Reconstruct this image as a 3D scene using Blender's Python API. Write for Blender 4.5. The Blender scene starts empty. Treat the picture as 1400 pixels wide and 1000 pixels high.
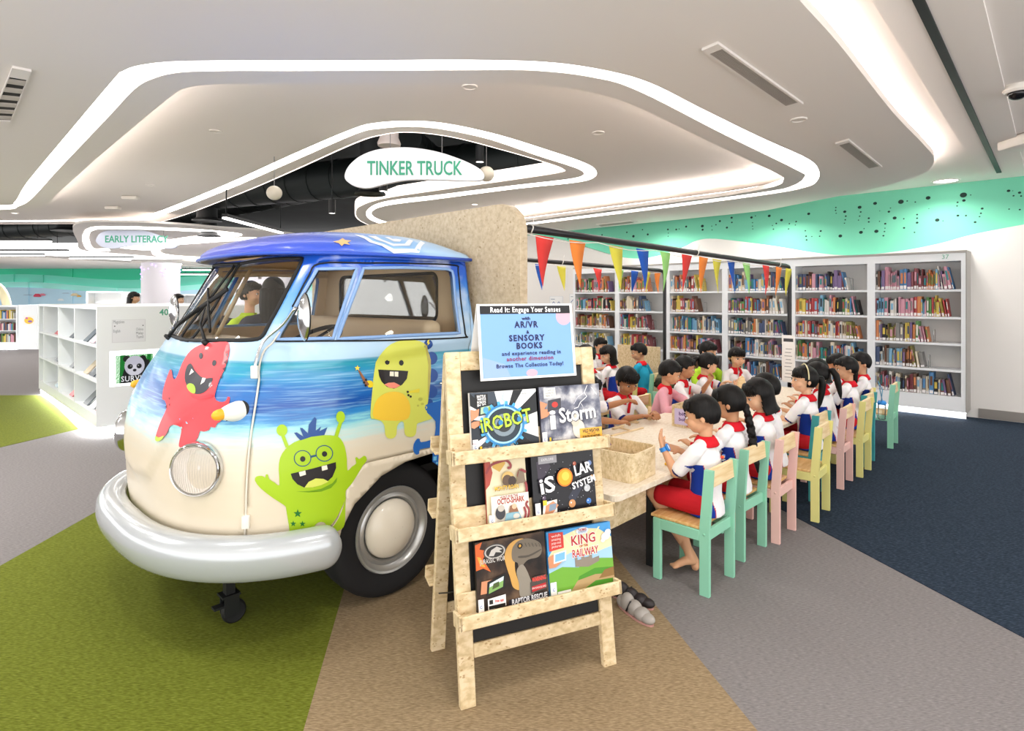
import bpy, bmesh, math, random
from mathutils import Vector, Matrix
from mathutils.geometry import delaunay_2d_cdt
SC = bpy.context.scene
COL = SC.collection
PI = math.pi
R = math.radians
rnd = random.Random(7)

# ---------------------------------------------------------------- camera, world, exposure, main lamps
EYE = 1.5
cam_d = bpy.data.cameras.new('camera')
cam = bpy.data.objects.new('camera', cam_d)
COL.objects.link(cam)
cam.location = (0, 0, EYE)
cam.rotation_euler = (PI/2, 0, 0)
cam_d.sensor_width = 36
cam_d.lens = 800/1400*36
cam_d.shift_y = -93/1400
cam_d.clip_start = 0.05
cam_d.clip_end = 200
SC.camera = cam
SC.view_settings.view_transform = 'Standard'
SC.view_settings.look = 'None'
SC.view_settings.gamma = 1
SC.view_settings.exposure = 0.0
w = bpy.data.worlds.new('hall_light')
SC.world = w
w.use_nodes = True
w.node_tree.nodes['Background'].inputs[0].default_value = (1.0, 0.99, 0.98, 1)
w.node_tree.nodes['Background'].inputs[1].default_value = 3.0
SC.cycles.max_bounces = 6
SC.cycles.diffuse_bounces = 4
SC.cycles.glossy_bounces = 3
SC.cycles.transmission_bounces = 6
SC.cycles.transparent_max_bounces = 8
SC.cycles.caustics_reflective = False
SC.cycles.caustics_refractive = False
SC.cycles.sample_clamp_indirect = 6

# the room's own axes: a runs from the van's nose to the book wall, b runs to the left along that wall
TH = R(46)
CU, SU = math.cos(TH), math.sin(TH)
def W(a, b, z=0.0):
    return Vector((a*CU - b*SU, a*SU + b*CU, z))
def AB(x, y):
    return (x*CU + y*SU, -x*SU + y*CU)
def at_z(px, py, z):
    Y = 800*(EYE - z)/(py - 407)
    return Vector(((px - 700)/800*Y, Y, z))
def at_Y(px, py, Y):
    return Vector(((px-700)/800*Y, Y, EYE - (py-407)/800*Y))
def on_a(px, a):
    k = (px-700)/800
    Y = a/(k*CU + SU)
    return Y, Y*(CU - k*SU)
RZ = TH

def area_lamp(name, loc, size, power, color=(1, .97, .93), size_y=None, rot=(0, 0, 0), spread=PI):
    d = bpy.data.lights.new(name, 'AREA')
    d.energy = power
    d.color = color
    d.shape = 'RECTANGLE' if size_y else 'DISK'
    d.size = size
    if size_y: d.size_y = size_y
    d.spread = spread
    o = bpy.data.objects.new(name, d)
    COL.objects.link(o)
    o.location = loc
    o.rotation_euler = rot
    return o
# ceiling downlights plus fill lamps added over the left side (position a, b; height; watts)
DOWN = [(2.3, .3, 2.83, 46), (3.9, -1.2, 2.83, 46), (6.0, 0.4, 2.83, 46), (7.2, 2.6, 2.97, 34), (5.2, 3.4, 2.97, 40), (3.6, 3.0, 2.97, 40),
        (1.2, 1.0, 2.83, 46), (.2, 2.8, 2.83, 40), (-.8, 4.6, 2.83, 40), (7.8, 4.8, 2.97, 34), (1.0, -1.6, 2.83, 36), (-1.2, .6, 2.83, 30), (-.5, 6.2, 2.83, 190), (.5, 8.6, 2.83, 130), (-1.6, 4.9, 2.83, 120),  # last three are added fill for the left floor and shelf end panel
        (8.9, 1.25, 2.94, 60), (8.9, -.6, 2.94, 60), (8.9, 3.2, 2.83, 50), (8.9, 5.2, 2.83, 50)]
for (a_, b_, z_, p_) in DOWN:
    area_lamp('downlight_and_fill_lamp', W(a_, b_, z_-.03), .35, p_*.3, spread=R(150))

# ---------------------------------------------------------------- materials
MATS = {}
def lin(c):
    if isinstance(c, str):
        c = tuple(int(c[i:i+2], 16)/255 for i in (0, 2, 4))
    return tuple((x/12.92 if x <= .04045 else ((x+.055)/1.055)**2.4) for x in c[:3]) + (1,)
def mat(name, color, rough=.6, metal=0.0, spec=.4, emit=None, estr=0.0, alpha=None, coat=0.0, bump=None):
    if name in MATS: return MATS[name]
    m = bpy.data.materials.new(name)
    m.use_nodes = True
    nt = m.node_tree
    p = nt.nodes['Principled BSDF']
    c = lin(color)
    p.inputs['Base Color'].default_value = c
    p.inputs['Roughness'].default_value = rough
    p.inputs['Metallic'].default_value = metal
    p.inputs['Specular IOR Level'].default_value = spec
    if coat: p.inputs['Coat Weight'].default_value = coat
    if emit is not None:
        p.inputs['Emission Color'].default_value = lin(emit)
        p.inputs['Emission Strength'].default_value = estr
    if bump:
        n = nt.nodes.new('ShaderNodeTexNoise'); n.inputs['Scale'].default_value = bump[0]
        n.inputs['Detail'].default_value = 3
        tc = nt.nodes.new('ShaderNodeTexCoord')
        nt.links.new(tc.outputs['Object'], n.inputs['Vector'])
        b = nt.nodes.new('ShaderNodeBump'); b.inputs['Strength'].default_value = bump[1]; b.inputs['Distance'].default_value = .01
        nt.links.new(n.outputs['Fac'], b.inputs['Height']); nt.links.new(b.outputs['Normal'], p.inputs['Normal'])
        # a slight mottling of the base colour as well
        mx = nt.nodes.new('ShaderNodeMixRGB'); mx.blend_type = 'MULTIPLY'; mx.inputs[0].default_value = .12
        mx.inputs[1].default_value = c
        nt.links.new(n.outputs['Color'], mx.inputs[2]); nt.links.new(mx.outputs[0], p.inputs['Base Color'])
    m.diffuse_color = c
    MATS[name] = m
    return m
def glass_mat(name, tint=(1, 1, 1), mix=.12, rough=.0):
    if name in MATS: return MATS[name]
    m = bpy.data.materials.new(name); m.use_nodes = True
    nt = m.node_tree; nt.nodes.clear()
    o = nt.nodes.new('ShaderNodeOutputMaterial'); t = nt.nodes.new('ShaderNodeBsdfTransparent'); g = nt.nodes.new('ShaderNodeBsdfGlossy')
    t.inputs[0].default_value = tuple(tint) + (1,); g.inputs['Roughness'].default_value = rough
    fr = nt.nodes.new('ShaderNodeFresnel'); fr.inputs[0].default_value = 1.45
    mth = nt.nodes.new('ShaderNodeMath'); mth.operation = 'MULTIPLY_ADD'; mth.inputs[1].default_value = .8; mth.inputs[2].default_value = mix*.3
    mx = nt.nodes.new('ShaderNodeMixShader')
    nt.links.new(fr.outputs[0], mth.inputs[0]); nt.links.new(mth.outputs[0], mx.inputs[0])
    nt.links.new(t.outputs[0], mx.inputs[1]); nt.links.new(g.outputs[0], mx.inputs[2]); nt.links.new(mx.outputs[0], o.inputs[0])
    MATS[name] = m
    return m
def noise_mat(name, cols, scale=60, rough=.9, stretch=(1, 1, 1), rot=0, detail=4, contrast=(.35, .65), bump=.2, bdist=.004, fleck=None, spec=.3):
    """two or three colours mixed by a stretched noise; fleck = (colour, scale, threshold)"""
    if name in MATS: return MATS[name]
    m = bpy.data.materials.new(name); m.use_nodes = True
    nt = m.node_tree; p = nt.nodes['Principled BSDF']
    p.inputs['Roughness'].default_value = rough; p.inputs['Specular IOR Level'].default_value = spec
    tc = nt.nodes.new('ShaderNodeTexCoord'); mp = nt.nodes.new('ShaderNodeMapping')
    mp.inputs['Scale'].default_value = stretch; mp.inputs['Rotation'].default_value = (0, 0, rot)
    nt.links.new(tc.outputs['Object'], mp.inputs[0])
    n = nt.nodes.new('ShaderNodeTexNoise'); n.inputs['Scale'].default_value = scale; n.inputs['Detail'].default_value = detail
    nt.links.new(mp.outputs[0], n.inputs['Vector'])
    r = nt.nodes.new('ShaderNodeValToRGB'); nt.links.new(n.outputs['Fac'], r.inputs[0])
    e = r.color_ramp.elements
    e[0].position = contrast[0]; e[0].color = lin(cols[0]); e[1].position = contrast[1]; e[1].color = lin(cols[-1])
    if len(cols) == 3:
        x = e.new((contrast[0]+contrast[1])/2); x.color = lin(cols[1])
    out = r.outputs[0]
    if fleck:
        v = nt.nodes.new('ShaderNodeTexVoronoi'); v.inputs['Scale'].default_value = fleck[1]; nt.links.new(mp.outputs[0], v.inputs['Vector'])
        v.inputs['Randomness'].default_value = 1
        n2 = nt.nodes.new('ShaderNodeTexNoise'); n2.inputs['Scale'].default_value = fleck[1]*.35; nt.links.new(mp.outputs[0], n2.inputs['Vector'])
        c1 = nt.nodes.new('ShaderNodeMath'); c1.operation = 'GREATER_THAN'; c1.inputs[1].default_value = fleck[2]; nt.links.new(n2.outputs['Fac'], c1.inputs[0])
        c2 = nt.nodes.new('ShaderNodeMath'); c2.operation = 'LESS_THAN'; c2.inputs[1].default_value = .32; nt.links.new(v.outputs['Distance'], c2.inputs[0])
        c3 = nt.nodes.new('ShaderNodeMath'); c3.operation = 'MULTIPLY'; nt.links.new(c1.outputs[0], c3.inputs[0]); nt.links.new(c2.outputs[0], c3.inputs[1])
        c4 = nt.nodes.new('ShaderNodeMath'); c4.operation = 'MULTIPLY'; c4.inputs[1].default_value = .75; nt.links.new(c3.outputs[0], c4.inputs[0])
        mx = nt.nodes.new('ShaderNodeMixRGB'); mx.inputs[2].default_value = lin(fleck[0])
        nt.links.new(c4.outputs[0], mx.inputs[0]); nt.links.new(out, mx.inputs[1]); out = mx.outputs[0]
    nt.links.new(out, p.inputs['Base Color'])
    if bump:
        b = nt.nodes.new('ShaderNodeBump'); b.inputs['Strength'].default_value = bump; b.inputs['Distance'].default_value = bdist
        nt.links.new(n.outputs['Fac'], b.inputs['Height']); nt.links.new(b.outputs['Normal'], p.inputs['Normal'])
    MATS[name] = m
    return m

WHITE = mat('white_paint', 'ece9e6', .55)
CEIL = mat('ceiling_paint', 'ebe4de', .8)
BLACK = mat('black_paint', '16181a', .5)
LAMINATE = mat('white_laminate', 'e9edf0', .35)
EM = mat('strip_light', 'ffffff', emit='fffaf5', estr=5.5)
EMC = mat('cove_light', 'ffffff', emit='fff2ea', estr=30)
OSB = noise_mat('strand_board', ('c3ac84', 'd4bf98', 'dfccaa'), scale=26, stretch=(1, 3.2, 1.6), detail=6, contrast=(.36, .62), rough=.55, bump=.1, fleck=('a5855a', 55, .57))
SKINCOLS = ['c08a68', 'cf9c78', 'b97f5c', 'd6a684', 'a87250']

# ---------------------------------------------------------------- mesh helpers
def link(name, bm, m=None, parent=None, smooth=False, loc=None, rot=None, mats=None, auto=None):
    me = bpy.data.meshes.new(name)
    bmesh.ops.recalc_face_normals(bm, faces=bm.faces)
    bm.to_mesh(me); bm.free()
    if mats:
        for x in mats: me.materials.append(x)
    elif m: me.materials.append(m)
    if smooth:
        for p in me.polygons: p.use_smooth = True
    if auto:
        me.shade_smooth() if hasattr(me, 'shade_smooth') else None
        for p in me.polygons: p.use_smooth = True
        try: me.set_sharp_from_angle(angle=R(auto))
        except Exception: pass
    o = bpy.data.objects.new(name, me)
    COL.objects.link(o)
    if parent: o.parent = parent
    if loc is not None: o.location = loc
    if rot is not None: o.rotation_euler = rot
    return o
def thing(name, label, cat, loc=(0, 0, 0), rz=0.0, group=None, rot=None):
    o = bpy.data.objects.new(name, None)
    o.empty_display_size = .1
    COL.objects.link(o)
    o.location = loc
    o.rotation_euler = rot if rot else (0, 0, rz)
    o['label'] = label; o['category'] = cat
    if group: o['group'] = group
    return o
def tag(o, label, cat, group=None, kind=None):
    o['label'] = label; o['category'] = cat
    if group: o['group'] = group
    if kind: o['kind'] = kind
    return o
def struct(o, label=None):
    o['kind'] = 'structure'
    if label: o['label'] = label
    return o
def copy_tree(o, parent=None):
    c = o.copy(); COL.objects.link(c)
    if parent: c.parent = parent
    for ch in list(o.children): copy_tree(ch, c)
    return c
def BM(): return bmesh.new()
def box(bm, lo, hi, mi=0, M=None):
    vs = [bm.verts.new((x, y, z)) for x in (lo[0], hi[0]) for y in (lo[1], hi[1]) for z in (lo[2], hi[2])]
    if M is not None:
        for v in vs: v.co = M @ v.co
    for f in ((0, 1, 3, 2), (4, 6, 7, 5), (0, 4, 5, 1), (2, 3, 7, 6), (0, 2, 6, 4), (1, 5, 7, 3)):
        fc = bm.faces.new([vs[i] for i in f]); fc.material_index = mi
    return vs
def bbox(bm, lo, hi, r=.01, seg=2, mi=0, M=None):
    """box with rounded edges"""
    t = bmesh.new(); box(t, lo, hi)
    bmesh.ops.recalc_face_normals(t, faces=t.faces)
    bmesh.ops.bevel(t, geom=list(t.edges), offset=r, segments=seg, affect='EDGES', profile=.5)
    merge(bm, t, M, mi)
def merge(bm, t, M=None, mi=0):
    mp = {}
    for v in t.verts: mp[v] = bm.verts.new(M @ v.co if M is not None else v.co)
    for f in t.faces:
        try:
            n = bm.faces.new([mp[v] for v in f.verts]); n.material_index = mi or f.material_index; n.smooth = f.smooth
        except ValueError: pass
    t.free()
def tube(bm, pts, r, n=10, cap=True, mi=0, flat=None):
    pts = [Vector(p) for p in pts]
    rs = r if isinstance(r, (list, tuple)) else [r]*len(pts)
    rings = []
    up = None
    for i, p in enumerate(pts):
        d = (pts[min(i+1, len(pts)-1)] - pts[max(i-1, 0)])
        if d.length < 1e-9: d = Vector((0, 0, 1))
        d.normalize()
        if up is None:
            up = Vector((0, 0, 1)) if abs(d.z) < .9 else Vector((1, 0, 0))
        sx = d.cross(up)
        if sx.length < 1e-6: sx = d.orthogonal()
        sx.normalize(); up = sx.cross(d).normalized()
        f = flat or 1.0
        rings.append([bm.verts.new(p + (sx*math.cos(2*PI*k/n) + up*f*math.sin(2*PI*k/n))*rs[i]) for k in range(n)])
    for i in range(len(rings)-1):
        for k in range(n):
            f = bm.faces.new((rings[i][k], rings[i][(k+1) % n], rings[i+1][(k+1) % n], rings[i+1][k])); f.smooth = True; f.material_index = mi
    if cap:
        f = bm.faces.new(list(reversed(rings[0]))); f.material_index = mi
        f = bm.faces.new(rings[-1]); f.material_index = mi
    return rings
def closed_tube(bm, pts, r, n=8, normals=None, rx=None, mi=0):
    """tube round a closed path; normals = an outward direction at each point for flattened sections"""
    pts = [Vector(p) for p in pts]; N = len(pts); rings = []
    for i, p in enumerate(pts):
        d = (pts[(i+1) % N] - pts[i-1]).normalized()
        up = Vector(normals[i]) if normals else Vector((0, 0, 1))
        sx = d.cross(up)
        if sx.length < 1e-6: sx = d.orthogonal()
        sx.normalize(); up = sx.cross(d).normalized()
        rings.append([bm.verts.new(p + sx*math.cos(2*PI*k/n)*(rx or r) + up*r*math.sin(2*PI*k/n)) for k in range(n)])
    for i in range(N):
        a, b = rings[i], rings[(i+1) % N]
        for k in range(n):
            f = bm.faces.new((a[k], a[(k+1) % n], b[(k+1) % n], b[k])); f.smooth = True; f.material_index = mi
def lathe(bm, prof, n=24, M=None, mi=0, smooth=True, cap=True):
    """profile of (radius, height) turned round local z"""
    rings = []
    for (r, z) in prof:
        if r < 1e-6:
            v = bm.verts.new((0, 0, z) if M is None else M @ Vector((0, 0, z))); rings.append([v])
        else:
            ring = []
            for k in range(n):
                c = Vector((r*math.cos(2*PI*k/n), r*math.sin(2*PI*k/n), z))
                ring.append(bm.verts.new(M @ c if M is not None else c))
            rings.append(ring)
    for i in range(len(rings)-1):
        a, b = rings[i], rings[i+1]
        for k in range(n):
            if len(a) == 1 and len(b) == 1: continue
            if len(a) == 1: vs = (a[0], b[(k+1) % n], b[k])
            elif len(b) == 1: vs = (a[k], a[(k+1) % n], b[0])
            else: vs = (a[k], a[(k+1) % n], b[(k+1) % n], b[k])
            f = bm.faces.new(vs); f.smooth = smooth; f.material_index = mi
    if cap:
        if len(rings[0]) > 1: f = bm.faces.new(list(reversed(rings[0]))); f.material_index = mi
        if len(rings[-1]) > 1: f = bm.faces.new(rings[-1]); f.material_index = mi
def ellipsoid(bm, c, r, M=None, u=20, v=14, mi=0):
    t = bmesh.new()
    bmesh.ops.create_uvsphere(t, u_segments=u, v_segments=v, radius=1)
    for x in t.verts: x.co = Vector((x.co.x*r[0], x.co.y*r[1], x.co.z*r[2]))
    for f in t.faces: f.smooth = True
    T = Matrix.Translation(c)
    merge(bm, t, (M @ T) if M is not None else T, mi)
def tri_poly(outer, holes=()):
    """triangulate polygon with holes -> (points2d, faces)"""
    pts = []; edges = []
    for lp in [outer] + list(holes):
        s = len(pts); pts += [Vector((p[0], p[1])) for p in lp]
        edges += [(s+i, s+(i+1) % len(lp)) for i in range(len(lp))]
    vs, es, fs, *_ = delaunay_2d_cdt(pts, edges, [], 0, 1e-6)
    def inside(p, lp):
        c = False; j = len(lp)-1
        for i in range(len(lp)):
            xi, yi = lp[i][0], lp[i][1]; xj, yj = lp[j][0], lp[j][1]
            if (yi > p[1]) != (yj > p[1]) and p[0] < (xj-xi)*(p[1]-yi)/(yj-yi)+xi: c = not c
            j = i
        return c
    out = []
    for f in fs:
        c = sum((vs[i] for i in f), Vector((0, 0)))/len(f)
        if inside(c, outer) and not any(inside(c, h) for h in holes): out.append(f)
    return vs, out
def slab(bm, outer, z0, z1, holes=(), M=None, mi=0, side_mi=None):
    """vertical prism of a plan outline (with holes)"""
    side_mi = mi if side_mi is None else side_mi
    vs, fs = tri_poly(outer, holes)
    f3 = (lambda x, y, z: M @ Vector((x, y, z))) if M is not None else (lambda x, y, z: Vector((x, y, z)))
    lo = [bm.verts.new(f3(v.x, v.y, z0)) for v in vs]; hi = [bm.verts.new(f3(v.x, v.y, z1)) for v in vs]
    for f in fs:
        bm.faces.new([lo[i] for i in reversed(f)]).material_index = mi
        bm.faces.new([hi[i] for i in f]).material_index = mi
    cnt = {}
    for f in fs:
        for i in range(len(f)):
            e = (f[i], f[(i+1) % len(f)]); k = tuple(sorted(e)); cnt.setdefault(k, []).append(e)
    for k, l in cnt.items():
        if len(l) == 1:
            a, b = l[0]
            bm.faces.new((lo[a], lo[b], hi[b], hi[a])).material_index = side_mi
def spline(pts, closed=False, n=6):
    out = []; N = len(pts)
    rng = range(N if closed else N-1)
    dim = len(pts[0])
    for i in rng:
        g = (lambda k: pts[k % N]) if closed else (lambda k: pts[max(0, min(N-1, k))])
        p0, p1, p2, p3 = g(i-1), g(i), g(i+1), g(i+2)
        for s in range(n):
            t = s/n
            out.append(tuple(.5*((2*p1[d]) + (-p0[d]+p2[d])*t + (2*p0[d]-5*p1[d]+4*p2[d]-p3[d])*t*t + (-p0[d]+3*p1[d]-3*p2[d]+p3[d])*t**3) for d in range(dim)))
    if not closed: out.append(tuple(pts[-1]))
    return out
def offset_path(path, d, closed=False):
    out = []; N = len(path)
    for i in range(N):
        a = path[i-1] if (i > 0 or closed) else path[i]; b = path[(i+1) % N] if (i < N-1 or closed) else path[i]
        dx, dy = b[0]-a[0], b[1]-a[1]; L = math.hypot(dx, dy) or 1
        out.append((path[i][0]-dy/L*d, path[i][1]+dx/L*d))
    return out
SCRATCH = bpy.data.scenes.new('scratch')
def scratch_mesh(o):
    vl = SCRATCH.view_layers[0]; vl.update(); dg = vl.depsgraph
    return bpy.data.meshes.new_from_object(o.evaluated_get(dg))
def text_obj(name, s, size, m, parent, M, extrude=.001, align='CENTER', bold=0.0, spacing=1.0, width=None, shear=0.0):
    """lettering as a mesh; M places its local xy plane"""
    c = bpy.data.curves.new(name, 'FONT'); c.body = s; c.size = size; c.extrude = extrude; c.align_x = align; c.align_y = 'CENTER'
    c.offset = bold; c.space_character = spacing; c.resolution_u = 3; c.shear = shear
    t = bpy.data.objects.new(name, c); SCRATCH.collection.objects.link(t)
    me = scratch_mesh(t)
    bpy.data.objects.remove(t); bpy.data.curves.remove(c)
    if width:
        xs = [v.co.x for v in me.vertices]
        if xs:
            k = width/(max(xs)-min(xs)); cx = (max(xs)+min(xs))/2
            for v in me.vertices: v.co.x = (v.co.x-(cx if align == 'CENTER' else 0))*k
    me.transform(M)
    me.materials.clear(); me.materials.append(m)
    me.name = name
    o = bpy.data.objects.new(name, me); COL.objects.link(o)
    if parent: o.parent = parent
    return o
def face_M(origin, xdir, ydir):
    x = Vector(xdir).normalized(); y = Vector(ydir).normalized(); z = x.cross(y)
    M = Matrix.Identity(4)
    for i in range(3):
        M[i][0] = x[i]; M[i][1] = y[i]; M[i][2] = z[i]; M[i][3] = origin[i]
    return M
ORD = ['first', 'second', 'third', 'fourth', 'fifth', 'sixth', 'seventh', 'eighth', 'ninth', 'tenth', 'eleventh', 'twelfth', 'thirteenth', 'fourteenth', 'fifteenth', 'sixteenth', 'seventeenth', 'eighteenth', 'nineteenth', 'twentieth'] + ['twenty-'+x for x in ['first', 'second', 'third', 'fourth', 'fifth', 'sixth', 'seventh', 'eighth', 'ninth']] + ['thirtieth'] + ['thirty-'+x for x in ['first', 'second', 'third', 'fourth', 'fifth', 'sixth', 'seventh', 'eighth', 'ninth']]
# ================================================================ the setting
def fl(px, py):
    v = at_z(px, py, 0); return (v.x, v.y)
def xline(p, q, r, s):
    x1, y1, x2, y2, x3, y3, x4, y4 = *p, *q, *r, *s
    d = (x1-x2)*(y3-y4)-(y1-y2)*(x3-x4)
    a = x1*y2-y1*x2; b = x3*y4-y3*x4
    return ((a*(x3-x4)-(x1-x2)*b)/d, (a*(y3-y4)-(y1-y2)*b)/d)
def ext(p, q, t): return (p[0]+(q[0]-p[0])*t, p[1]+(q[1]-p[1])*t)
def carpet(name, c1, c2, c3, rot=0):
    return noise_mat(name, (c1, c2, c3), scale=46, stretch=(1, 5.5, 1), rot=rot, detail=5, contrast=(.3, .72), rough=.95, bump=.5, bdist=.004, spec=.1)
GREY_C = carpet('grey_carpet', '6b6768', '7d7979', '8d8989')
GREEN_C = carpet('green_carpet', '4e5518', '646c22', '7b8336', .5)
TAN_C = carpet('tan_carpet', '756249', '8e7b60', 'a59274', .35)
NAVY_C = carpet('navy_carpet', '1a212b', '283341', '3f4d5e', .8)
bm = BM(); slab(bm, [(-30, -.6), (12, -.6), (16, 4), (16, 30), (-30, 30)], -.1, 0)
struct(link('floor', bm, GREY_C))
L1 = (fl(415, 1000), fl(468, 815)); L2 = (fl(0, 775), fl(150, 690)); L3 = (fl(1035, 1000), fl(885, 815)); L4 = (fl(1400, 873), fl(1115, 722))
apex = xline(*L1, *L2)
bm = BM(); slab(bm, [apex, ext(L1[1], L1[0], 3.2), ext(L2[1], L2[0], 1.6), (-4, -2)][:2] + [(-3.0, -.6), ext(L2[1], L2[0], 2.2)], 0, .004)
struct(link('floor', bm, GREEN_C))
ap2 = xline(*L1, *L3)
bm = BM(); slab(bm, [ext(L1[1], L1[0], 3.2), apex, (apex[0]+.6, apex[1]+1.0), ap2 if ap2[1] > 2 else (.6, 4.6), ext(L3[1], L3[0], 3.2)], 0, .0038)
struct(link('floor', bm, TAN_C))
c5 = W(9.4, -1.5); c6 = W(9.4, 6.5)
l4b = ext(L4[0], L4[1], 2.6)
bm = BM(); slab(bm, [l4b, ext(L4[1], L4[0], 3.2), (12, 2.0), (c5.x+2, c5.y), (c6.x, c6.y)], 0, .004)
struct(link('floor', bm, NAVY_C))
bm = BM(); slab(bm, [fl(-260, 541), fl(62, 541), fl(107, 587), fl(-160, 650)], 0, .004)
struct(link('floor', bm, GREEN_C))

# ---- ceiling slabs, drawn as closed outlines at their real heights
ZS, ZR = 2.85, 3.09
def cl(pts, z): return [(at_z(x, y, z).x, at_z(x, y, z).y) for x, y in pts]
def smooth_px(pts, z, n=6): return spline(cl(pts, z), False, n)
O1 = smooth_px([(-420, 286), (-150, 284), (0, 281), (20, 276), (36, 251), (95, 180), (155, 109), (167, 98), (188, 90), (231, 84.5), (300, 83), (400, 83), (520, 82.5), (640, 82), (747, 85), (826, 96), (890, 114), (960, 149), (1040, 188), (1104, 217), (1119, 232), (1118, 246), (1102, 256), (1043, 267), (890, 287), (736, 306), (560, 329)], ZS)
I1 = smooth_px([(-420, 289), (-150, 288.5), (0, 287), (26, 282), (43, 272), (76, 236), (112, 198), (150, 158), (184, 122), (211, 107), (247, 99), (310, 97), (400, 97), (520, 96.5), (640, 96), (729, 96.5), (811, 106), (876, 126), (990, 184), (1090, 233), (1100, 242), (1083, 254.5), (1043, 263), (890, 283.5), (736, 303), (560, 326)], ZS)
E1 = smooth_px([(-420, 293), (-150, 292), (0, 291), (43, 286.5), (64, 279), (78, 266), (130, 219), (190, 168), (238, 129), (257, 120), (284, 115.8), (330, 115), (400, 115), (520, 115), (640, 115), (711, 115), (783, 122), (840, 135), (890, 155), (980, 199), (1063, 238), (1071, 246), (1058, 255), (997, 267), (890, 280.5), (740, 299.5), (560, 322)], ZS)
far = W(9.2, 12)
SE = smooth_px([(1020, -90), (1060, -45), (1093, 0), (1150, 64), (1221, 154), (1262, 197), (1277, 217), (1268, 234), (1236, 247), (1179, 262)], ZS)
w1 = W(9.3, 4.0); w2 = W(9.3, 9.5)
def ring(a, b): return list(a) + list(reversed(b))
bm = BM()
slab(bm, [(-16, -5), (1.2, -5)] + SE + [(w1.x+.35, w1.y-.4), (w1.x, w1.y), (w2.x, w2.y)] + list(reversed(O1)), ZS, ZS+.05)
sl = struct(link('ceiling', bm, CEIL))
bm = BM(); slab(bm, ring(O1, I1), ZS+.006, ZS+.05); struct(link('trim_1', bm, EM), 'continuous white light strip of the outer ceiling ring')
bm = BM(); slab(bm, ring(I1, E1), ZS, ZS+.05); struct(link('ceiling', bm, CEIL))
# cove lamp lying on top of the band, throwing light on the raised ceiling
E1b = offset_path(E1, -.05); E1c = offset_path(E1, -.09)
bm = BM(); slab(bm, ring(E1b, E1c), ZS+.052, ZS+.062); struct(link('trim_2', bm, EMC), 'hidden cove lamp above the ceiling band')
# inner strip and the open dark inlet
O2 = smooth_px([(-420, 303), (0, 301.5), (120, 300.5), (180, 299), (215, 290), (300, 256), (400, 211), (480, 177), (515, 168), (560, 165.5), (610, 169), (680, 184), (745, 204), (795, 221), (814, 232), (812, 243), (785, 250), (700, 259), (600, 272), (530, 281), (509, 289), (512, 297), (530, 304), (560, 311)], ZR)
I2 = smooth_px([(-420, 305.2), (0, 303.5), (120, 302.7), (188, 302), (225, 293), (310, 260), (400, 221), (485, 184), (520, 176), (560, 173.5), (605, 177), (670, 191), (735, 213), (782, 228), (797, 235), (795, 241), (770, 246), (700, 254), (600, 266.5), (525, 276), (502, 288), (504, 299), (520, 306), (550, 315)], ZR)
E2 = smooth_px([(-420, 308), (0, 306.5), (120, 306), (195, 306), (240, 298), (330, 264), (400, 234), (480, 198), (520, 185), (560, 181), (620, 188), (690, 206), (745, 222), (769, 231), (764, 236), (700, 246), (600, 260), (522, 272), (492, 282), (486, 289), (488, 298), (500, 306), (530, 318)], ZR)
hole = W(8.6, 9.6)
back = W(9.3, 8.0)
bm = BM(); slab(bm, [(-16, -5), (1.2, -5)] + [(x-.1, y) for x, y in SE] + [(w1.x+.35, w1.y-.4), (w1.x, w1.y), (w2.x, w2.y)] + list(reversed(O2)), ZR, ZR+.04)
struct(link('ceiling', bm, CEIL))
bm = BM(); slab(bm, ring(O2, I2), ZR+.004, ZR+.04); struct(link('trim_3', bm, EM), 'white light strip round the dark ceiling inlet')
bm = BM(); slab(bm, ring(I2, E2), ZR, ZR+.05); struct(link('ceiling', bm, CEIL))
# lit upstand round the inlet
bm = BM()
for i in range(len(E2)-1):
    a, b = E2[i], E2[i+1]
    q = [bm.verts.new((a[0], a[1], ZR)), bm.verts.new((b[0], b[1], ZR)), bm.verts.new((b[0], b[1], ZR+.16)), bm.verts.new((a[0], a[1], ZR+.16))]
    bm.faces.new(q)
o = link('trim_4', bm, mat('upstand_light', 'ffffff', emit='fff0e6', estr=1.6)); struct(o, 'glowing upstand round the dark ceiling inlet')
md = o.modifiers.new('s', 'SOLIDIFY'); md.thickness = .02; md.offset = 0
# raised ceiling over everything on the right and behind
bm = BM(); slab(bm, [(.6, -5)] + [(x-.45, y-.12) for x, y in SE] + [(w1.x-1.2, w1.y+.6), (w1.x+2, w1.y+2), (16, 3), (16, -5)], 2.98, 3.05)
struct(link('ceiling', bm, CEIL))
SE1 = offset_path(SE, .06); SE2 = offset_path(SE, .12)
bm = BM(); slab(bm, ring(SE1, SE2), ZS+.052, ZS+.066); struct(link('trim_5', bm, EMC), 'hidden cove lamp along the right ceiling edge')
# dark slot diffuser and its flat border
def lineM(p, q, z): 
    a = at_z(*p, z); b = at_z(*q, z); return a, b
def strip_px(p, q, w_, z0, z1, name, m, e0=1.6, e1=1.0):
    a, b = lineM(p, q, z1); a2 = a + (a-b)*e0; b2 = a + (b-a)*e1
    d = (b2-a2).normalized(); n = Vector((-d.y, d.x, 0))*w_/2
    bm = BM(); slab(bm, [(a2+n)[:2], (b2+n)[:2], (b2-n)[:2], (a2-n)[:2]], z0, z1); return link(name, bm, m)
struct(strip_px((1296, 60), (1371, 236), .40, 2.955, 2.98, 'trim_6', CEIL), 'flat border of the slot diffuser')
o = strip_px((1285, 60), (1366, 235), .045, 2.945, 2.96, 'slot_diffuser', BLACK); tag(o, 'long black slot diffuser line in the ceiling at the right', 'vent')
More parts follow.
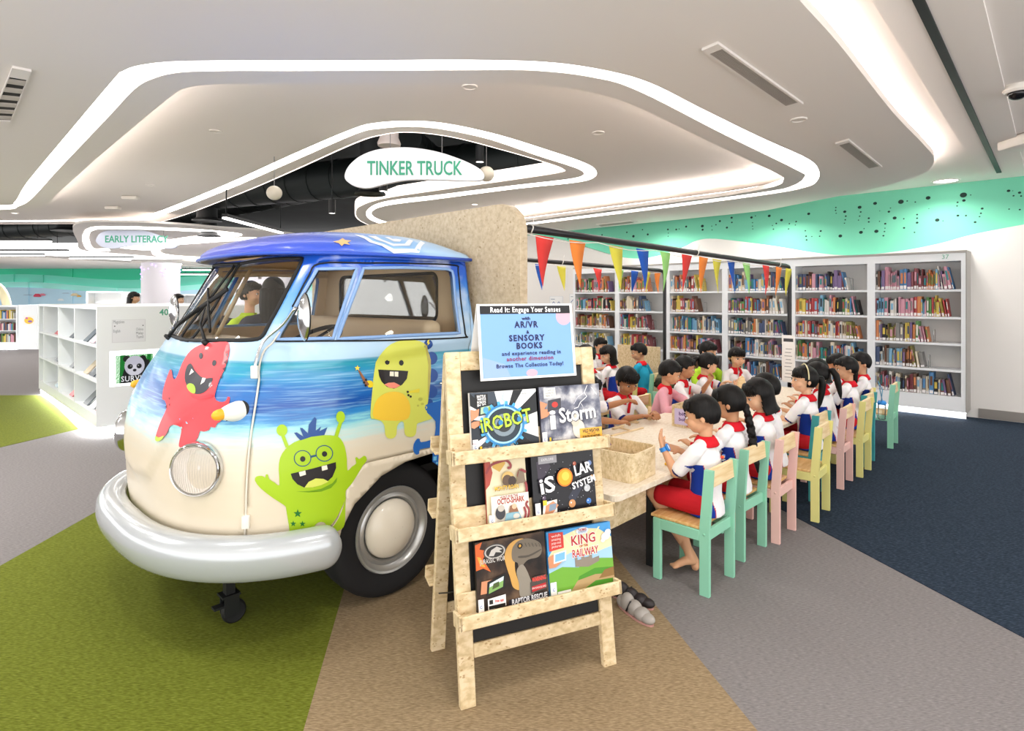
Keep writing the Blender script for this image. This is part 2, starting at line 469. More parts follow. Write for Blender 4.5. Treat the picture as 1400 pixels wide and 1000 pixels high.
# dark plenum above the open part
DARK = noise_mat('dark_plenum', ('020303', '070a0a', '101615'), scale=1.2, rough=.8, bump=0)
bm = BM(); slab(bm, [(-30, 5), (4.2, 2.5), (10, 9.6), (4, 30), (-30, 30)], 4.3, 4.4)
struct(link('ceiling', bm, DARK))
# ---- walls
WA = 9.25
GREEN_W = mat('mint_wall', '70c4a6', .65)
LW = mat('white_wall', 'f0ece8', .5)
wave_px = [(700, 334), (720, 322), (760, 326), (800, 338), (850, 352), (890, 352), (932, 339), (950, 330), (971, 326.5), (1010, 330), (1061, 337), (1110, 345), (1150, 349), (1190, 348), (1239, 342), (1285, 333), (1329, 321), (1400, 307), (1500, 290)]
wave = []
for px, py in wave_px:
    Y, b = on_a(px, WA); wave.append((b, EYE-(py-407)/800*Y))
wave = spline(wave, False, 5)
WM = Matrix.Rotation(TH, 4, 'Z') @ Matrix(((0, 0, 1, 0), (1, 0, 0, 0), (0, 1, 0, 0), (0, 0, 0, 1)))   # (b, z, a) -> world
bm = BM()
out = [(10.5, 0), (10.5, 2.2)] + wave + [(-6, 2.45), (-6, 0)]
slab(bm, out, WA, WA+.09, M=WM)
struct(link('wall_back', bm, LW))
bm = BM(); slab(bm, [(10.5, 1.7), (10.5, 3.2), (-6, 3.2), (-6, 1.7)], WA+.2, WA+.3, M=WM)
g = struct(link('wall_back', bm, GREEN_W), 'mint green upper wall with black dots')
bm = BM()
wl = offset_path(wave, .03); wl2 = offset_path(wave, .05)
for i in range(len(wave)-1):
    a, b = wave[i], wave[i+1]
    q = [WM @ Vector((a[0], a[1]-.035, WA+.10)), WM @ Vector((b[0], b[1]-.035, WA+.10)), WM @ Vector((b[0], b[1]-.035, WA+.14)), WM @ Vector((a[0], a[1]-.035, WA+.14))]
    bm.faces.new([bm.verts.new(x) for x in q])
struct(link('trim_7', bm, mat('wave_cove', 'ffffff', emit='ffffff', estr=4)), 'cove lamp behind the wavy top of the white wall')
# black dots scattered in little constellations on the mint wall
dots = [(1168, 747, 10), (1170, 768, 5), (1033, 758, 7), (929, 773, 8.5), (830, 779, 6), (771, 794, 6), (714, 811, 5), (905, 835, 6), (776, 890, 6), (835, 886, 6.5), (697, 904, 6), (1068, 843, 6.5), (991, 853, 4), (869, 857, 3.5),
        (1147, 826, 4), (1178, 826, 3), (1213, 851, 4), (1240, 799, 4), (1235, 817, 3), (1230, 830, 2.5), (1341, 731, 5), (1360, 750, 3), (1383, 738, 4.5), (1389, 751, 3), (1384, 803, 3), (1343, 801, 2.5), (984, 774, 2.5), (953, 770, 2.5),
        (1146, 775, 3), (1144, 789, 2.5), (680, 795, 2.5), (679, 806, 2.5), (681, 817, 2), (718, 828, 3), (716, 842, 2.5), (713, 855, 2), (775, 812, 3), (771, 828, 2.5), (767, 843, 2), (806, 836, 3.5), (806, 850, 3), (883, 811, 4), (889, 797, 2), (941, 873, 3.5), (981, 890, 2.5),
        (862, 903, 3), (866, 887, 2.5), (868, 874, 2), (991, 822, 3), (991, 836, 3), (576, 819, 5), (425, 827, 5), (472, 843, 5), (528, 849, 3), (525, 862, 2), (452, 856, 3), (441, 878, 2.5), (437, 864, 2), (357, 833, 4.5), (361, 853, 2), (361, 866, 2), (362, 877, 2),
        (281, 834, 4), (282, 852, 3), (263, 872, 4), (236, 847, 4), (221, 861, 2.5), (169, 866, 5.5), (170, 880, 4), (107, 868, 4), (69, 879, 3.5), (80, 877, 2), (37, 879, 3.5), (39, 893, 2), (38, 905, 2), (566, 905, 3), (568, 919, 3), (622, 885, 3.5), (618, 905, 2.5), (588, 906, 2), (563, 884, 2.5), (499, 877, 2.5), (502, 857, 2.5), (372, 827, 2), (205, 866, 2), (206, 881, 2), (788, 876, 2), (847, 848, 2), (940, 838, 2.5), (1036, 799, 1.5), (1090, 846, 1.8), (1196, 747, 2), (848, 808, 1.5), (1357, 731, 1.5),
        (-40, 898, 4), (-60, 880, 2.5), (-95, 905, 5), (-120, 890, 3), (-200, 915, 5), (-215, 900, 3), (-260, 920, 3), (-330, 930, 5), (-345, 915, 3), (-400, 935, 4), (-420, 950, 3), (-500, 940, 4), (-150, 965, 4), (-330, 975, 5), (-470, 980, 4)]
bm = BM()
for cx, cy, r_ in dots:
    px, py = 900+cx/2.8, cy/2.8
    Y, b = on_a(px, WA+.2); z = EYE-(py-407)/800*Y
    rr = r_/2.8*Y/800*.95
    vs = [bm.verts.new(WM @ Vector((b+rr*math.cos(2*PI*k/14)*1.15, z+rr*math.sin(2*PI*k/14), WA+.197))) for k in range(14)]
    bm.faces.new(vs)
link('wall_dots', bm, mat('dot_black', '0a2a24', .7), g)
# metal skirting right of the book wall
bm = BM(); slab(bm, [(.88, .01), (.88, .125), (-6, .125), (-6, .01)], WA-.012, WA, M=WM)
struct(link('baseboard_back', bm, mat('brushed_steel', 'b4aca4', .3, .9)))

# far left: wall painted with green waves
def at_far(px, py, Y=26.0): return at_Y(px, py, Y)
FW = 26.0
def far_band(pts_top, pts_bot, name, m, Y):
    bm = BM()
    n = len(pts_top)
    for i in range(n-1):
        q = [at_Y(*pts_top[i], Y), at_Y(*pts_top[i+1], Y), at_Y(*pts_bot[i+1], Y), at_Y(*pts_bot[i], Y)]
        bm.faces.new([bm.verts.new(x) for x in q])
    o = link(name, bm, m); md = o.modifiers.new('s', 'SOLIDIFY'); md.thickness = .05; md.offset = -1
    return o
xs = list(range(-420, 760, 20))
f1 = [(x, 366) for x in xs]
wv = lambda x, a, p, b, L=220: b + a*math.sin((x-p)/L*2*PI)
f2 = [(x, wv(x, 4, 100, 379, 300)) for x in xs]; f3 = [(x, wv(x, 4.5, 105, 390, 310)) for x in xs]; f4 = [(x, wv(x, 4, 100, 397, 320)) for x in xs]; f5 = [(x, 420) for x in xs]
wl_ = struct(far_band(f1, f2, 'wall_left', mat('wave_green', '3dc79d', .6), FW)); 
struct(far_band(f2, f3, 'wall_left', mat('wave_teal', '74dcc4', .6), FW-.1)); struct(far_band(f3, f4, 'wall_left', mat('wave_aqua', 'a3efe2', .6), FW-.2))
struct(far_band(f4, f5, 'wall_left', mat('wave_sky', 'bfe2f5', .6), FW-.3))
bm = BM(); box(bm, (-26, FW-.2, 0), (4, FW, 1.4)); struct(link('wall_left', bm, LW))
# painted fish and birds on the far wall: small shapes lying on it
def far_blob(px, py, w_, h_, col):
    bm = BM(); Y = FW-.36
    pts = [(px+w_*math.cos(t)*(1+.25*math.sin(3*t)), py+h_*math.sin(t)*(1+.3*math.cos(2*t))) for t in [2*PI*k/16 for k in range(16)]]
    vs = [bm.verts.new(at_Y(x, y, Y)) for x, y in pts]; bm.faces.new(vs)
    o = link('wall_picture', bm, mat('pic_'+col, col, .7)); o['kind'] = 'structure'
for a in ((51, 404, 5, 3, 'e2506a'), (58, 403, 4, 2, 'e98aa0'), (102, 403, 5, 2.5, 'ead9b0'), (108, 405, 3, 1.6, 'efb95a'), (38, 403.5, 6, .6, '9fb4c8'), (90, 401, 5, .6, '9fb4c8'), (83, 410, 4, 2, 'e6eef2'), (135, 400, 4, 2, 'e6eef2'), (150, 405, 4, .8, '6fa6cf')): far_blob(*a)

# ---- round column
def column(px, Y, r_, z1=2.75):
    p = at_Y(px, 407, Y)
    bm = BM(); lathe(bm, [(r_, 0), (r_, z1)], 32, Matrix.Translation((p.x, p.y, 0)))
    o = link('column', bm, mat('column_white', 'edeaf2', .45), auto=40); struct(o)
    bm = BM()
    for k in range(26):
        a = rnd.uniform(0, 2*PI); z = z1-.05-abs(rnd.gauss(0, .16)); s = rnd.uniform(.012, .03)
        ellipsoid(bm, (p.x+r_*math.cos(a), p.y+r_*math.sin(a), z), (s, s, s), u=8, v=6)
    link('purple_light', bm, mat('purple_led', 'c9a8ff', emit='b98cff', estr=2.5), o)
    return o
column(220, 14.5, .42, 2.35)
column(362, 16.0, .75, 2.45)
# ================================================================ the book wall: six bays, five shelves each
BOARD = [.285, .61, .935, 1.26, 1.60]
BAYB = [.97 + i for i in range(7)]
XF = WA-.03        # front plane of the shelving
bays = []
def wbox(bm, b0, b1, z0, z1, a0, a1, mi=0):
    box(bm, (a0, b0, z0), (a1, b1, z1), mi)
names_bay = ['rightmost', 'second from the right', 'third from the right', 'fourth from the right', 'fifth from the right', 'leftmost']
SHW = mat('shelf_white', 'f0f2f5', .4)
SHB = mat('shelf_back', 'dfddda', .6)
for i in range(6):
    b0, b1 = BAYB[i], BAYB[i+1]
    t = thing('bookcase', 'built-in white bookcase bay, %s of the six along the mint wall' % names_bay[i], 'bookcase', W(WA, b0, 0), TH, 'white bookcase bays along the wall')
    bm = BM()
    # surround: two uprights, top rail, plinth, proud of the wall; local x = a, y = b
    box(bm, (-.34, 0, .10), (0, .045, 2.045)); box(bm, (-.34, .955, .10), (0, 1, 2.045))
    box(bm, (-.34, .045, 1.95), (0, .955, 2.045)); box(bm, (-.34, .045, .10), (0, .955, .285))
    link('frame', bm, SHW, t)
    bm = BM(); box(bm, (-.02, .045, .285), (-.004, .955, 1.95)); link('back_panel', bm, SHB, t)
    for k, z in enumerate(BOARD):
        if k == 0: continue
        bm = BM(); box(bm, (-.335, .045, z-.028), (-.02, .955, z)); link('shelf', bm, SHW, t)
    bays.append(t)
# glow strip under the plinth and the reveal frame round the whole run
bm = BM(); box(bm, (-.26, 0, .086), (-.24, 6.0, .098)); 
o = link('plinth_light', bm, mat('plinth_glow', 'ffffff', emit='ffffff', estr=14), None, loc=W(WA, BAYB[0], 0), rot=(0, 0, TH)); tag(o, 'long white light strip under the plinth of the book wall', 'light')
bm = BM(); box(bm, (-.20, 0.01, .002), (-.19, 5.99, .10)); o = link('trim_8', bm, mat('plinth_lit', 'ffffff', .6), None, loc=W(WA, BAYB[0], 0), rot=(0, 0, TH)); struct(o)
RAIL = BM()
P0 = W(WA, BAYB[0]-.022, 0)
bm = BM(); box(bm, (-.345, -.014, .1), (0, 0, 2.075)); box(bm, (-.345, 0, 2.047), (0, 6.0, 2.075)); o = link('trim_9', bm, mat('reveal', 'a8a49f', .5), None, loc=W(WA, BAYB[0], 0), rot=(0, 0, TH)); struct(o)
RAIL.free()
M0 = face_M(W(WA-.346, 1.17, 2.0), -Vector((-SU, CU, 0)), (0, 0, 1))
text_obj('bay_number', '37', .075, mat('number_green', '6fb59a', .6), None, M0, .001)
bn = bpy.data.objects['bay_number']; bn.parent = bays[0]; bn.matrix_parent_inverse = Matrix.Rotation(-TH, 4, 'Z') @ Matrix.Translation(-bays[0].location)

# ---- books
PAL = {'red': 'b84a4c', 'dark red': '84474d', 'orange': 'd88a58', 'yellow': 'd8c05a', 'cream': 'e2d6bd', 'white': 'ded9d2', 'pink': 'd096a6', 'purple': '7c6690', 'navy blue': '445272', 'blue': '5286b6', 'light blue': '7fb0cf', 'teal': '2f8285', 'green': '5a8a4e', 'olive': '8a8444', 'brown': '6e4c3a', 'black': '2a282b', 'grey': '85827f'}
PAGE = mat('book_pages', 'e6dfd0', .8); LAB = mat('call_label', 'f0ecec', .6); 
BOOKM = {}
def book_mesh(col):
    """a unit book: spine towards -x, 1 wide in y, 1 tall; scaled per copy"""
    if col in BOOKM: return BOOKM[col]
    res = []
    for v in range(3):
        bm = BM()
        box(bm, (0, 0, 0), (1, .12, 1), 0); box(bm, (0, .88, 0), (1, 1, 1), 0)          # boards
        # rounded spine
        n = 5; pr = [(-.05*math.sin(PI*k/n), k/n) for k in range(n+1)]
        for k in range(n):
            q = [(pr[k][0], pr[k][1], 0), (pr[k+1][0], pr[k+1][1], 0), (pr[k+1][0], pr[k+1][1], 1), (pr[k][0], pr[k][1], 1)]
            bm.faces.new([bm.verts.new(x) for x in q]).material_index = 0
        box(bm, (0.0, .12, .015), (.97, .88, .985), 1)                                      # page block
        box(bm, (-.062, .1, .03), (-.03, .9, .16 + .02*v), 2)                                 # call label
        if v: box(bm, (-.06, .22, .5-.1*v), (-.04, .78, .82), 3)                          # title band
        bmesh.ops.recalc_face_normals(bm, faces=bm.faces)
        me = bpy.data.meshes.new('book'); bm.to_mesh(me); bm.free()
        c = lin(PAL[col])
        me.materials.append(mat('cover_' + col.replace(' ', '_'), PAL[col], .45)); me.materials.append(PAGE); me.materials.append(LAB)
        k = list(PAL); me.materials.append(mat('cover_' + k[(k.index(col)+5*v) % len(k)].replace(' ', '_'), PAL[k[(k.index(col)+5*v) % len(k)]], .5))
        res.append(me)
    BOOKM[col] = res
    return res
# fill of each shelf (fraction filled from the left, palette bias) from the bottom shelf up, per bay
FILL = {0: [(.95, 'darkmix'), (.62, 'palemix'), (.68, 'mix'), (.90, 'bright'), (.93, 'purplemix')],
        1: [(.9, 'mix'), (.95, 'bright'), (.93, 'warm'), (.93, 'bright'), (.76, 'darkmix')],
        2: [(.9, 'darkmix'), (.95, 'darkmix'), (.95, 'blues'), (.95, 'mix'), (.92, 'blues')],
        3: [(.9, 'warm'), (.9, 'purplemix'), (.97, 'blues'), (.62, 'warm'), (.62, 'warm')],
        4: [(.3, 'darkmix'), (.72, 'warm'), (.7, 'mix'), (.6, 'palemix'), (.66, 'pinks')],
        5: [(.7, 'mix'), (.88, 'greens'), (.88, 'warm'), (.93, 'bright'), (.85, 'mix')]}
BIAS = {'mix': list(PAL), 'darkmix': ['navy blue', 'black', 'brown', 'dark red', 'grey', 'white', 'purple', 'blue', 'cream', 'pink'], 'palemix': ['white', 'cream', 'grey', 'light blue', 'yellow', 'navy blue', 'olive', 'brown'],
        'bright': ['red', 'orange', 'yellow', 'blue', 'light blue', 'pink', 'green', 'white', 'teal', 'black', 'cream'], 'warm': ['orange', 'yellow', 'cream', 'red', 'brown', 'white', 'olive', 'dark red'], 'purplemix': ['purple', 'pink', 'dark red', 'yellow', 'blue', 'white', 'orange', 'brown', 'light blue'],
        'blues': ['blue', 'navy blue', 'light blue', 'white', 'teal', 'grey', 'cream', 'orange', 'purple'], 'pinks': ['pink', 'cream', 'orange', 'red', 'white', 'olive'], 'greens': ['green', 'olive', 'yellow', 'cream', 'light blue', 'white']}
shelf_word = ['bottom shelf', 'second lowest shelf', 'middle shelf', 'second highest shelf', 'top shelf']
rest = BM(); rest_cols = {}
rest_mats = []
book_specs = []
for bay in range(6):
    for sh in range(5):
        frac, bias = FILL[bay][sh]
        if sh == 4: hmax = .30
        else: hmax = .275
        pos = .952; n = 0
        lean_start = .047 + (1-frac)*.9
        runcol = None
        while pos > lean_start:
            th = rnd.choice((.012, .016, .02, .024, .028, .034)) if rnd.random() > .12 else .045
            if runcol and rnd.random() < .28: col = runcol
            else: col = rnd.choice(BIAS[bias])
            runcol = col
            h = rnd.uniform(.17, hmax-.035) if rnd.random() > .2 else rnd.uniform(.22, hmax)
            if pos-th < lean_start: break
            left = pos - lean_start
            lean = R(rnd.uniform(-1, 1)) if left > .14 else R(-7 - rnd.uniform(0, 6))
            book_specs.append((bay, sh, n, pos, th, h, col, lean, rnd.randrange(3), rnd.uniform(0, .03)))
            pos -= th + (.002 if left > .14 else .009); n += 1
HEADS_HIDE = {(0, 0): 0}
def hidden(bay, sh): return False
vis = [s for s in book_specs if not hidden(s[0], s[1])]
def book_M(s, bay_obj=None):
    bay, sh, n, pos, th, h, col, lean, v, dx = s
    base = W(WA, BAYB[bay], 0)
    d = .16
    L = Matrix.Translation(base) @ Matrix.Rotation(TH, 4, 'Z') @ Matrix.Translation((-.318+dx, pos-th, BOARD[sh]+.0015 + abs(math.sin(lean))*th*0))
    L = L @ Matrix.Translation((0, th if lean < 0 else 0, 0)) @ Matrix.Rotation(-lean*-1, 4, 'X') @ Matrix.Translation((0, -th if lean < 0 else 0, 0))
    return L @ Matrix.Diagonal((d, th, h, 1))
import itertools
mi_by = {}
for idx, s in enumerate(vis):
    bay, sh, n, pos, th, h, col, lean, v, dx = s
    M = book_M(s)
    me = book_mesh(col)[v]
    if idx < 300:
        o = bpy.data.objects.new('book', me); COL.objects.link(o)
        o.matrix_world = M
        tag(o, '%s book, %s from left on %s, %s bookcase' % (col, ORD[n], shelf_word[sh], names_bay[bay].replace('from the right', 'rightmost')), 'book', 'books on the right bays of the book wall')
    else:
        for p in me.polygons:
            mm = me.materials[p.material_index]
            if mm.name not in mi_by: mi_by[mm.name] = len(rest_mats); rest_mats.append(mm)
            f = rest.faces.new([rest.verts.new(M @ me.vertices[i].co) for i in p.vertices]); f.material_index = mi_by[mm.name]
o = link('book_rows', rest, None, mats=rest_mats)
tag(o, 'packed rows of small coloured books on the left bays of the white book wall', 'books', kind='stuff')
# wire book ends: a bent wire loop at the end of some rows
def bookend(bay, sh, y):
    base = W(WA, BAYB[bay], 0)
    bm = BM(); tube(bm, [(-.28, y, .005), (-.28, y, .15), (-.27, y, .16), (-.18, y, .16), (-.17, y, .15), (-.17, y, .005)], .003, 6)
    o = link('book_end', bm, mat('chrome_wire', 'b9bcc0', .25, .9)); o.matrix_world = Matrix.Translation(base) @ Matrix.Rotation(TH, 4, 'Z') @ Matrix.Translation((0, 0, BOARD[sh]))
    tag(o, 'wire book end on the %s of the %s bookcase' % (shelf_word[sh], names_bay[bay].replace('from the right', 'rightmost')), 'book end', 'wire book ends on the book wall')
for bay in range(6):
    for sh in range(1, 5):
        f = FILL[bay][sh][0]
        if f < .8: bookend(bay, sh, .047+(1-f)*.9 - .01)
# ================================================================ the van cab (local x = a, y = b)
CB = 3.25; ABACK = 2.2; NQ = 2.7
def interp(tab, z):
    if z <= tab[0][0]: return tab[0][1]
    if z >= tab[-1][0]: return tab[-1][1]
    for i in range(len(tab)-1):
        if tab[i][0] <= z <= tab[i+1][0]:
            g = lambda k: tab[max(0, min(len(tab)-1, k))]
            p0, p1, p2, p3 = g(i-1), g(i), g(i+1), g(i+2)
            h = p2[0]-p1[0]; t = (z-p1[0])/h
            m1 = (p2[1]-p0[1])/max(1e-6, p2[0]-p0[0])*h; m2 = (p3[1]-p1[1])/max(1e-6, p3[0]-p1[0])*h
            return (2*t**3-3*t*t+1)*p1[1]+(t**3-2*t*t+t)*m1+(-2*t**3+3*t*t)*p2[1]+(t**3-t*t)*m2
AF = [(.30, .82), (.5, .785), (.72, .775), (.92, .80), (1.08, .86), (1.2, .925), (1.29, .985), (1.45, 1.095), (1.6, 1.19), (1.71, 1.26)]
WW = [(.30, .83), (.5, .85), (.8, .855), (1.05, .85), (1.25, .83), (1.45, .80), (1.6, .775), (1.71, .755)]
DD = [(.30, .8), (1.15, .8), (1.4, .72), (1.71, .6)]
NN = [(.30, 2.7), (1.15, 2.7), (1.4, 3.1), (1.71, 3.6)]
_tab = [(0.0, 0.0)]; _pa, _pb, _L = 0.0, 0.0, 0.0
for i in range(1, 401):
    ph = i/400*PI/2; b_ = .85*math.sin(ph)**(2/NQ); a_ = .8*(1-max(0, math.cos(ph))**(2/NQ))
    _L += math.hypot(a_-_pa, b_-_pb); _pa, _pb = a_, b_; _tab.append((_L, ph))
LQ = _L; LS = .62; SMAX = LQ+LS
def phi_of(s):
    lo, hi = 0, 400
    while hi-lo > 1:
        m = (lo+hi)//2
        if _tab[m][0] <= s: lo = m
        else: hi = m
    t = (s-_tab[lo][0])/(_tab[hi][0]-_tab[lo][0])
    return _tab[lo][1]+t*(_tab[hi][1]-_tab[lo][1])
def s_of_phi(ph):
    x = ph/(PI/2)*400; i = min(399, int(x)); return _tab[i][0]+(x-i)*(_tab[i+1][0]-_tab[i][0])
CREASE = None
def vplan(s, z):
    sg = -1 if s > 0 else 1      # s > 0 is the side towards the camera (smaller b)
    q = abs(s); af, w_, D, n = interp(AF, z), interp(WW, z), interp(DD, z), interp(NN, z)
    if q <= LQ:
        ph = phi_of(q); off = w_*math.sin(ph)**(2/n); a = af+D*(1-max(0.0, math.cos(ph))**(2/n))
    else:
        off = w_; a = af+D+(q-LQ)/LS*(ABACK-af-D)
    return Vector((a, CB+sg*off, z))
def vnorm(s, z):
    e = .004
    du = vplan(s+e, z)-vplan(s-e, z); dv = vplan(s, z+e)-vplan(s, z-e)
    n = du.cross(dv)
    if n.length < 1e-12: return Vector((-1, 0, 0))
    n.normalize()
    c = vplan(s, z)
    if n.dot(Vector((c.x-1.8, c.y-CB, 0))) < 0: n = -n
    return n
def crease_z(s):
    q = abs(s)
    pts = CREASE or [(0, .6), (2, .6)]
    if q <= pts[0][0]: return pts[0][1]
    for i in range(len(pts)-1):
        if q <= pts[i+1][0]:
            t = (q-pts[i][0])/(pts[i+1][0]-pts[i][0]); return pts[i][1]+t*(pts[i+1][1]-pts[i][1])
    return pts[-1][1]
def vsurf(s, z, off=0.0):
    c = crease_z(s); t = max(0, min(1, (z-c+.022)/.044)); t = t*t*(3-2*t)
    bulge = .020*t*max(0, min(1, 1-(z-c)/.25))
    return vplan(s, z)+vnorm(s, z)*(off+bulge)
def van_hit(px, py):
    """where the line of sight of a photo pixel meets the cab skin -> (s, z)"""
    k, m = (px-700)/800, (py-407)/800
    def g(Y):
        x, y, z = k*Y, Y, EYE-m*Y
        a, b = AB(x, y); z = max(.3, min(1.75, z))
        af, w_, D, n = interp(AF, z), interp(WW, z), interp(DD, z), interp(NN, z)
        u = abs(b-CB)/w_; v = max(0.0, 1-(a-af)/D)
        return u**n+v**n-1, a, b, z, n, w_, D, af
    Y = 1.9; st = .02; prev = g(Y)[0]
    while Y < 5.5:
        c = g(Y+st)[0]
        if prev > 0 >= c: break
        prev = c; Y += st
    else:
        # grazing: take the closest approach
        best = min((g(1.9+i*.02)[0], 1.9+i*.02) for i in range(180)); Y = best[1]; st = 0
    lo, hi = Y, Y+st
    for _ in range(30):
        mid = (lo+hi)/2
        if g(mid)[0] > 0: lo = mid
        else: hi = mid
    _, a, b, z, n, w_, D, af = g(hi)
    sg = 1 if b < CB else -1
    if a >= af+D: return sg*(LQ+(a-af-D)/(ABACK-af-D)*LS), z
    u = min(1, abs(b-CB)/w_); v = max(0, min(1, 1-(a-af)/D))
    ph = math.atan2(u**(n/2), v**(n/2))
    return sg*s_of_phi(ph), z
def vpts(pts): return [van_hit(x, y) for x, y in pts]
CREASE = sorted([(abs(s), z) for s, z in vpts([(205, 650), (222, 617), (247, 582), (273, 562), (300, 545), (330, 528), (352, 514), (385, 511), (450, 503), (511, 492), (586, 477), (636, 470)])])
CREASE = [(0, CREASE[0][1]-.03)] + CREASE
def dedupe(lp):
    out = []
    for p in lp:
        if not out or math.hypot(p[0]-out[-1][0], p[1]-out[-1][1]) > .0008: out.append(p)
    if math.hypot(out[0][0]-out[-1][0], out[0][1]-out[-1][1]) < .0008: out.pop()
    return out
def subdiv(lp, mx=.03):
    out = []
    for i in range(len(lp)):
        a, b = lp[i], lp[(i+1) % len(lp)]; n = max(1, int(math.hypot(a[0]-b[0], a[1]-b[1])/mx))
        out += [(a[0]+(b[0]-a[0])*k/n, a[1]+(b[1]-a[1])*k/n) for k in range(n)]
    return out
def in_poly(p, lp):
    c = False; j = len(lp)-1
    for i in range(len(lp)):
        xi, yi = lp[i]; xj, yj = lp[j]
        if (yi > p[1]) != (yj > p[1]) and p[0] < (xj-xi)*(p[1]-yi)/(yj-yi)+xi: c = not c
        j = i
    return c
def skin(bm, outer, holes=(), off=0.0, grid=.035, f=None, mi=0, rows=()):
    f = f or vsurf
    outer = subdiv(dedupe(outer), grid); holes = [subdiv(dedupe(h), grid) for h in holes]
    pts = []; edges = []
    for lp in [outer]+holes:
        s0 = len(pts); pts += [Vector(p) for p in lp]; edges += [(s0+i, s0+(i+1) % len(lp)) for i in range(len(lp))]
    x0, x1 = min(p[0] for p in outer), max(p[0] for p in outer); y0, y1 = min(p[1] for p in outer), max(p[1] for p in outer)
    loops = [outer]+holes
    def near(p):
        return any((p[0]-q[0])**2+(p[1]-q[1])**2 < (grid*.35)**2 for lp in loops for q in lp)
    i0, i1 = int(math.floor(x0/grid)), int(math.ceil(x1/grid)); j0, j1 = int(math.floor(y0/grid)), int(math.ceil(y1/grid))
    for i in range(i0, i1+1):
        for j in range(j0, j1+1):
            p = (i*grid, j*grid)
            if in_poly(p, outer) and not any(in_poly(p, h) for h in holes) and not near(p): pts.append(Vector(p))
    vs, es, fs, *_ = delaunay_2d_cdt(pts, edges, [], 0, 1e-6)
    V = [bm.verts.new(f(v.x, v.y, off)) for v in vs]
    for fc in fs:
        c = sum((vs[i] for i in fc), Vector((0, 0)))/len(fc)
        if in_poly(c, outer) and not any(in_poly(c, h) for h in holes):
            n = bm.faces.new([V[i] for i in fc]); n.smooth = True; n.material_index = mi
def skin_obj(name, m, parent, outer, holes=(), off=0.0, grid=.035, f=None, thick=0.0, mats=None):
    bm = BM(); skin(bm, outer, holes, off, grid, f)
    me = bpy.data.meshes.new(name)
    # outward facing
    bm.normal_update()
    for fc in bm.faces:
        c = fc.calc_center_median()
        if fc.normal.dot(Vector((c.x-1.8, (c.y-CB), (c.z-1.0)*.6))) < 0: fc.normal_flip()
    bm.to_mesh(me); bm.free()
    for x in (mats or [m]): me.materials.append(x)
    for p in me.polygons: p.use_smooth = True
    o = bpy.data.objects.new(name, me); COL.objects.link(o); o.parent = parent
    if thick:
        md = o.modifiers.new('thickness', 'SOLIDIFY'); md.thickness = thick; md.offset = -1
        if mats and len(mats) > 1: md.material_offset = 1; md.material_offset_rim = 0
    return o
def mirror(lp): return [(-s, z) for s, z in lp]

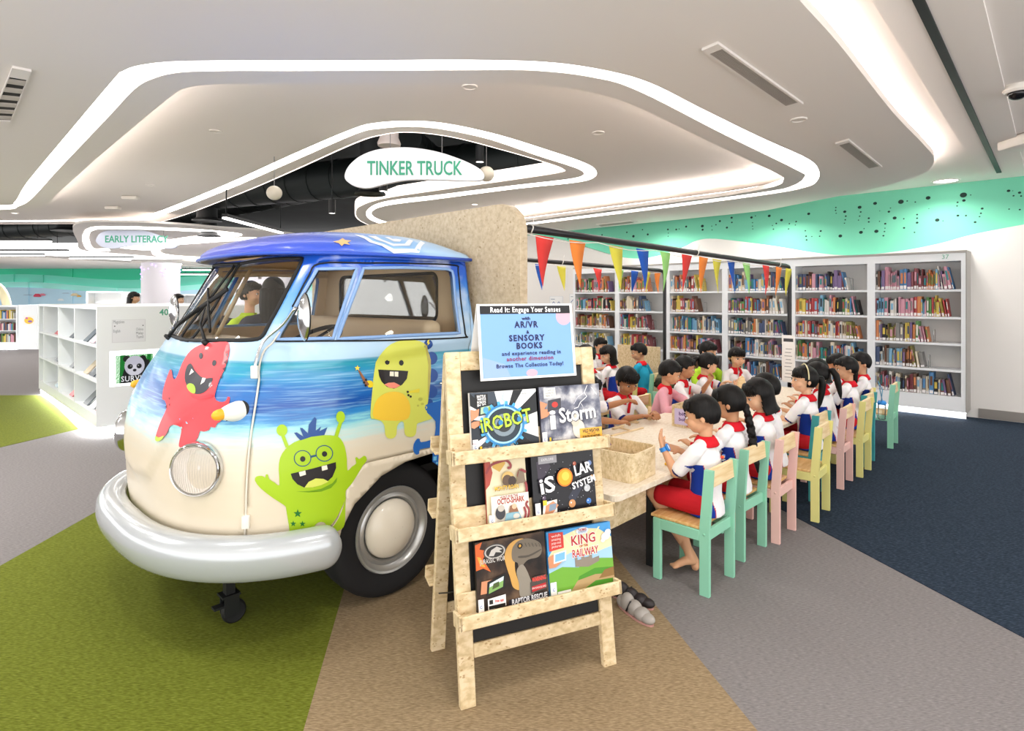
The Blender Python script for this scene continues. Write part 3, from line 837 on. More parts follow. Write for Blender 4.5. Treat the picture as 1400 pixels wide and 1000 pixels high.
# paint: a printed seaside picture wrapped round the cab, drawn by height
def van_paint():
    m = bpy.data.materials.new('seaside_wrap'); m.use_nodes = True; MATS['seaside_wrap'] = m
    nt = m.node_tree; p = nt.nodes['Principled BSDF']; p.inputs['Roughness'].default_value = .3; p.inputs['Coat Weight'].default_value = .35; p.inputs['Coat Roughness'].default_value = .12
    L = nt.links.new; N = nt.nodes.new
    tc = N('ShaderNodeTexCoord'); sp = N('ShaderNodeSeparateXYZ'); L(tc.outputs['Object'], sp.inputs[0])
    mp = N('ShaderNodeMapping'); mp.inputs['Scale'].default_value = (1.3, 1.3, 14); L(tc.outputs['Object'], mp.inputs[0])
    n1 = N('ShaderNodeTexNoise'); n1.inputs['Scale'].default_value = 2.2; n1.inputs['Detail'].default_value = 6; n1.inputs['Roughness'].default_value = .65; L(mp.outputs[0], n1.inputs['Vector'])
    # height disturbed by the noise below the horizon line only
    a1 = N('ShaderNodeMath'); a1.operation = 'SUBTRACT'; a1.inputs[1].default_value = .5; L(n1.outputs['Fac'], a1.inputs[0])
    a2 = N('ShaderNodeMath'); a2.operation = 'MULTIPLY'; a2.inputs[1].default_value = .16; L(a1.outputs[0], a2.inputs[0])
    lt = N('ShaderNodeMapRange'); lt.inputs['From Min'].default_value = 1.215; lt.inputs['From Max'].default_value = 1.18; L(sp.outputs['Z'], lt.inputs['Value'])
    a3 = N('ShaderNodeMath'); a3.operation = 'MULTIPLY'; L(a2.outputs[0], a3.inputs[0]); L(lt.outputs[0], a3.inputs[1])
    z = N('ShaderNodeMath'); z.operation = 'ADD'; L(sp.outputs['Z'], z.inputs[0]); L(a3.outputs[0], z.inputs[1])
    mr = N('ShaderNodeMapRange'); mr.inputs['From Min'].default_value = .3; mr.inputs['From Max'].default_value = 1.8; L(z.outputs[0], mr.inputs['Value'])
    r = N('ShaderNodeValToRGB'); L(mr.outputs[0], r.inputs[0])
    stops = [(.30, 'ddd0b6'), (.62, 'e0d4bf'), (.76, 'dccfb8'), (.84, 'd9d3c2'), (.88, 'bfdcd9'), (.935, '8ccfd8'), (.965, '2f86c6'), (1.02, '0a4a9e'), (1.09, '1d6ab4'), (1.15, '2a8bbd'), (1.195, '2f9cb4'), (1.213, '2a8fae'), (1.217, 'a9cbe4'), (1.30, 'b4d2ee'), (1.40, '86b9e8'), (1.52, '4a93de'), (1.62, '1f62cc'), (1.72, '1c4fbf')]
    e = r.color_ramp.elements
    while len(e) > 1: e.remove(e[-1])
    e[0].position = 0; e[0].color = lin(stops[0][1])
    for zz, c in stops[1:]:
        x = e.new((zz-.3)/1.5); x.color = lin(c)
    # clouds on the sky part
    n2 = N('ShaderNodeTexNoise'); n2.inputs['Scale'].default_value = 5; n2.inputs['Detail'].default_value = 5; L(tc.outputs['Object'], n2.inputs['Vector'])
    c1 = N('ShaderNodeMapRange'); c1.inputs['From Min'].default_value = .52; c1.inputs['From Max'].default_value = .72; c1.inputs['To Max'].default_value = .7; L(n2.outputs['Fac'], c1.inputs['Value'])
    sk = N('ShaderNodeMapRange'); sk.inputs['From Min'].default_value = 1.22; sk.inputs['From Max'].default_value = 1.26; L(sp.outputs['Z'], sk.inputs['Value'])
    c2 = N('ShaderNodeMath'); c2.operation = 'MULTIPLY'; L(c1.outputs[0], c2.inputs[0]); L(sk.outputs[0], c2.inputs[1])
    mx = N('ShaderNodeMixRGB'); mx.inputs[2].default_value = lin('dfe8f2'); L(c2.outputs[0], mx.inputs[0]); L(r.outputs[0], mx.inputs[1])
    mp3 = N('ShaderNodeMapping'); mp3.inputs['Scale'].default_value = (2.2, 2.2, 60); L(tc.outputs['Object'], mp3.inputs[0])
    n3 = N('ShaderNodeTexNoise'); n3.inputs['Scale'].default_value = 2.0; n3.inputs['Detail'].default_value = 5; L(mp3.outputs[0], n3.inputs['Vector'])
    k1 = N('ShaderNodeMapRange'); k1.inputs['From Min'].default_value = .5; k1.inputs['From Max'].default_value = .66; k1.inputs['To Max'].default_value = .42; L(n3.outputs['Fac'], k1.inputs['Value'])
    k2 = N('ShaderNodeMapRange'); k2.inputs['From Min'].default_value = .93; k2.inputs['From Max'].default_value = .99; L(sp.outputs['Z'], k2.inputs['Value'])
    k3 = N('ShaderNodeMapRange'); k3.inputs['From Min'].default_value = 1.215; k3.inputs['From Max'].default_value = 1.18; L(sp.outputs['Z'], k3.inputs['Value'])
    k4 = N('ShaderNodeMath'); k4.operation = 'MULTIPLY'; L(k2.outputs[0], k4.inputs[0]); L(k3.outputs[0], k4.inputs[1])
    k5 = N('ShaderNodeMath'); k5.operation = 'MULTIPLY'; L(k4.outputs[0], k5.inputs[0]); L(k1.outputs[0], k5.inputs[1])
    m3 = N('ShaderNodeMixRGB'); m3.inputs[2].default_value = lin('9fd0ea'); L(k5.outputs[0], m3.inputs[0]); L(mx.outputs[0], m3.inputs[1])
    L(m3.outputs[0], p.inputs['Base Color'])
    return m
WRAP = van_paint()
def roof_paint():
    m = bpy.data.materials.new('roof_wrap'); m.use_nodes = True
    nt = m.node_tree; p = nt.nodes['Principled BSDF']; p.inputs['Roughness'].default_value = .35; p.inputs['Coat Weight'].default_value = .3; p.inputs['Coat Roughness'].default_value = .15
    L = nt.links.new; N = nt.nodes.new
    tc = N('ShaderNodeTexCoord'); sp = N('ShaderNodeSeparateXYZ'); L(tc.outputs['Object'], sp.inputs[0])
    n2 = N('ShaderNodeTexNoise'); n2.inputs['Scale'].default_value = 3.5; n2.inputs['Detail'].default_value = 5; L(tc.outputs['Object'], n2.inputs['Vector'])
    ad = N('ShaderNodeMath'); ad.operation = 'MULTIPLY_ADD'; ad.inputs[1].default_value = .35; L(n2.outputs['Fac'], ad.inputs[0]); L(sp.outputs['X'], ad.inputs[2])
    mr = N('ShaderNodeMapRange'); mr.inputs['From Min'].default_value = 1.2; mr.inputs['From Max'].default_value = 2.4; L(ad.outputs[0], mr.inputs['Value'])
    r = N('ShaderNodeValToRGB'); L(mr.outputs[0], r.inputs[0]); e = r.color_ramp.elements
    e[0].color = lin('3c50c8'); e[0].position = .1; e[1].color = lin('a9cdf0'); e[1].position = .75
    x = e.new(.36); x.color = lin('3a5cd0'); x = e.new(.55); x.color = lin('6a9ce4')
    L(r.outputs[0], p.inputs['Base Color']); return m
ROOFM = roof_paint()
INT = mat('cab_interior', 'ecd6b2', .7)
CHROME = mat('chrome', 'd8dadd', .12, 1.0)
RUBBER = mat('rubber_black', '141416', .6)
CREAM = mat('cream_enamel', 'ece3d2', .3, coat=.3)

van = thing('van_cab', 'vintage camper van cab wrapped in a seaside picture with cartoon monsters', 'van', W(0, 0, 0), TH)
def vlink(name, bm, m, parent=None, **k): return link(name, bm, m, parent or van, **k)

ws = spline(vpts([(327, 361), (370, 355), (406, 353.5), (412, 358), (392, 398), (367, 445), (359, 460), (345, 465), (300, 465.5), (258, 465), (249, 459), (285, 412), (318, 368)]), True, 3)
door_px = [(436, 357.5), (530, 356), (628, 359), (637, 364), (642, 420), (641, 480), (640, 560), (638, 600), (606, 608), (564, 618), (511, 630), (500, 633), (484, 649), (473, 670), (469, 690), (461, 710), (450, 725), (440, 750), (336, 758), (335, 740), (337, 690), (343, 600), (352, 540), (360, 484), (376, 466), (400, 423), (425, 375)]
door = vpts(door_px)
vent = vpts([(434, 368), (488, 367), (472, 413), (455, 463), (381, 465), (384, 455), (408, 412)])
mainw = vpts([(497, 367), (555, 366), (612, 368), (618, 371), (620, 378), (623, 420), (626, 456), (540, 460), (461, 464), (478, 418)])
BOT = .36
arch_a = [(1.365, BOT), (1.38, .44), (1.44, .545), (1.58, .645), (1.72, .685), (1.88, .695), (2.02, .66), (2.11, .58), (2.14, .47), (2.15, BOT)]
def s_at(a, z):
    lo, hi = .3, SMAX
    for _ in range(40):
        m_ = (lo+hi)/2
        if vplan(m_, z).x < a: lo = m_
        else: hi = m_
    return lo
arch = [(s_at(a, z), z) for a, z in arch_a]
outer = [(SMAX, 1.71), (-SMAX, 1.71), (-SMAX, BOT)] + mirror(list(reversed(arch))) + arch + [(SMAX, BOT)]
# order: top edge right->left, down, bottom left->right
outer = [(-SMAX, 1.71), (-SMAX, BOT)] + [(-s, z) for s, z in reversed(arch)] + arch + [(SMAX, BOT), (SMAX, 1.71)]
def grow(lp, d):
    o = []
    n = len(lp); area = sum(lp[i][0]*lp[(i+1) % n][1]-lp[(i+1) % n][0]*lp[i][1] for i in range(n)); sg = 1 if area > 0 else -1
    for i in range(n):
        a, b = lp[i-1], lp[(i+1) % n]; dx, dy = b[0]-a[0], b[1]-a[1]; L_ = math.hypot(dx, dy) or 1
        o.append((lp[i][0]+sg*dy/L_*d, lp[i][1]-sg*dx/L_*d))
    return o
# the door stops above the arch
doorz = [(s, max(z, BOT+.02)) for s, z in door]
dh = grow(doorz, .004)
skin_obj('body_shell', WRAP, van, outer, [ws, mirror(ws), dh, mirror(dh)], 0, .024, thick=.03, mats=[WRAP, INT])
for sd in (1, -1):
    f_ = (lambda l: l) if sd == 1 else mirror
    d_ = skin_obj('door', WRAP, van, f_(doorz), [f_(vent), f_(mainw)], 0.0, .024, thick=.03, mats=[WRAP, INT])
    for nm, lp in (('vent_window', vent), ('side_window', mainw)):
        bm = BM(); L_ = subdiv(dedupe(f_(lp)), .03)
        P_ = [vsurf(s, z, .001) for s, z in L_]; Nn = [vnorm(s, z) for s, z in L_]
        closed_tube(bm, P_, .006, 8, Nn, rx=.009)
        g_ = link('window_seal', bm, mat('seal_blue', '86a8d8', .3) if nm == 'vent_window' else mat('seal_blue', '86a8d8', .3), d_)
        skin_obj(nm, glass_mat('cab_glass', (.98, .985, .98), .1), d_, f_(lp), [], -.012, .05)
    # black outline of the window opening in the door frame
    bm = BM()
    line = spline(vpts([(378, 468), (440, 467), (500, 466.5), (560, 465), (631, 462), (633, 457), (630, 420), (626, 372), (621, 363), (560, 360.5), (500, 360), (437, 361), (422, 378), (400, 420)]), False, 4)
    tube(bm, [vsurf(*((s, z) if sd == 1 else (-s, z)), .003) for s, z in line], .0042, 6)
    link('door_rubber', bm, RUBBER, d_)
    # windscreen pane
    L_ = subdiv(dedupe(f_(ws)), .03); bm = BM()
    closed_tube(bm, [vsurf(s, z, .001) for s, z in L_], .007, 8, [vnorm(s, z) for s, z in L_], rx=.010)
    fr = vlink('windscreen_seal', bm, RUBBER)
    skin_obj('windscreen', glass_mat('cab_glass', (.98, .985, .98), .1), fr, f_(ws), [], -.012, .05)
# trim line along the nose crease and door front edge
bm = BM(); tube(bm, [vsurf(s, z, .004) for s, z in spline(vpts([(384, 455), (374, 470), (361, 486), (352, 540), (343, 600), (337, 690), (335, 752)]), False, 6)], .0045, 6)
vlink('door_trim', bm, mat('cream_trim', 'e4ddcf', .35))

# roof: a shallow dome with a visor over the windscreen
RA0, RW, RC, RN, RZ0, RH = 1.125, .79, 1.95, 2.9, 1.712, .158
def rrho(a, b):
    u = abs(b-CB)/RW; v = max(0.0, (RC-a)/(RC-RA0)); return (u**RN+v**RN)**(1/RN)
def roof_z(a, b, off=0.0):
    r_ = min(1.0, rrho(a, b)); h = RH*(1-r_**2.9)**.55
    t = max(0, (r_-.9)/.1)
    fr = max(0, min(1, (a-1.86)/.34)); h *= 1-.42*fr**3
    return Vector((a, b, RZ0+h+off-.0*t))
bm = BM()
ro = []
for k in range(-60, 61):
    ph = k/60*PI/2; sb = math.copysign(abs(math.sin(ph))**(2/RN), ph); ca = abs(math.cos(ph))**(2/RN)
    ro.append((RC-(RC-RA0)*ca, CB+RW*sb))
ro = [(2.215, CB-RW)] + ro + [(2.215, CB+RW)]
inner = [(1.7+(a-1.7)*.985, CB+(b-CB)*.985) for a, b in ro]
rf = skin_obj('roof', ROOFM, van, ro, [], 0, .04, f=roof_z, thick=.018, mats=[ROOFM, mat('visor_underside', 'cfc4bb', .5)])
# rounded gutter lip
bm = BM(); tube(bm, [Vector((a, b, RZ0)) for a, b in ro], .009, 8); vlink('gutter', bm, mat('gutter_blue', '2f55c4', .3))
# closing panel at the cab's back edge, with the roof's section
bm = BM()
prof = [(CB-RW+.01+2*(RW-.01)*k/30) for k in range(31)]
top = [bm.verts.new(roof_z(2.2, b, -.004)) for b in prof]; bot = [bm.verts.new((2.2, b, 1.70)) for b in prof]
for i in range(30): bm.faces.new((top[i], top[i+1], bot[i+1], bot[i]))
vlink('roof_back', bm, ROOFM, rf)
# headliner
bm = BM(); slab(bm, [(1.30+(a-1.9)*.0 if False else 1.75+(a-1.75)*.80, CB+(b-CB)*.93) for a, b in ro if a < 2.2] + [(2.18, CB+.72), (2.18, CB-.72)][::1], 1.70, 1.708)
vlink('headliner', bm, mat('headliner', 'd2b080', .8))
# back wall of the cab with its window, bench back, dash, floor
bm = BM()
bw = [(CB-.83, .45), (CB+.83, .45), (CB+.83, 1.2), (CB+.75, 1.7), (CB-.75, 1.7), (CB-.83, 1.2)]
def rrect(x0, x1, y0, y1, r_, n=5):
    o = []
    for cx, cy, a0 in ((x1-r_, y1-r_, 0), (x0+r_, y1-r_, PI/2), (x0+r_, y0+r_, PI), (x1-r_, y0+r_, 1.5*PI)):
        o += [(cx+r_*math.cos(a0+k/n*PI/2), cy+r_*math.sin(a0+k/n*PI/2)) for k in range(n+1)]
    return o
MBZ = Matrix(((0, 0, 1, 0), (1, 0, 0, 0), (0, 1, 0, 0), (0, 0, 0, 1)))
rw = rrect(2.70, 3.80, 1.36, 1.645, .05)
slab(bm, bw, 2.165, 2.185, [rw], M=MBZ); bwall = vlink('rear_wall', bm, INT)
bm = BM(); closed_tube(bm, [(2.163, y, z) for y, z in rw], .009, 8, [(1, 0, 0)]*len(rw)); vlink('rear_window_seal', bm, RUBBER, bwall)
bm = BM(); slab(bm, rw, 2.172, 2.176, M=MBZ); vlink('rear_window', bm, glass_mat('cab_glass'), bwall)
bm = BM(); bbox(bm, (1.93, CB-.74, .8), (2.06, CB+.74, 1.375), .045, 3); vlink('bench_back', bm, mat('bench_vinyl', 'dcc6a4', .5), auto=50)
bm = BM(); bbox(bm, (1.5, CB-.74, .72), (2.0, CB+.74, .86), .04, 3); vlink('bench_seat', bm, mat('bench_vinyl', 'dcc6a4', .5), auto=50)
bm = BM()
slab(bm, [(a+.03, b) for a, b in [(vplan(s, 1.25).x, CB-(vplan(s, 1.25).y-CB)*.96) for s in [i*.06-1.02 for i in range(35)]]] + [(1.42, CB-.74)][::1] + [(1.42, CB+.74)], 1.16, 1.262)
vlink('dashboard', bm, mat('dash_cream', 'e2d2b6', .5))
bm = BM(); box(bm, (1.25, CB-.72, .56), (2.16, CB+.72, .60)); vlink('cab_floor', bm, RUBBER)
# steering wheel
bm = BM()
Ms = Matrix.Translation((1.42, 2.86, 1.25)) @ Matrix.Rotation(R(-28), 4, 'Y')
closed_tube(bm, [Ms @ Vector((.2*math.cos(t), .2*math.sin(t), 0)) for t in [2*PI*k/32 for k in range(32)]], .012, 8)
for t in (0, 2*PI/3, 4*PI/3): tube(bm, [Ms @ Vector((0, 0, 0)), Ms @ Vector((.2*math.cos(t), .2*math.sin(t), 0))], .008, 6)
tube(bm, [Ms @ Vector((0, 0, 0)), Ms @ Vector((0, 0, -.35))], .018, 8); vlink('steering_wheel', bm, RUBBER)
# slanting wooden stay seen through the windscreen
bm = BM(); tube(bm, [(1.187, 3.40, 1.29), (1.37, 3.40, 1.66)], .011, 6); tube(bm, [(1.42, 3.93, 1.655), (2.14, 3.95, 1.655)], .016, 6); vlink('stay', bm, mat('stay_wood', 'e2cca6', .6))

# bumper
prof = [(.004, .488), (.058, .510), (.104, .504), (.134, .474), (.144, .425), (.137, .372), (.114, .332), (.075, .316), (.05, .326), (.045, .38), (.04, .44), (.004, .466)]
bm = BM(); rings = []
path_n = []
SB = s_at(1.345, .5)
for i in range(-64, 65):
    s = i/64*SB; c = vplan(s, .5); n = vnorm(s, .5); n.z = 0; n.normalize(); path_n.append((s, c, n))
for s, c, n in path_n:
    q = abs(s); e = min(1.0, max(0.0, (SB-q)/.07)); e = math.sqrt(max(0, 1-(1-e)**2)); e = .18+.82*e
    rg = []
    for (o_, z) in prof:
        oo = .05+(o_-.05)*(.45+.55*e); zz = .415+(z-.415)*e
        rg.append(bm.verts.new(Vector((c.x+n.x*oo, c.y+n.y*oo, zz))))
    rings.append(rg)
for i in range(len(rings)-1):
    for k in range(len(prof)):
        f = bm.faces.new((rings[i][k], rings[i][(k+1) % len(prof)], rings[i+1][(k+1) % len(prof)], rings[i+1][k])); f.smooth = True
bm.faces.new(rings[0]); bm.faces.new(list(reversed(rings[-1])))
bp = vlink('bumper', bm, mat('bumper_silver', 'b9bec2', .22, .25, coat=.4), auto=60)
md = bp.modifiers.new('s', 'SUBSURF'); md.levels = 1; md.render_levels = 1

# underbody
bm = BM(); bbox(bm, (1.05, CB-.60, .30), (2.2, CB+.66, .56), .03); vlink('underbody', bm, mat('underbody_black', '0c0c0d', .8))
# wheels
def wheel(y, side):
    # axis along b; outer face towards -side
    M = Matrix.Translation((1.70, y, .335)) @ Matrix.Rotation(PI/2*side, 4, 'X')
    bm = BM()
    lathe(bm, [(.205, -.085), (.235, -.095), (.29, -.098), (.318, -.088), (.333, -.06), (.336, 0), (.333, .06), (.318, .088), (.29, .098), (.235, .095), (.208, .082), (.20, .05), (.2, -.06), (.205, -.085)], 64, M, cap=False)
    o = vlink('wheel', bm, mat('tyre_rubber', '17171a', .75), auto=50)
    bm = BM()
    lathe(bm, [(.207, .082), (.214, .088), (.21, .094), (.2, .09), (.192, .074), (.178, .066), (.17, .072), (.16, .074), (.15, .06), (.145, .05), (.1, .04), (0, .04)], 64, M, cap=False)
    link('rim', bm, mat('rim_silver', 'b3b3b1', .3, .6), o, auto=40)
    bm = BM()
    lathe(bm, [(.142, .055), (.146, .064), (.14, .078), (.12, .098), (.085, .118), (.045, .128), (0, .131)], 48, M, cap=False)
    hub = link('hub_cap', bm, CREAM, o, auto=60)
    bm = BM(); Mb = M @ Matrix.Translation((0, 0, .1285))
    closed_tube(bm, [Mb @ Vector((.036*math.cos(t), .036*math.sin(t), -.003)) for t in [2*PI*k/28 for k in range(28)]], .0022, 6)
    for a, b in (((-.014, .034), (-.001, .003)), ((.014, .034), (.001, .003)), ((-.030, .018), (-.014, -.031)), ((-.014, -.031), (0, -.002)), ((0, -.002), (.014, -.031)), ((.014, -.031), (.030, .018))):
        tube(bm, [Mb @ Vector((a[0], a[1], -.002)), Mb @ Vector((b[0], b[1], -.001))], .002, 6)
    link('emblem', bm, mat('emblem_cream', 'd8cfbd', .3), hub)
wheel(2.56, 1)
wheel(2*CB-2.56, -1)
for sd in (1, -1):
    bm = BM(); fz = lambda y: y if sd == 1 else 2*CB-y
    la = [(a_+(.01 if a_ > 1.75 else -.01), z_+.01) for a_, z_ in arch_a]
    r1 = [bm.verts.new((a_, fz(2.435 if z_ < .6 else 2.44), z_)) for a_, z_ in la]; r2 = [bm.verts.new((a_, fz(2.80), z_)) for a_, z_ in la]
    for i in range(len(la)-1): bm.faces.new((r1[i], r1[i+1], r2[i+1], r2[i]))
    bm.faces.new(r2)
    o = vlink('wheel_arch_liner', bm, RUBBER); md = o.modifiers.new('s', 'SOLIDIFY'); md.thickness = .006
def caster(a, b):
    bm = BM(); lathe(bm, [(.03, -.018), (.045, -.02), (.052, -.014), (.054, 0), (.052, .014), (.045, .02), (.03, .018)], 24, Matrix.Translation((a+.02, b, .056)) @ Matrix.Rotation(PI/2, 4, 'X'))
    o = vlink('caster', bm, RUBBER, auto=40)
    bm = BM(); box(bm, (a-.03, b-.03, .05), (a+.035, b-.024, .14)); box(bm, (a-.03, b+.024, .05), (a+.035, b+.03, .14)); box(bm, (a-.04, b-.035, .135), (a+.04, b+.035, .145)); box(bm, (a-.02, b-.02, .145), (a+.02, b+.02, .32))
    box(bm, (a-.07, b-.02, .09), (a-.02, b+.02, .1))
    link('bracket', bm, BLACK, o)
caster(1.03, 2.80); caster(1.03, 3.70)
# headlights
LENS = mat('lens_milky', 'e6e0da', .12, spec=.6); LENS.node_tree.nodes['Principled BSDF'].inputs['Alpha'].default_value = .25
def headlight(sd):
    s, z = van_hit(272, 641) if sd == 1 else (lambda q: (-q[0], q[1]))(van_hit(272, 641))
    c = vsurf(s, .765); n = vnorm(s, .765); n.z *= .4; ax = (n+Vector((0, -.25*sd, 0))).normalized()
    q = ax.to_track_quat('Z', 'Y').to_matrix().to_4x4()
    M = Matrix.Translation(c-ax*.022) @ q
    bm = BM(); lathe(bm, [(.117, -.02), (.117, .040), (.113, .054), (.108, .060), (.104, .058)], 48, M, cap=False)
    o = vlink('headlight', bm, CHROME, auto=50)
    bm = BM(); lathe(bm, [(.100, .052), (.105, .06), (.09, .073), (.064, .082), (.03, .087), (0, .089)], 40, M, cap=False); link('lens', bm, LENS, o, auto=60)
    bm = BM(); lathe(bm, [(.098, .054), (.085, .02), (.05, -.01), (.015, -.018), (0, -.018)], 40, M, cap=False)
    ellipsoid(bm, M @ Vector((0, 0, .01)), (.014, .014, .02), u=12, v=8)
    link('reflector', bm, mat('reflector', 'efe8e2', .4, .15), o, auto=60)
    bm = BM()
    for k in range(-8, 9):
        x = k*.0105; h = math.sqrt(max(0, .09**2-x*x))
        if h > .02: tube(bm, [M @ Vector((x, y, .058+.028*(1-(x*x+y*y)/.0098))) for y in (-h, -h/2, 0, h/2, h)], .0007, 4)
    link('lens_ribs', bm, mat('rib_grey', 'b4aca6', .3), o)
headlight(1); headlight(-1)
# bullet indicators painted as gull heads
def indicator(sd):
    s, z = van_hit(322, 563); s *= sd
    c = vsurf(s, z); n = vnorm(s, z); ax = Vector((-1, (-.10 if sd == 1 else .10), -.05)).normalized()
    q = ax.to_track_quat('Z', 'Y').to_matrix().to_4x4(); M = Matrix.Translation(c-ax*.045) @ q
    bm = BM(); lathe(bm, [(.043, -.03), (.044, .04), (.040, .062), (.033, .085), (.024, .105)], 28, M, cap=False); o = vlink('indicator', bm, mat('gull_white', 'f2efe6', .3), auto=60)
    bm = BM(); lathe(bm, [(.0245, .104), (.0235, .12), (.019, .135), (.01, .144), (0, .146)], 24, M, cap=False); link('beak', bm, mat('beak_orange', 'f0b02c', .35), o, auto=60)
    bm = BM(); lathe(bm, [(.0445, -.02), (.0465, .016), (.043, .020)], 28, M, cap=False); link('gasket', bm, RUBBER, o)
    bm = BM(); ellipsoid(bm, M @ Vector((.012, -.028, .09)), (.003, .003, .003), u=8, v=6); link('eye', bm, RUBBER, o)
indicator(1); indicator(-1)
# wipers, mirror and its arm, hinges, handle
def wiper(sd):
    s0, z0 = van_hit(283, 470); pts = [(283, 468), (281, 445), (285, 430), (291, 402)]
    bl = vpts([(284.5, 402), (287, 430), (290, 462)]) if 0 else vpts([(288, 398), (289, 430), (291, 455)])
    f = (lambda q, o: vsurf(q[0]*sd, q[1], o))
    bm = BM(); lathe(bm, [(.016, -.004), (.014, .012), (.007, .03)], 12, Matrix.Translation(f((s0, z0), 0)) @ vnorm(s0*sd, z0).to_track_quat('Z', 'Y').to_matrix().to_4x4())
    ar = vpts([(283, 468), (281, 448), (287, 425)])
    tube(bm, [f(ar[0], .012), f(ar[1], .03), f(ar[2], .028)], [.009, .006, .004], 8)
    o = vlink('wiper', bm, BLACK)
    bm = BM(); tube(bm, [f(q, .016) for q in bl], .0065, 6, flat=2.0); link('blade', bm, RUBBER, o)
wiper(1); wiper(-1)
def local(v):
    a, b = AB(v.x, v.y); return Vector((a, b, v.z))
def mirror_arm(sd):
    fl_ = (lambda v: v) if sd == 1 else (lambda v: Vector((v.x, 2*CB-v.y, v.z)))
    LV = Vector
    ht = [vsurf(*van_hit(352, 512), .012), vsurf(*van_hit(356, 495), .022), vsurf(*van_hit(366, 470), .03)]
    m1 = local(at_Y(388, 443, 2.58)); m2 = local(at_Y(404, 421, 2.53)); 
    bm = BM(); tube(bm, [fl_(LV(p)) for p in spline([tuple(p) for p in ht+[m1, m2]], False, 4)], .0075, 8); o = vlink('mirror_arm', bm, CHROME)
    c = local(at_Y(416, 434, 2.50))
    bm = BM()
    ax = Vector((1, -.10, 0)).normalized()
    q = ax.to_track_quat('Z', 'Y').to_matrix().to_4x4(); Mm = Matrix.Translation(c) @ q @ Matrix.Diagonal((1, 1.75, 1, 1))
    lathe(bm, [(0, -.022), (.03, -.02), (.05, -.010), (.058, .0)], 28, Mm, cap=False)
    Mm2 = Mm
    if sd == -1:
        for v in bm.verts: v.co = fl_(v.co)
    h_ = link('mirror_housing', bm, CHROME, o, auto=60)
    bm = BM(); lathe(bm, [(.058, 0), (.061, .004), (.056, .008)], 28, Mm, cap=False)
    if sd == -1:
        for v in bm.verts: v.co = fl_(v.co)
    link('mirror_rim', bm, RUBBER, o)
    bm = BM(); lathe(bm, [(.057, .003), (0, .003)], 28, Mm, cap=False)
    if sd == -1:
        for v in bm.verts: v.co = fl_(v.co)
    link('mirror_glass', bm, mat('mirror_glass', 'e8ecef', .02, 1.0), o)
mirror_arm(1); mirror_arm(-1)
for (hx, hy) in ((352, 510), (337, 713)):
    for sd in (1, -1):
        s, z = van_hit(hx, hy); s *= sd
        c = vsurf(s, z); n = vnorm(s, z); M = face_M(c, Vector((0, 0, 1)).cross(n), (0, 0, 1))
        bm = BM(); bbox(bm, (-.016, -.028, -.002), (.016, .028, .018), .004, 2, M=M); vlink('hinge', bm, mat('hinge_white', 'ece6da', .35), auto=40)
for sd in (1, -1):
    s, z = van_hit(612, 522)
    c = vsurf(s*sd, z); n = vnorm(s*sd, z); M = face_M(c, Vector((0, 0, 1)).cross(n), (0, 0, 1))
    bm = BM(); tube(bm, [M @ Vector(p) for p in ((-.07*sd, 0, .02), (-.03*sd, 0, .032), (.04*sd, 0, .03), (.06*sd, 0, .0))], [.006, .008, .009, .008], 8); lathe(bm, [(.018, 0), (.016, .012), (0, .014)], 16, M @ Matrix.Translation((.06*sd, 0, 0))); vlink('door_handle', bm, CHROME)

# ---- the printed figures: thin film on the skin
LAYER = [0]
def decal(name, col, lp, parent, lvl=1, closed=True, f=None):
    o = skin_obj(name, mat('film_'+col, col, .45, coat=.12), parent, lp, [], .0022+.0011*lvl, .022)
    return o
def tr(pts, ox, oy, sc, sm=3):
    q = [(ox+x/sc, oy+y/sc) for x, y in pts]
    if sm: q = spline(q, True, sm)
    return vpts(q)
def circ(cx, cy, rx, ry=None, n=20, a0=0, a1=2*PI): 
    ry = ry or rx; return [(cx+rx*math.cos(a0+(a1-a0)*k/n), cy+ry*math.sin(a0+(a1-a0)*k/n)) for k in range(n)]
def starp(cx, cy, r_, rot=-PI/2): return [(cx+(r_ if k % 2 == 0 else r_*.42)*math.cos(rot+k*PI/5), cy+(r_ if k % 2 == 0 else r_*.42)*math.sin(rot+k*PI/5)) for k in range(10)]
# red monster on the nose
T3 = (220, 440, 5.556)
red = decal('red_monster', 'e2434c', tr([(400, 160), (500, 155), (522, 178), (522, 260), (500, 360), (462, 450), (440, 540), (430, 600), (470, 612), (498, 600), (514, 566), (528, 576), (515, 640), (480, 700), (465, 750), (430, 775), (415, 805), (380, 800), (370, 822), (330, 836), (300, 832), (285, 880), (240, 930), (195, 948), (150, 955), (141, 930), (155, 860), (160, 805), (130, 785), (100, 798), (88, 830), (70, 862), (30, 900), (-12, 900), (-15, 870), (0, 800), (22, 735), (50, 660), (35, 600), (15, 590), (22, 520), (45, 440), (60, 400), (75, 365), (88, 380), (95, 425), (112, 440), (135, 400), (165, 320), (210, 245), (260, 200), (330, 170)], *T3, 2), van, 1)
decal('toes', 'b8cf3a', tr([(-14, 868), (15, 880), (40, 872), (62, 868), (40, 898), (10, 908), (-12, 900)], *T3, 2), red, 2)
decal('mouth', '2c2c36', tr([(205, 340), (235, 320), (262, 370), (310, 420), (360, 438), (410, 435), (402, 480), (372, 530), (325, 556), (270, 552), (225, 520), (192, 460), (188, 400)], *T3, 2), red, 2)
decal('tongue', 'a6cc3c', tr([(205, 490), (225, 472), (262, 482), (283, 515), (282, 552), (250, 545), (222, 520)], *T3, 2), red, 3)
for q in ([(240, 360), (258, 385), (222, 410)], [(330, 432), (358, 436), (348, 465), (320, 485)]): decal('fang', 'f3eee6', tr(q, *T3, 0), red, 3)
for q in (circ(310, 263, 15, 24), circ(412, 318, 17, 24)): decal('eye', '2c2c36', tr(q, *T3, 0), red, 2)
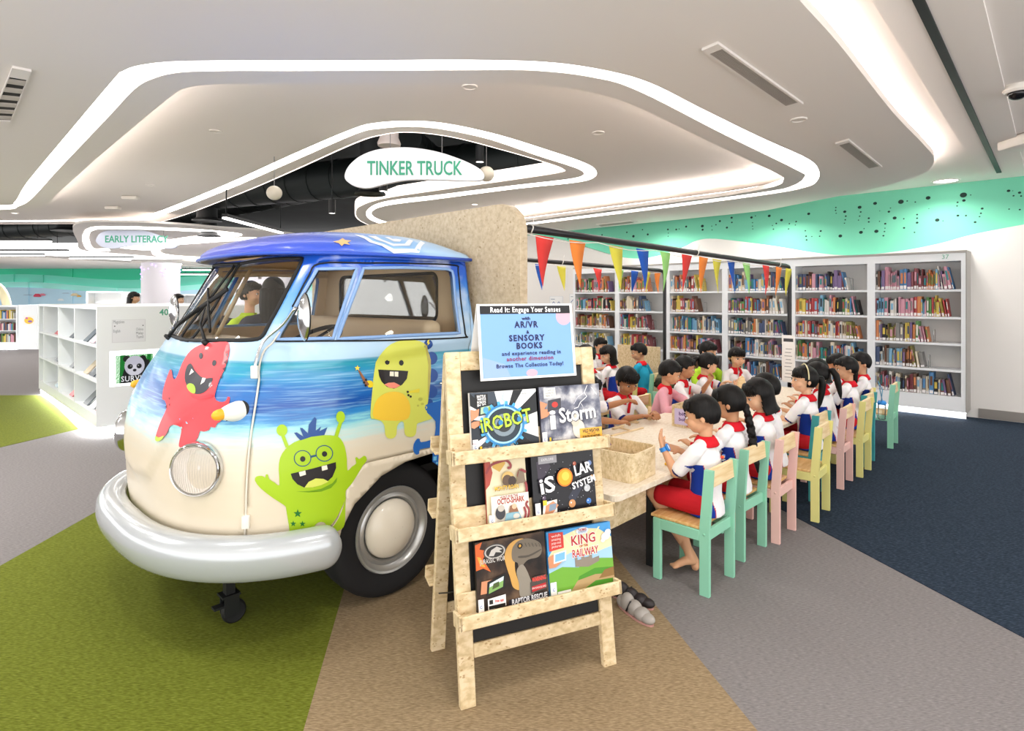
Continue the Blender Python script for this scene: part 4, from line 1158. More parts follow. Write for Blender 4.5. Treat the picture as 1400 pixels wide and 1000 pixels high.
for q in ([(495, 255), (515, 235), (515, 275)], [(486, 312), (512, 292), (510, 332)], [(480, 365), (502, 350), (500, 385)], [(466, 430), (484, 410), (480, 442)], [(62, 582), (76, 578), (72, 596)], [(66, 632), (78, 622), (74, 642)], [(38, 650), (54, 632), (52, 660)]): decal('stripe', '5c2a36', tr(q, *T3, 0), red, 2)
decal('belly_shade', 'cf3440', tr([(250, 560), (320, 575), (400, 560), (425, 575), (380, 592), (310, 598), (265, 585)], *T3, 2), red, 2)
# green monster low on the door
T4 = (340, 560, 5.265)
gm = decal('green_monster', 'a4c81c', tr([(265, 285), (330, 235), (430, 200), (540, 185), (620, 190), (660, 212), (690, 270), (705, 360), (709, 440), (740, 412), (772, 388), (764, 352), (778, 343), (792, 358), (828, 333), (846, 348), (843, 375), (820, 402), (780, 470), (735, 540), (697, 585), (695, 640), (670, 700), (630, 780), (590, 830), (562, 860), (552, 822), (520, 808), (482, 825), (458, 868), (455, 905), (400, 918), (310, 938), (290, 840), (270, 720), (258, 690), (180, 640), (90, 570), (46, 512), (58, 482), (98, 478), (120, 490), (124, 468), (140, 470), (148, 500), (188, 526), (222, 545), (216, 430), (226, 350)], *T4, 2), van, 1)
decal('green_side', 'a4c81c', tr([(700, 600), (697, 640), (694, 700), (690, 820), (665, 860), (620, 880), (578, 878), (600, 850), (640, 790), (675, 710), (694, 640)], *T4, 2), gm, 1)
for (x, y, rx, ry, x2, y2) in ((240, 150, 39, 42, 278, 275), (659, 55, 32, 43, 625, 195)):
    decal('antenna', 'a4c81c', tr([(x-10, y+30), (x+16, y+30), (x2+16, y2), (x2-12, y2)], *T4, 0), gm, 1.6)
    decal('antenna_ball', 'a4c81c', tr(circ(x, y, rx, ry), *T4, 0), gm, 2)
decal('hair', '1c4a8e', tr([(372, 222), (350, 200), (326, 168), (346, 165), (392, 195), (368, 132), (386, 134), (426, 172), (432, 110), (474, 55), (487, 68), (482, 152), (520, 122), (508, 156), (565, 127), (543, 184), (450, 196)], *T4, 0), gm, 2)
for (x, y) in ((387, 352), (543, 316)):
    o_ = circ(x, y, 63, 60, 28); i_ = circ(x, y, 56, 53, 28)
    skin_obj('glasses', mat('film_164a72', '164a72', .35), gm, tr(o_, *T4, 0), [tr(i_, *T4, 0)], .0034, .03)
    decal('pupil', '1c1c20', tr(circ(x+1, y+4, 19, 20), *T4, 0), gm, 2)
decal('glasses_bridge', '164a72', tr([(446, 332), (484, 324), (485, 338), (447, 347)], *T4, 0), gm, 2)
decal('mouth', '1f1a1d', tr([(302, 462), (380, 443), (460, 424), (540, 402), (625, 378), (627, 420), (600, 485), (550, 530), (470, 558), (400, 562), (350, 538), (315, 500)], *T4, 0), gm, 2)
decal('tongue', 'd6df62', tr([(400, 561), (430, 520), (480, 495), (535, 498), (573, 518), (520, 544), (460, 559)], *T4, 0), gm, 3)
for q in ([(360, 450), (406, 438), (411, 468), (368, 481)], [(522, 408), (560, 399), (566, 430), (526, 441)]): decal('tooth', 'f0ead8', tr(q, *T4, 0), gm, 3)
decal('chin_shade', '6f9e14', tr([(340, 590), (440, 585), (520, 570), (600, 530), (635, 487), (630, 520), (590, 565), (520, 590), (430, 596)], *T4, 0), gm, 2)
for (x, y, r_) in ((352, 748, 32), (320, 821, 23), (386, 822, 23)): decal('star', '1c6e2c', tr(starp(x, y, r_), *T4, 0), gm, 2)
# yellow monster under the side window
T5 = (470, 440, 5.0)
for (x, y, r_) in ((562, 158, 30), (598, 250, 40), (600, 368, 42), (598, 478, 40), (585, 552, 22)):
    decal('back_spike', '1d4a94', tr(circ(x, y, r_, r_*1.1), *T5, 0), van, .4)
ym = decal('yellow_monster', 'd3d85c', tr([(180, 640), (195, 450), (215, 280), (248, 212), (310, 155), (390, 129), (470, 129), (530, 148), (568, 200), (592, 262), (590, 400), (575, 540), (565, 610), (604, 658), (560, 676), (517, 690), (497, 702), (492, 760), (470, 786), (430, 784), (413, 760), (408, 692), (386, 684), (362, 715), (358, 770), (335, 797), (300, 797), (281, 770), (275, 712), (250, 678), (200, 665)], *T5, 2), van, 1)
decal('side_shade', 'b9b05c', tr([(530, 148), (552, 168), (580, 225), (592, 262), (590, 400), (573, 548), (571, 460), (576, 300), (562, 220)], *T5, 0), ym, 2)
decal('belly', 'efc63c', tr([(205, 660), (198, 600), (225, 530), (280, 490), (340, 478), (400, 492), (440, 540), (452, 600), (440, 655), (400, 674), (300, 676)], *T5, 2), ym, 2)
for q in (circ(294, 276, 16, 19), circ(390, 282, 16, 19)): decal('eye', '1c1c20', tr(q, *T5, 0), ym, 2)
decal('mouth', '1f1a1d', tr([(232, 328), (330, 332), (437, 338), (428, 390), (395, 432), (340, 458), (290, 445), (255, 410), (238, 370)], *T5, 0), ym, 2)
decal('tongue', 'ee8a72', tr([(272, 430), (300, 418), (340, 415), (382, 436), (350, 455), (310, 453)], *T5, 0), ym, 3)
for q in ([(311, 341), (338, 342), (338, 374), (310, 372)], [(343, 342), (369, 343), (368, 377), (344, 375)]): decal('tooth', 'f0ead8', tr(q, *T5, 0), ym, 3)
decal('wand', '8a5a3c', tr([(95, 336), (106, 332), (172, 430), (150, 444)], *T5, 0), ym, 2)
decal('wand_star', 'f4d44a', tr(starp(90, 318, 21), *T5, 0), ym, 3)
decal('arm', 'e6c81e', tr([(155, 405), (192, 408), (196, 445), (165, 448)], *T5, 2), ym, 1.5)
decal('arm', 'e6d63a', tr([(440, 476), (515, 458), (512, 484), (450, 488)], *T5, 0), ym, 2)
for (x, y) in ((433, 480), (438, 502), (453, 512), (148, 398), (136, 416), (146, 436)): decal('claw', '1c1c20', tr(circ(x, y, 8, 8, 10), *T5, 0), ym, 3)
for (x, y, a, b) in ((520, 530, 15, 12), (534, 562, 11, 8), (504, 574, 8, 7)): decal('spot', 'b6b84c', tr(circ(x, y, a, b, 12), *T5, 0), ym, 2)
decal('spike_flash', 'efe04a', tr([(556, 130), (568, 125), (562, 145), (572, 146), (552, 165), (558, 150), (550, 150)], *T5, 0), ym, 3)
# blue monster by the door's rear edge
bl = decal('blue_monster', '1763b8', tr([(555, 572), (600, 553), (678, 532), (695, 487), (722, 452), (770, 462), (822, 490), (830, 600), (832, 700), (830, 815), (700, 842), (612, 858), (520, 872), (514, 900), (492, 909), (473, 882), (475, 838), (498, 801), (518, 803), (525, 824), (598, 806), (620, 770), (624, 680), (582, 640), (558, 605)], *T5, 2), van, 1)
decal('body_low', '1763b8', tr([(608, 864), (700, 846), (826, 822), (824, 990), (640, 984), (602, 955)], *T5, 0), bl, 1)
decal('eye', '1c1c20', tr(circ(702, 696, 15, 20), *T5, 0), bl, 2)
decal('mouth', '1f1a1d', tr([(670, 752), (760, 760), (770, 830), (700, 842), (680, 815)], *T5, 0), bl, 2)
for q in ([(610, 922), (632, 920), (630, 948), (608, 950)], [(628, 958), (640, 958), (640, 972), (626, 972)]): decal('badge', '6fc2e8', tr(q, *T5, 0), bl, 2)
# roof film
def roof_hit(px, py):
    k, m = (px-700)/800, (py-407)/800
    Y = 2.2
    while Y < 5:
        a, b = AB(k*Y, Y); z = EYE-m*Y
        if rrho(a, b) < 1 and z <= roof_z(a, b).z: break
        Y += .004
    return a, b
def roof_decal(name, col, px, lvl=1, holes=()):
    bm = BM()
    return skin_obj(name, mat('film_'+col, col, .4), rf, [roof_hit(*p) for p in px], [[roof_hit(*p) for p in h] for h in holes], .002+.001*lvl, .04, f=roof_z)
c2 = lambda pts: [(400+x/3.333, 300+y/3.333) for x, y in pts]
roof_decal('starfish', 'e8b878', c2([(228, 88), (240, 98), (268, 100), (250, 110), (262, 122), (236, 116), (224, 127), (212, 113), (184, 105), (210, 101)]))
# striped sunshade: white bands of an octagon wrapped over the roof's near side
tq = lambda pts: [(450+x/6.667, 305+y/6.667) for x, y in pts]
for lp in ([(232, 112), (370, 185), (590, 285), (820, 285), (875, 187), (835, 170), (815, 190), (780, 245), (592, 245), (400, 172), (310, 120)],
           [(352, 122), (430, 158), (585, 216), (735, 216), (768, 166), (730, 156), (712, 168), (690, 195), (588, 195), (480, 156), (425, 124)],
           [(505, 134), (590, 176), (645, 176), (660, 158), (610, 150), (575, 150), (545, 134)]):
    roof_decal('sunshade_stripe', 'e6eef6', tq(lp))
for lp in ([(592, 243), (780, 243), (815, 188), (770, 168), (735, 218), (585, 218), (430, 160), (352, 126), (312, 122), (402, 171)], [(588, 193), (690, 193), (712, 168), (664, 160), (645, 178), (590, 178), (505, 136), (428, 126), (482, 155)]):
    roof_decal('sunshade_stripe', '8cbcea', tq(lp), .2)
# ================================================================ flat artwork: one mesh of shapes and lettering
def text_bm(bm, s, size, M, mi, align='CENTER', bold=0.0, width=None, spacing=1.0, shear=0.0, warp=None):
    c = bpy.data.curves.new('t', 'FONT'); c.body = s; c.size = size; c.align_x = align; c.align_y = 'CENTER'; c.offset = bold; c.space_character = spacing; c.resolution_u = 2; c.shear = shear
    t = bpy.data.objects.new('t', c); SCRATCH.collection.objects.link(t)
    me = scratch_mesh(t); bpy.data.objects.remove(t); bpy.data.curves.remove(c)
    xs = [v.co.x for v in me.vertices]; k = 1; cx = 0
    if width and xs: k = width/(max(xs)-min(xs)); cx = (max(xs)+min(xs))/2 if align == 'CENTER' else 0
    vs = []
    for v in me.vertices:
        x, y = (v.co.x-cx)*k, v.co.y
        if warp: x, y = warp(x, y)
        vs.append(bm.verts.new(M @ Vector((x, y, 0))))
    for p in me.polygons:
        try: bm.faces.new([vs[i] for i in p.vertices]).material_index = mi
        except ValueError: pass
    bpy.data.meshes.remove(me)
class Art:
    def __init__(self, M, w_, h_):
        self.bm = BM(); self.M = M; self.w = w_; self.h = h_; self.mats = []; self.n = 0
    def mi(self, col):
        m = col if not isinstance(col, str) else mat('print_'+col, col, .35)
        if m not in self.mats: self.mats.append(m)
        return self.mats.index(m)
    def lay(self): self.n += 1; return self.n*.00022
    def poly(self, col, pts):
        z = self.lay(); mi = self.mi(col)
        vs, fs = tri_poly([(x*self.w, y*self.h) for x, y in pts])
        V = [self.bm.verts.new(self.M @ Vector((v.x, v.y, z))) for v in vs]
        for f in fs: self.bm.faces.new([V[i] for i in f]).material_index = mi
    def rect(self, col, x0, y0, x1, y1): self.poly(col, [(x0, y0), (x1, y0), (x1, y1), (x0, y1)])
    def disc(self, col, x, y, rx, ry=None, n=20):
        ry = ry or rx*self.w/self.h; self.poly(col, [(x+rx*math.cos(2*PI*k/n), y+ry*math.sin(2*PI*k/n)) for k in range(n)])
    def line(self, col, pts, t):
        for i in range(len(pts)-1):
            a, b = Vector((pts[i][0]*self.w, pts[i][1]*self.h)), Vector((pts[i+1][0]*self.w, pts[i+1][1]*self.h))
            d = (b-a); n = Vector((-d.y, d.x)).normalized()*t/2
            q = [a+n, b+n, b-n, a-n]; self.poly(col, [(p.x/self.w, p.y/self.h) for p in q])
    def text(self, col, s, x, y, size, width=None, bold=0.0, rot=0.0, align='CENTER', shear=0.0, warp=None, spacing=1.0):
        z = self.lay(); M = self.M @ Matrix.Translation((x*self.w, y*self.h, z)) @ Matrix.Rotation(rot, 4, 'Z')
        text_bm(self.bm, s, size, M, self.mi(col), align, bold, width, spacing, shear, warp)
    def done(self, name, parent):
        me = bpy.data.meshes.new(name); self.bm.normal_update(); self.bm.to_mesh(me); self.bm.free()
        for m in self.mats: me.materials.append(m)
        o = bpy.data.objects.new(name, me); COL.objects.link(o); o.parent = parent; return o

# ================================================================ the display easel
E0 = Vector((-.157, 2.13, 0)); EX = Vector((.915, .403, 0)).normalized(); EYv = Vector((-EX.y, EX.x, 0)); EA = math.atan2(EX.y, EX.x)
EM_ = Matrix.Translation(E0) @ Matrix.Rotation(EA, 4, 'Z'); EMI = EM_.inverted()
EH, ED = 1.285, .19
easel = thing('display_easel', 'pale strand board A-frame easel with three book ledges', 'easel', E0, EA)
th_ = math.atan2(ED, EH); LEANM = Matrix.Rotation(-th_, 4, 'X')      # local x, y=depth out of the back, z up the slope
WID = .61
def ebox(lo, hi, name, m=OSB, M=LEANM, r_=.003, parent=None):
    bm = BM(); bbox(bm, lo, hi, r_, 1, M=M); return link(name, bm, m, parent or easel)
SL = EH/math.cos(th_)
ebox((-.03, 0, .0), (.03, .026, SL), 'leg'); ebox((WID-.03, 0, .0), (WID+.03, .026, SL), 'leg')
ebox((.03, .0, SL-.075), (WID-.03, .022, SL), 'top_rail'); ebox((.03, .002, .165), (WID-.03, .022, .215), 'bottom_rail')
ebox((.03, .010, .215), (WID-.03, .018, SL-.075), 'black_board', mat('blackboard', '131314', .5))
for z in (.30, .60, .872):
    zz = z/math.cos(th_)
    bm = BM()
    bbox(bm, (-.045, -.075, zz-.008), (WID+.035, -.062, zz+.042), .003, 1, M=LEANM)          # lip
    bbox(bm, (-.032, -.062, zz-.006), (WID+.022, .0, zz+.025), .002, 1, M=LEANM)                    # floor
    bbox(bm, (-.045, -.075, zz-.008), (-.032, .0, zz+.045), .002, 1, M=LEANM); bbox(bm, (WID+.022, -.075, zz-.008), (WID+.035, .0, zz+.045), .002, 1, M=LEANM)
    bbox(bm, (-.03, -.012, zz+.02), (WID+.02, -.0005, zz+.10), .002, 1, M=LEANM)
    link('ledge', bm, OSB, easel)
# rear frame
REARM = Matrix.Translation((0, 2*ED+.03, 0)) @ Matrix.Rotation(th_, 4, 'X')
ebox((-.03, -.026, .0), (.03, 0, SL-.01), 'leg', M=REARM); ebox((WID-.03, -.026, .0), (WID+.03, 0, SL-.01), 'leg', M=REARM)
ebox((.03, -.02, SL-.075), (WID-.03, 0, SL-.01), 'top_rail', M=REARM); ebox((.03, -.016, .215), (WID-.03, -.008, SL-.075), 'black_board', mat('blackboard', '131314', .5), REARM); ebox((.03, -.02, .165), (WID-.03, 0, .215), 'bottom_rail', M=REARM)
for z in (.30, .60, .872):
    bm = BM(); zz = z/math.cos(th_); bbox(bm, (-.045, .062, zz-.008), (WID+.035, .075, zz+.042), .003, 1, M=REARM); bbox(bm, (-.045, 0, zz-.012), (WID+.035, .075, zz), .002, 1, M=REARM)
    link('ledge', bm, OSB, easel)
bm = BM(); tube(bm, [(-.012, .07, .40), (-.012, .19, .34), (-.012, .335, .27)], .003, 6); link('stay_cord', bm, BLACK, easel)

def easel_plane(px, py, d=-.035):
    """photo pixel -> (x, up the slope) on the plane d in front of the board"""
    Mi = (EM_ @ LEANM).inverted()
    o = Mi @ Vector((0, 0, EYE)); e = Mi @ Vector(((px-700)/800, 1, EYE-(py-407)/800)); dd = e-o
    t = (d-o.y)/dd.y; p = o+dd*t; return p.x, p.z
def easel_book(name, label, quad, thick, d=-.03, cover='222222', hard=True):
    q = [easel_plane(*p, d) for p in quad]     # TL TR BR BL
    x0 = (q[0][0]+q[3][0])/2; x1 = (q[1][0]+q[2][0])/2; z0 = (q[2][1]+q[3][1])/2; z1 = (q[0][1]+q[1][1])/2
    w_, h_ = x1-x0, z1-z0
    ld = min((.30, .60, .872), key=lambda k: abs(k/math.cos(th_)-z0))/math.cos(th_); z0 = ld+.026
    t = thing(name, label, 'book', (EM_ @ LEANM @ Vector((x0, -.03, z0))), EA)
    # the book's own axes: x across, z up the slope, y into the board; its front face at y=0
    t.rotation_euler = (EM_ @ LEANM).to_euler()
    bm = BM(); bbox(bm, (.003, .003, .003), (w_-.003, thick-.002, h_-.003), .0006, 1); link('pages', bm, PAGE, t)
    bm = BM(); box(bm, (0, 0, 0), (w_, .0022, h_)); box(bm, (0, thick-.002, 0), (w_, thick, h_)); box(bm, (0, 0, 0), (.0022, thick, h_)); link('cover', bm, mat('print_'+cover, cover, .35), t)
    return t, Art(face_M(Vector((0, -.0006, 0)), (1, 0, 0), (0, 0, 1)), w_, h_)
rq = lambda px0, py0, sc, pts: [(px0+x/sc, py0+y/sc) for x, y in pts]
# 1 robot book
t, A = easel_book('picture_book', 'white and black picture book titled iROBOT in green letters, on the top ledge', rq(590, 400, 3.571, [(180, 460), (502, 443), (527, 718), (200, 755)]), .018, cover='e6e6e6')
A.rect('e9ebec', 0, 0, 1, 1)
cx, cy = .47, .42
for a0, a1, c in ((10, 28, '14181c'), (38, 62, '1d2630'), (72, 80, '14181c'), (96, 125, '3a4450'), (135, 160, '14181c'), (172, 196, '1d2630'), (206, 232, '14181c'), (245, 262, '3a4450'), (280, 300, '14181c'), (312, 345, '1d2630')):
    def ed(a):
        a = R(a); k = 1/max(abs(math.cos(a)), abs(math.sin(a))); return (max(0, min(1, cx+math.cos(a)*k)), max(0, min(1, cy+math.sin(a)*k)))
    A.poly(c, [(cx, cy), ed(a0), ed(a1)])
A.rect('101010', .07, .76, .26, .97)
for k, s in enumerate(('BATTLE', 'WITH', 'ROBOTS', 'IN 3D')): A.text('f0f0f0', s, .165, .93-.05*k, .013, width=.036, bold=.0004)
A.poly('c98a66', [(0, .52), (.10, .60), (.16, .74), (.06, .70), (0, .72)]); A.poly('20262c', [(.11, .60), (.33, .64), (.34, .80), (.13, .77)]); A.poly('aac8a0', [(.14, .63), (.31, .66), (.32, .77), (.15, .745)])
A.disc('4f9ac4', .22, .70, .04); A.disc('8fae3e', .29, .71, .035)
A.poly('c98a66', [(0, .42), (.04, .40), (.14, .46), (.16, .52), (.04, .52), (0, .50)])
for k in range(18):
    a = 2*PI*k/18; A.poly('4aa6dc', [(cx+.30*math.cos(a-.09), cy+.34*math.sin(a-.09)), (cx+.36*math.cos(a-.05), cy+.41*math.sin(a-.05)), (cx+.36*math.cos(a+.05), cy+.41*math.sin(a+.05)), (cx+.30*math.cos(a+.09), cy+.34*math.sin(a+.09))])
A.disc('2f7fb8', cx, cy, .31, .35, 30); A.disc('9fd4f0', cx, cy, .275, .315, 30); A.disc('20303c', cx, cy, .25, .285, 30); A.disc('7a8a94', cx, cy, .17, .19, 24); A.disc('2b2f33', cx, cy, .11, .12, 24)
A.line('8fd8ff', [(.48, .70), (.50, .82), (.46, .86), (.49, .97)], .003)
A.text('1a2408', 'iROBOT', .51, .475, .075, width=.222, bold=.003, rot=R(7)); A.text('b4e03a', 'iROBOT', .505, .485, .075, width=.218, bold=.0012, rot=R(7))
for x in (.42, .70): A.disc('2f7fb8', x, .475+.11*(x-.5), .035)
A.text('202020', 'ROBOT', .72, .09, .022, width=.055, bold=.0004); A.rect('f2c21c', .10, .05, .13, .10); A.text('e8e8e8', 'explore the world', .23, .07, .010, width=.05)
A.rect('f4f2f0', 0, 0, .075, .22); A.rect('d0506a', 0, .15, .075, .158); A.text('3f6fb0', 'C', .035, .09, .014, bold=.0005); A.text('202020', 'robot handbook', .78, .93, .010, width=.05)
A.done('cover_art', t)
# 2 storm book
t, A = easel_book('picture_book', 'grey picture book titled iStorm with lightning over storm clouds, on the top ledge', rq(590, 400, 3.571, [(522, 438), (812, 423), (835, 690), (538, 722)]), .016, cover='3c3c48')
A.mats.append(noise_mat('storm_print', ('34364a', '6e7180', 'c3c3c6'), scale=14, rough=.35, bump=0, contrast=(.35, .65))); st_ = A.mats[0]
A.rect(st_, 0, 0, 1, 1)
A.line('ffffff', [(.80, .98), (.74, .85), (.78, .78), (.66, .68), (.62, .60), (.55, .58)], .0022); A.line('ffffff', [(.86, .95), (.95, .80)], .0014); A.line('f0f0ff', [(.74, .85), (.62, .78), (.55, .66)], .0012); A.line('ffffff', [(.66, .68), (.70, .60)], .0012)
A.rect('e8e8e4', .07, .80, .26, .98); A.text('555555', 'STORMS IN', .165, .93, .011, width=.042); A.text('555555', 'AUGMENTED', .165, .885, .011, width=.042); A.text('555555', 'REALITY', .165, .84, .011, width=.036)
A.poly('c98a66', [(0, .45), (.10, .48), (.20, .58), (.06, .62), (.12, .70), (0, .76)]); A.poly('3c3c44', [(.11, .56), (.33, .60), (.34, .79), (.13, .76)]); A.disc('c2342c', .235, .68, .05, .05)
A.disc('d8cfbf', .60, .22, .10, .16); A.disc('c8bfae', .55, .38, .07, .12)
A.text('70727a', 'i', .19, .40, .11, width=.03, bold=.004); A.text('e8e8ea', 'i', .185, .41, .11, width=.028, bold=.003)
A.text('55575e', 'Storm', .60, .475, .083, width=.178, bold=.003, rot=R(3)); A.text('f0f0f2', 'Storm', .595, .485, .083, width=.175, bold=.0018, rot=R(3))
A.rect('e0a83a', .61, .02, .985, .22); A.text('2a2018', 'WILD WEATHER', .80, .165, .018, width=.083, bold=.0006); A.text('2a2018', 'AND OTHER', .80, .118, .010, width=.04); A.text('2a2018', 'FORCES OF NATURE', .80, .065, .015, width=.084, bold=.0004)
A.rect('b2553a', .09, 0, .5, .05); A.rect('f2c21c', .11, .06, .135, .12); A.text('e8e8e8', 'nature in your room', .27, .09, .009, width=.06); A.rect('f4f2f0', 0, 0, .075, .22); A.text('3f6fb0', 'C', .035, .09, .014, bold=.0005)
A.done('cover_art', t)
# 3 octo-shark comic
t, A = easel_book('picture_book', 'slim comic about a hunt for the octo-shark with red tentacles, on the middle ledge', rq(590, 400, 3.571, [(258, 862), (455, 840), (478, 1146), (278, 1182)]), .012, cover='a8473a')
A.rect('d9cfae', 0, 0, 1, 1); A.poly('a8473a', [(0, .98), (0, .55), (.10, .62), (.18, .80), (.12, 1), (0, 1)]); A.poly('c9a24a', [(.2, 1), (.18, .88), (.35, .80), (.5, .92), (.48, 1)])
for pts in ([(.02, .80), (.15, .92), (.35, .96), (.52, .97), (.62, .90), (.60, .84), (.54, .86)], [(.95, .2), (.98, .5), (.93, .62), (.85, .60)], [(.98, .75), (.85, .80), (.78, .72), (.82, .66)]): A.line('8f3a3c', spline(pts, False, 4), .010)
A.disc('c8a864', .52, .70, .15, .10); A.disc('5a4634', .50, .66, .12, .09); A.disc('3a2c24', .62, .64, .10, .08)
A.poly('7a6a58', [(.72, .58), (.95, .60), (.92, .75), (.80, .80)]); A.text('5a3a18', 'MONTY ROAN', .48, .545, .022, width=.10, bold=.0006); A.text('e6b93a', 'MONTY ROAN', .475, .552, .022, width=.10, bold=.0003)
A.rect('e6dfd4', .08, .0, 1, .44); A.text('8e2f2a', 'HUNT FOR THE', .52, .41, .014, width=.075, bold=.0004); A.text('9e332c', 'OCTO-SHARK', .56, .345, .028, width=.115, bold=.0010)
for pts in ([(.93, 0), (.99, .15), (.92, .25), (.97, .30)], [(.85, .02), (.90, .12), (.86, .22)]): A.line('8f3a3c', spline(pts, False, 4), .009)
A.disc('35343a', .28, .18, .12, .10); A.disc('b9b2a8', .30, .25, .08, .05); A.poly('7fa8b8', [(.35, 0), (.42, .16), (.72, .17), (.82, .0)]); A.poly('8a5f44', [(.48, .17), (.52, .27), (.66, .28), (.72, .16)]); A.disc('d8b090', .62, .25, .06, .04); A.disc('c9c3ba', .66, .10, .08, .04)
A.rect('f4f2f0', 0, 0, .14, .17); A.text('3f6fb0', 'C', .07, .08, .014, bold=.0005); A.done('cover_art', t)
# 4 solar system
t, A = easel_book('picture_book', 'black picture book titled iSolar System with an orange sun, on the middle ledge', rq(590, 400, 3.571, [(482, 838), (778, 800), (818, 1078), (508, 1140)]), .014, cover='15151a')
A.rect('17171d', 0, 0, 1, 1); A.poly('3b3342', [(.10, .5), (.30, .8), (.24, .95), (.08, .9)]); A.poly('2e3140', [(.6, .1), (.8, .4), (.72, .5), (.55, .25)])
A.rect('9a9aa0', .11, .86, .40, .985); A.text('e4e4e8', 'EXPLORE', .255, .925, .014, width=.055)
for x, y, r_, c in ((.93, .78, .035, '6f86b8'), (.68, .80, .028, 'b0563a'), (.86, .36, .05, 'b9bdc2'), (.60, .14, .055, 'c08a5a'), (.87, .14, .04, '3e78c0'), (.95, .55, .02, 'd0a070'), (.16, .30, .03, '5a4a60')): A.disc(c, x, y, r_); A.disc('ffffff', x-r_*.3, y+r_*.3, r_*.2)
for k in range(40): A.disc('dfe3ee', rnd.uniform(.1, .98), rnd.uniform(.05, .95), .004, n=6)
A.text('e9e9ec', 'iS', .21, .50, .085, width=.066, bold=.002, rot=R(6)); A.text('e9e9ec', 'LAR', .795, .70, .058, width=.082, bold=.0016, rot=R(9)); A.text('e9e9ec', 'SYSTEM', .79, .475, .036, width=.112, bold=.0012, rot=R(12), spacing=1.1)
A.disc('e07818', .49, .60, .125, None, 28); A.disc('f4a322', .49, .60, .105, None, 28); A.disc('f8c04a', .50, .62, .06, None, 20)
A.poly('e8e2da', [(.10, 0), (.33, 0), (.34, .26), (.13, .24)]); A.poly('c98a66', [(.14, .05), (.26, .04), (.36, .16), (.28, .24), (.16, .18)]); A.poly('7c8ea0', [(.20, .08), (.31, .10), (.33, .20), (.22, .19)]); A.rect('e6c23a', .12, .19, .18, .27); A.rect('f4f2f0', 0, 0, .08, .24); A.text('3f6fb0', 'C', .04, .10, .014, bold=.0005)
A.done('cover_art', t)
# 5 raptor book
t, A = easel_book('picture_book', 'dark dinosaur picture book titled Raptor Rescue, on the bottom ledge', rq(580, 680, 3.333, [(232, 280), (545, 225), (575, 525), (250, 605)]), .018, cover='1d1a1a')
rp = noise_mat('raptor_print', ('1b1716', '3a2c24', '6b5440'), scale=10, rough=.35, bump=0, contrast=(.35, .7)); A.rect(rp, 0, 0, 1, 1)
A.poly('d8642a', [(.0, .97), (.0, .60), (.10, .62), (.20, .55), (.10, .75), (.16, .86), (.06, .90), (.10, 1)]); A.poly('f2a23a', [(.02, .80), (.06, .66), (.13, .63), (.07, .78)])
A.disc('3e3c3c', .27, .83, .16, .115, 26); A.disc('b9b6b2', .27, .83, .145, .10, 26); A.disc('2c2a2a', .27, .83, .125, .085, 26); A.poly('c4c1bd', [(.18, .78), (.22, .86), (.30, .90), (.38, .85), (.33, .84), (.37, .80), (.28, .82), (.25, .77)])
A.text('20181a', 'JURASSIC WORLD', .265, .705, .024, width=.122, bold=.0003, spacing=1.1); A.text('e6e2dc', 'JURASSIC WORLD', .26, .710, .024, width=.120, spacing=1.1)
# raptor: head, jaw, neck
A.poly('c79a52', spline([(.42, .58), (.40, .74), (.46, .88), (.58, .95), (.70, .93), (.66, .80), (.56, .70), (.54, .50), (.60, .22), (.50, .26), (.46, .42)], True, 4))
A.poly('70675a', spline([(.50, .72), (.52, .84), (.60, .92), (.72, .94), (.84, .90), (.93, .82), (.94, .70), (.88, .63), (.74, .62), (.66, .56), (.60, .48), (.58, .60), (.52, .64)], True, 4))
A.poly('4c463e', spline([(.60, .70), (.75, .69), (.92, .74), (.92, .72), (.75, .66), (.61, .67)], True, 3)); A.disc('141210', .625, .845, .035); A.disc('e0a83a', .625, .848, .018)
A.poly('8b8478', spline([(.56, .50), (.66, .56), (.76, .30), (.80, .12), (.60, .10), (.58, .30)], True, 4))
for k in range(7): A.line('3c362f', [(.60+.05*k, .90-.01*k), (.62+.05*k, .84-.01*k)], .0016)
A.poly('c98a66', [(.04, .26), (.16, .26), (.30, .36), (.36, .48), (.20, .44), (.06, .44)]); A.poly('17191c', [(.12, .22), (.38, .30), (.40, .50), (.14, .42)]); A.poly('7fa860', [(.15, .25), (.35, .31), (.37, .46), (.17, .39)]); A.poly('cfe0ea', [(.165, .34), (.36, .40), (.37, .46), (.17, .39)]); A.poly('4b5a30', [(.2, .30), (.3, .33), (.3, .40), (.22, .38)])
A.poly('4a4440', [(.74, .12), (.98, .15), (.98, .36), (.80, .36), (.74, .28)]); A.poly('b3272c', [(.76, .14), (.97, .17), (.97, .24), (.76, .22)]); A.text('e2483c', 'WARNING', .87, .315, .022, width=.06, bold=.0007, rot=R(2)); A.text('f0e4e0', 'DINOSAUR ESCAPED', .865, .19, .010, width=.062)
A.rect('20202a', .42, 0, 1, .10); A.text('d8d8dc', 'RAPTOR RESCUE', .72, .055, .028, width=.150, bold=.0008)
A.poly('eceae6', [(.13, .02), (.38, .04), (.38, .20), (.13, .18)]); A.rect('1c1c1c', .15, .10, .20, .16); A.text('c2302c', 'free app', .29, .13, .014, width=.035, bold=.0004); A.rect('1c1c1c', .14, .03, .37, .08)
A.rect('f4f2f0', 0, 0, .075, .20); A.text('3f6fb0', 'C', .035, .09, .014, bold=.0005); A.done('cover_art', t)
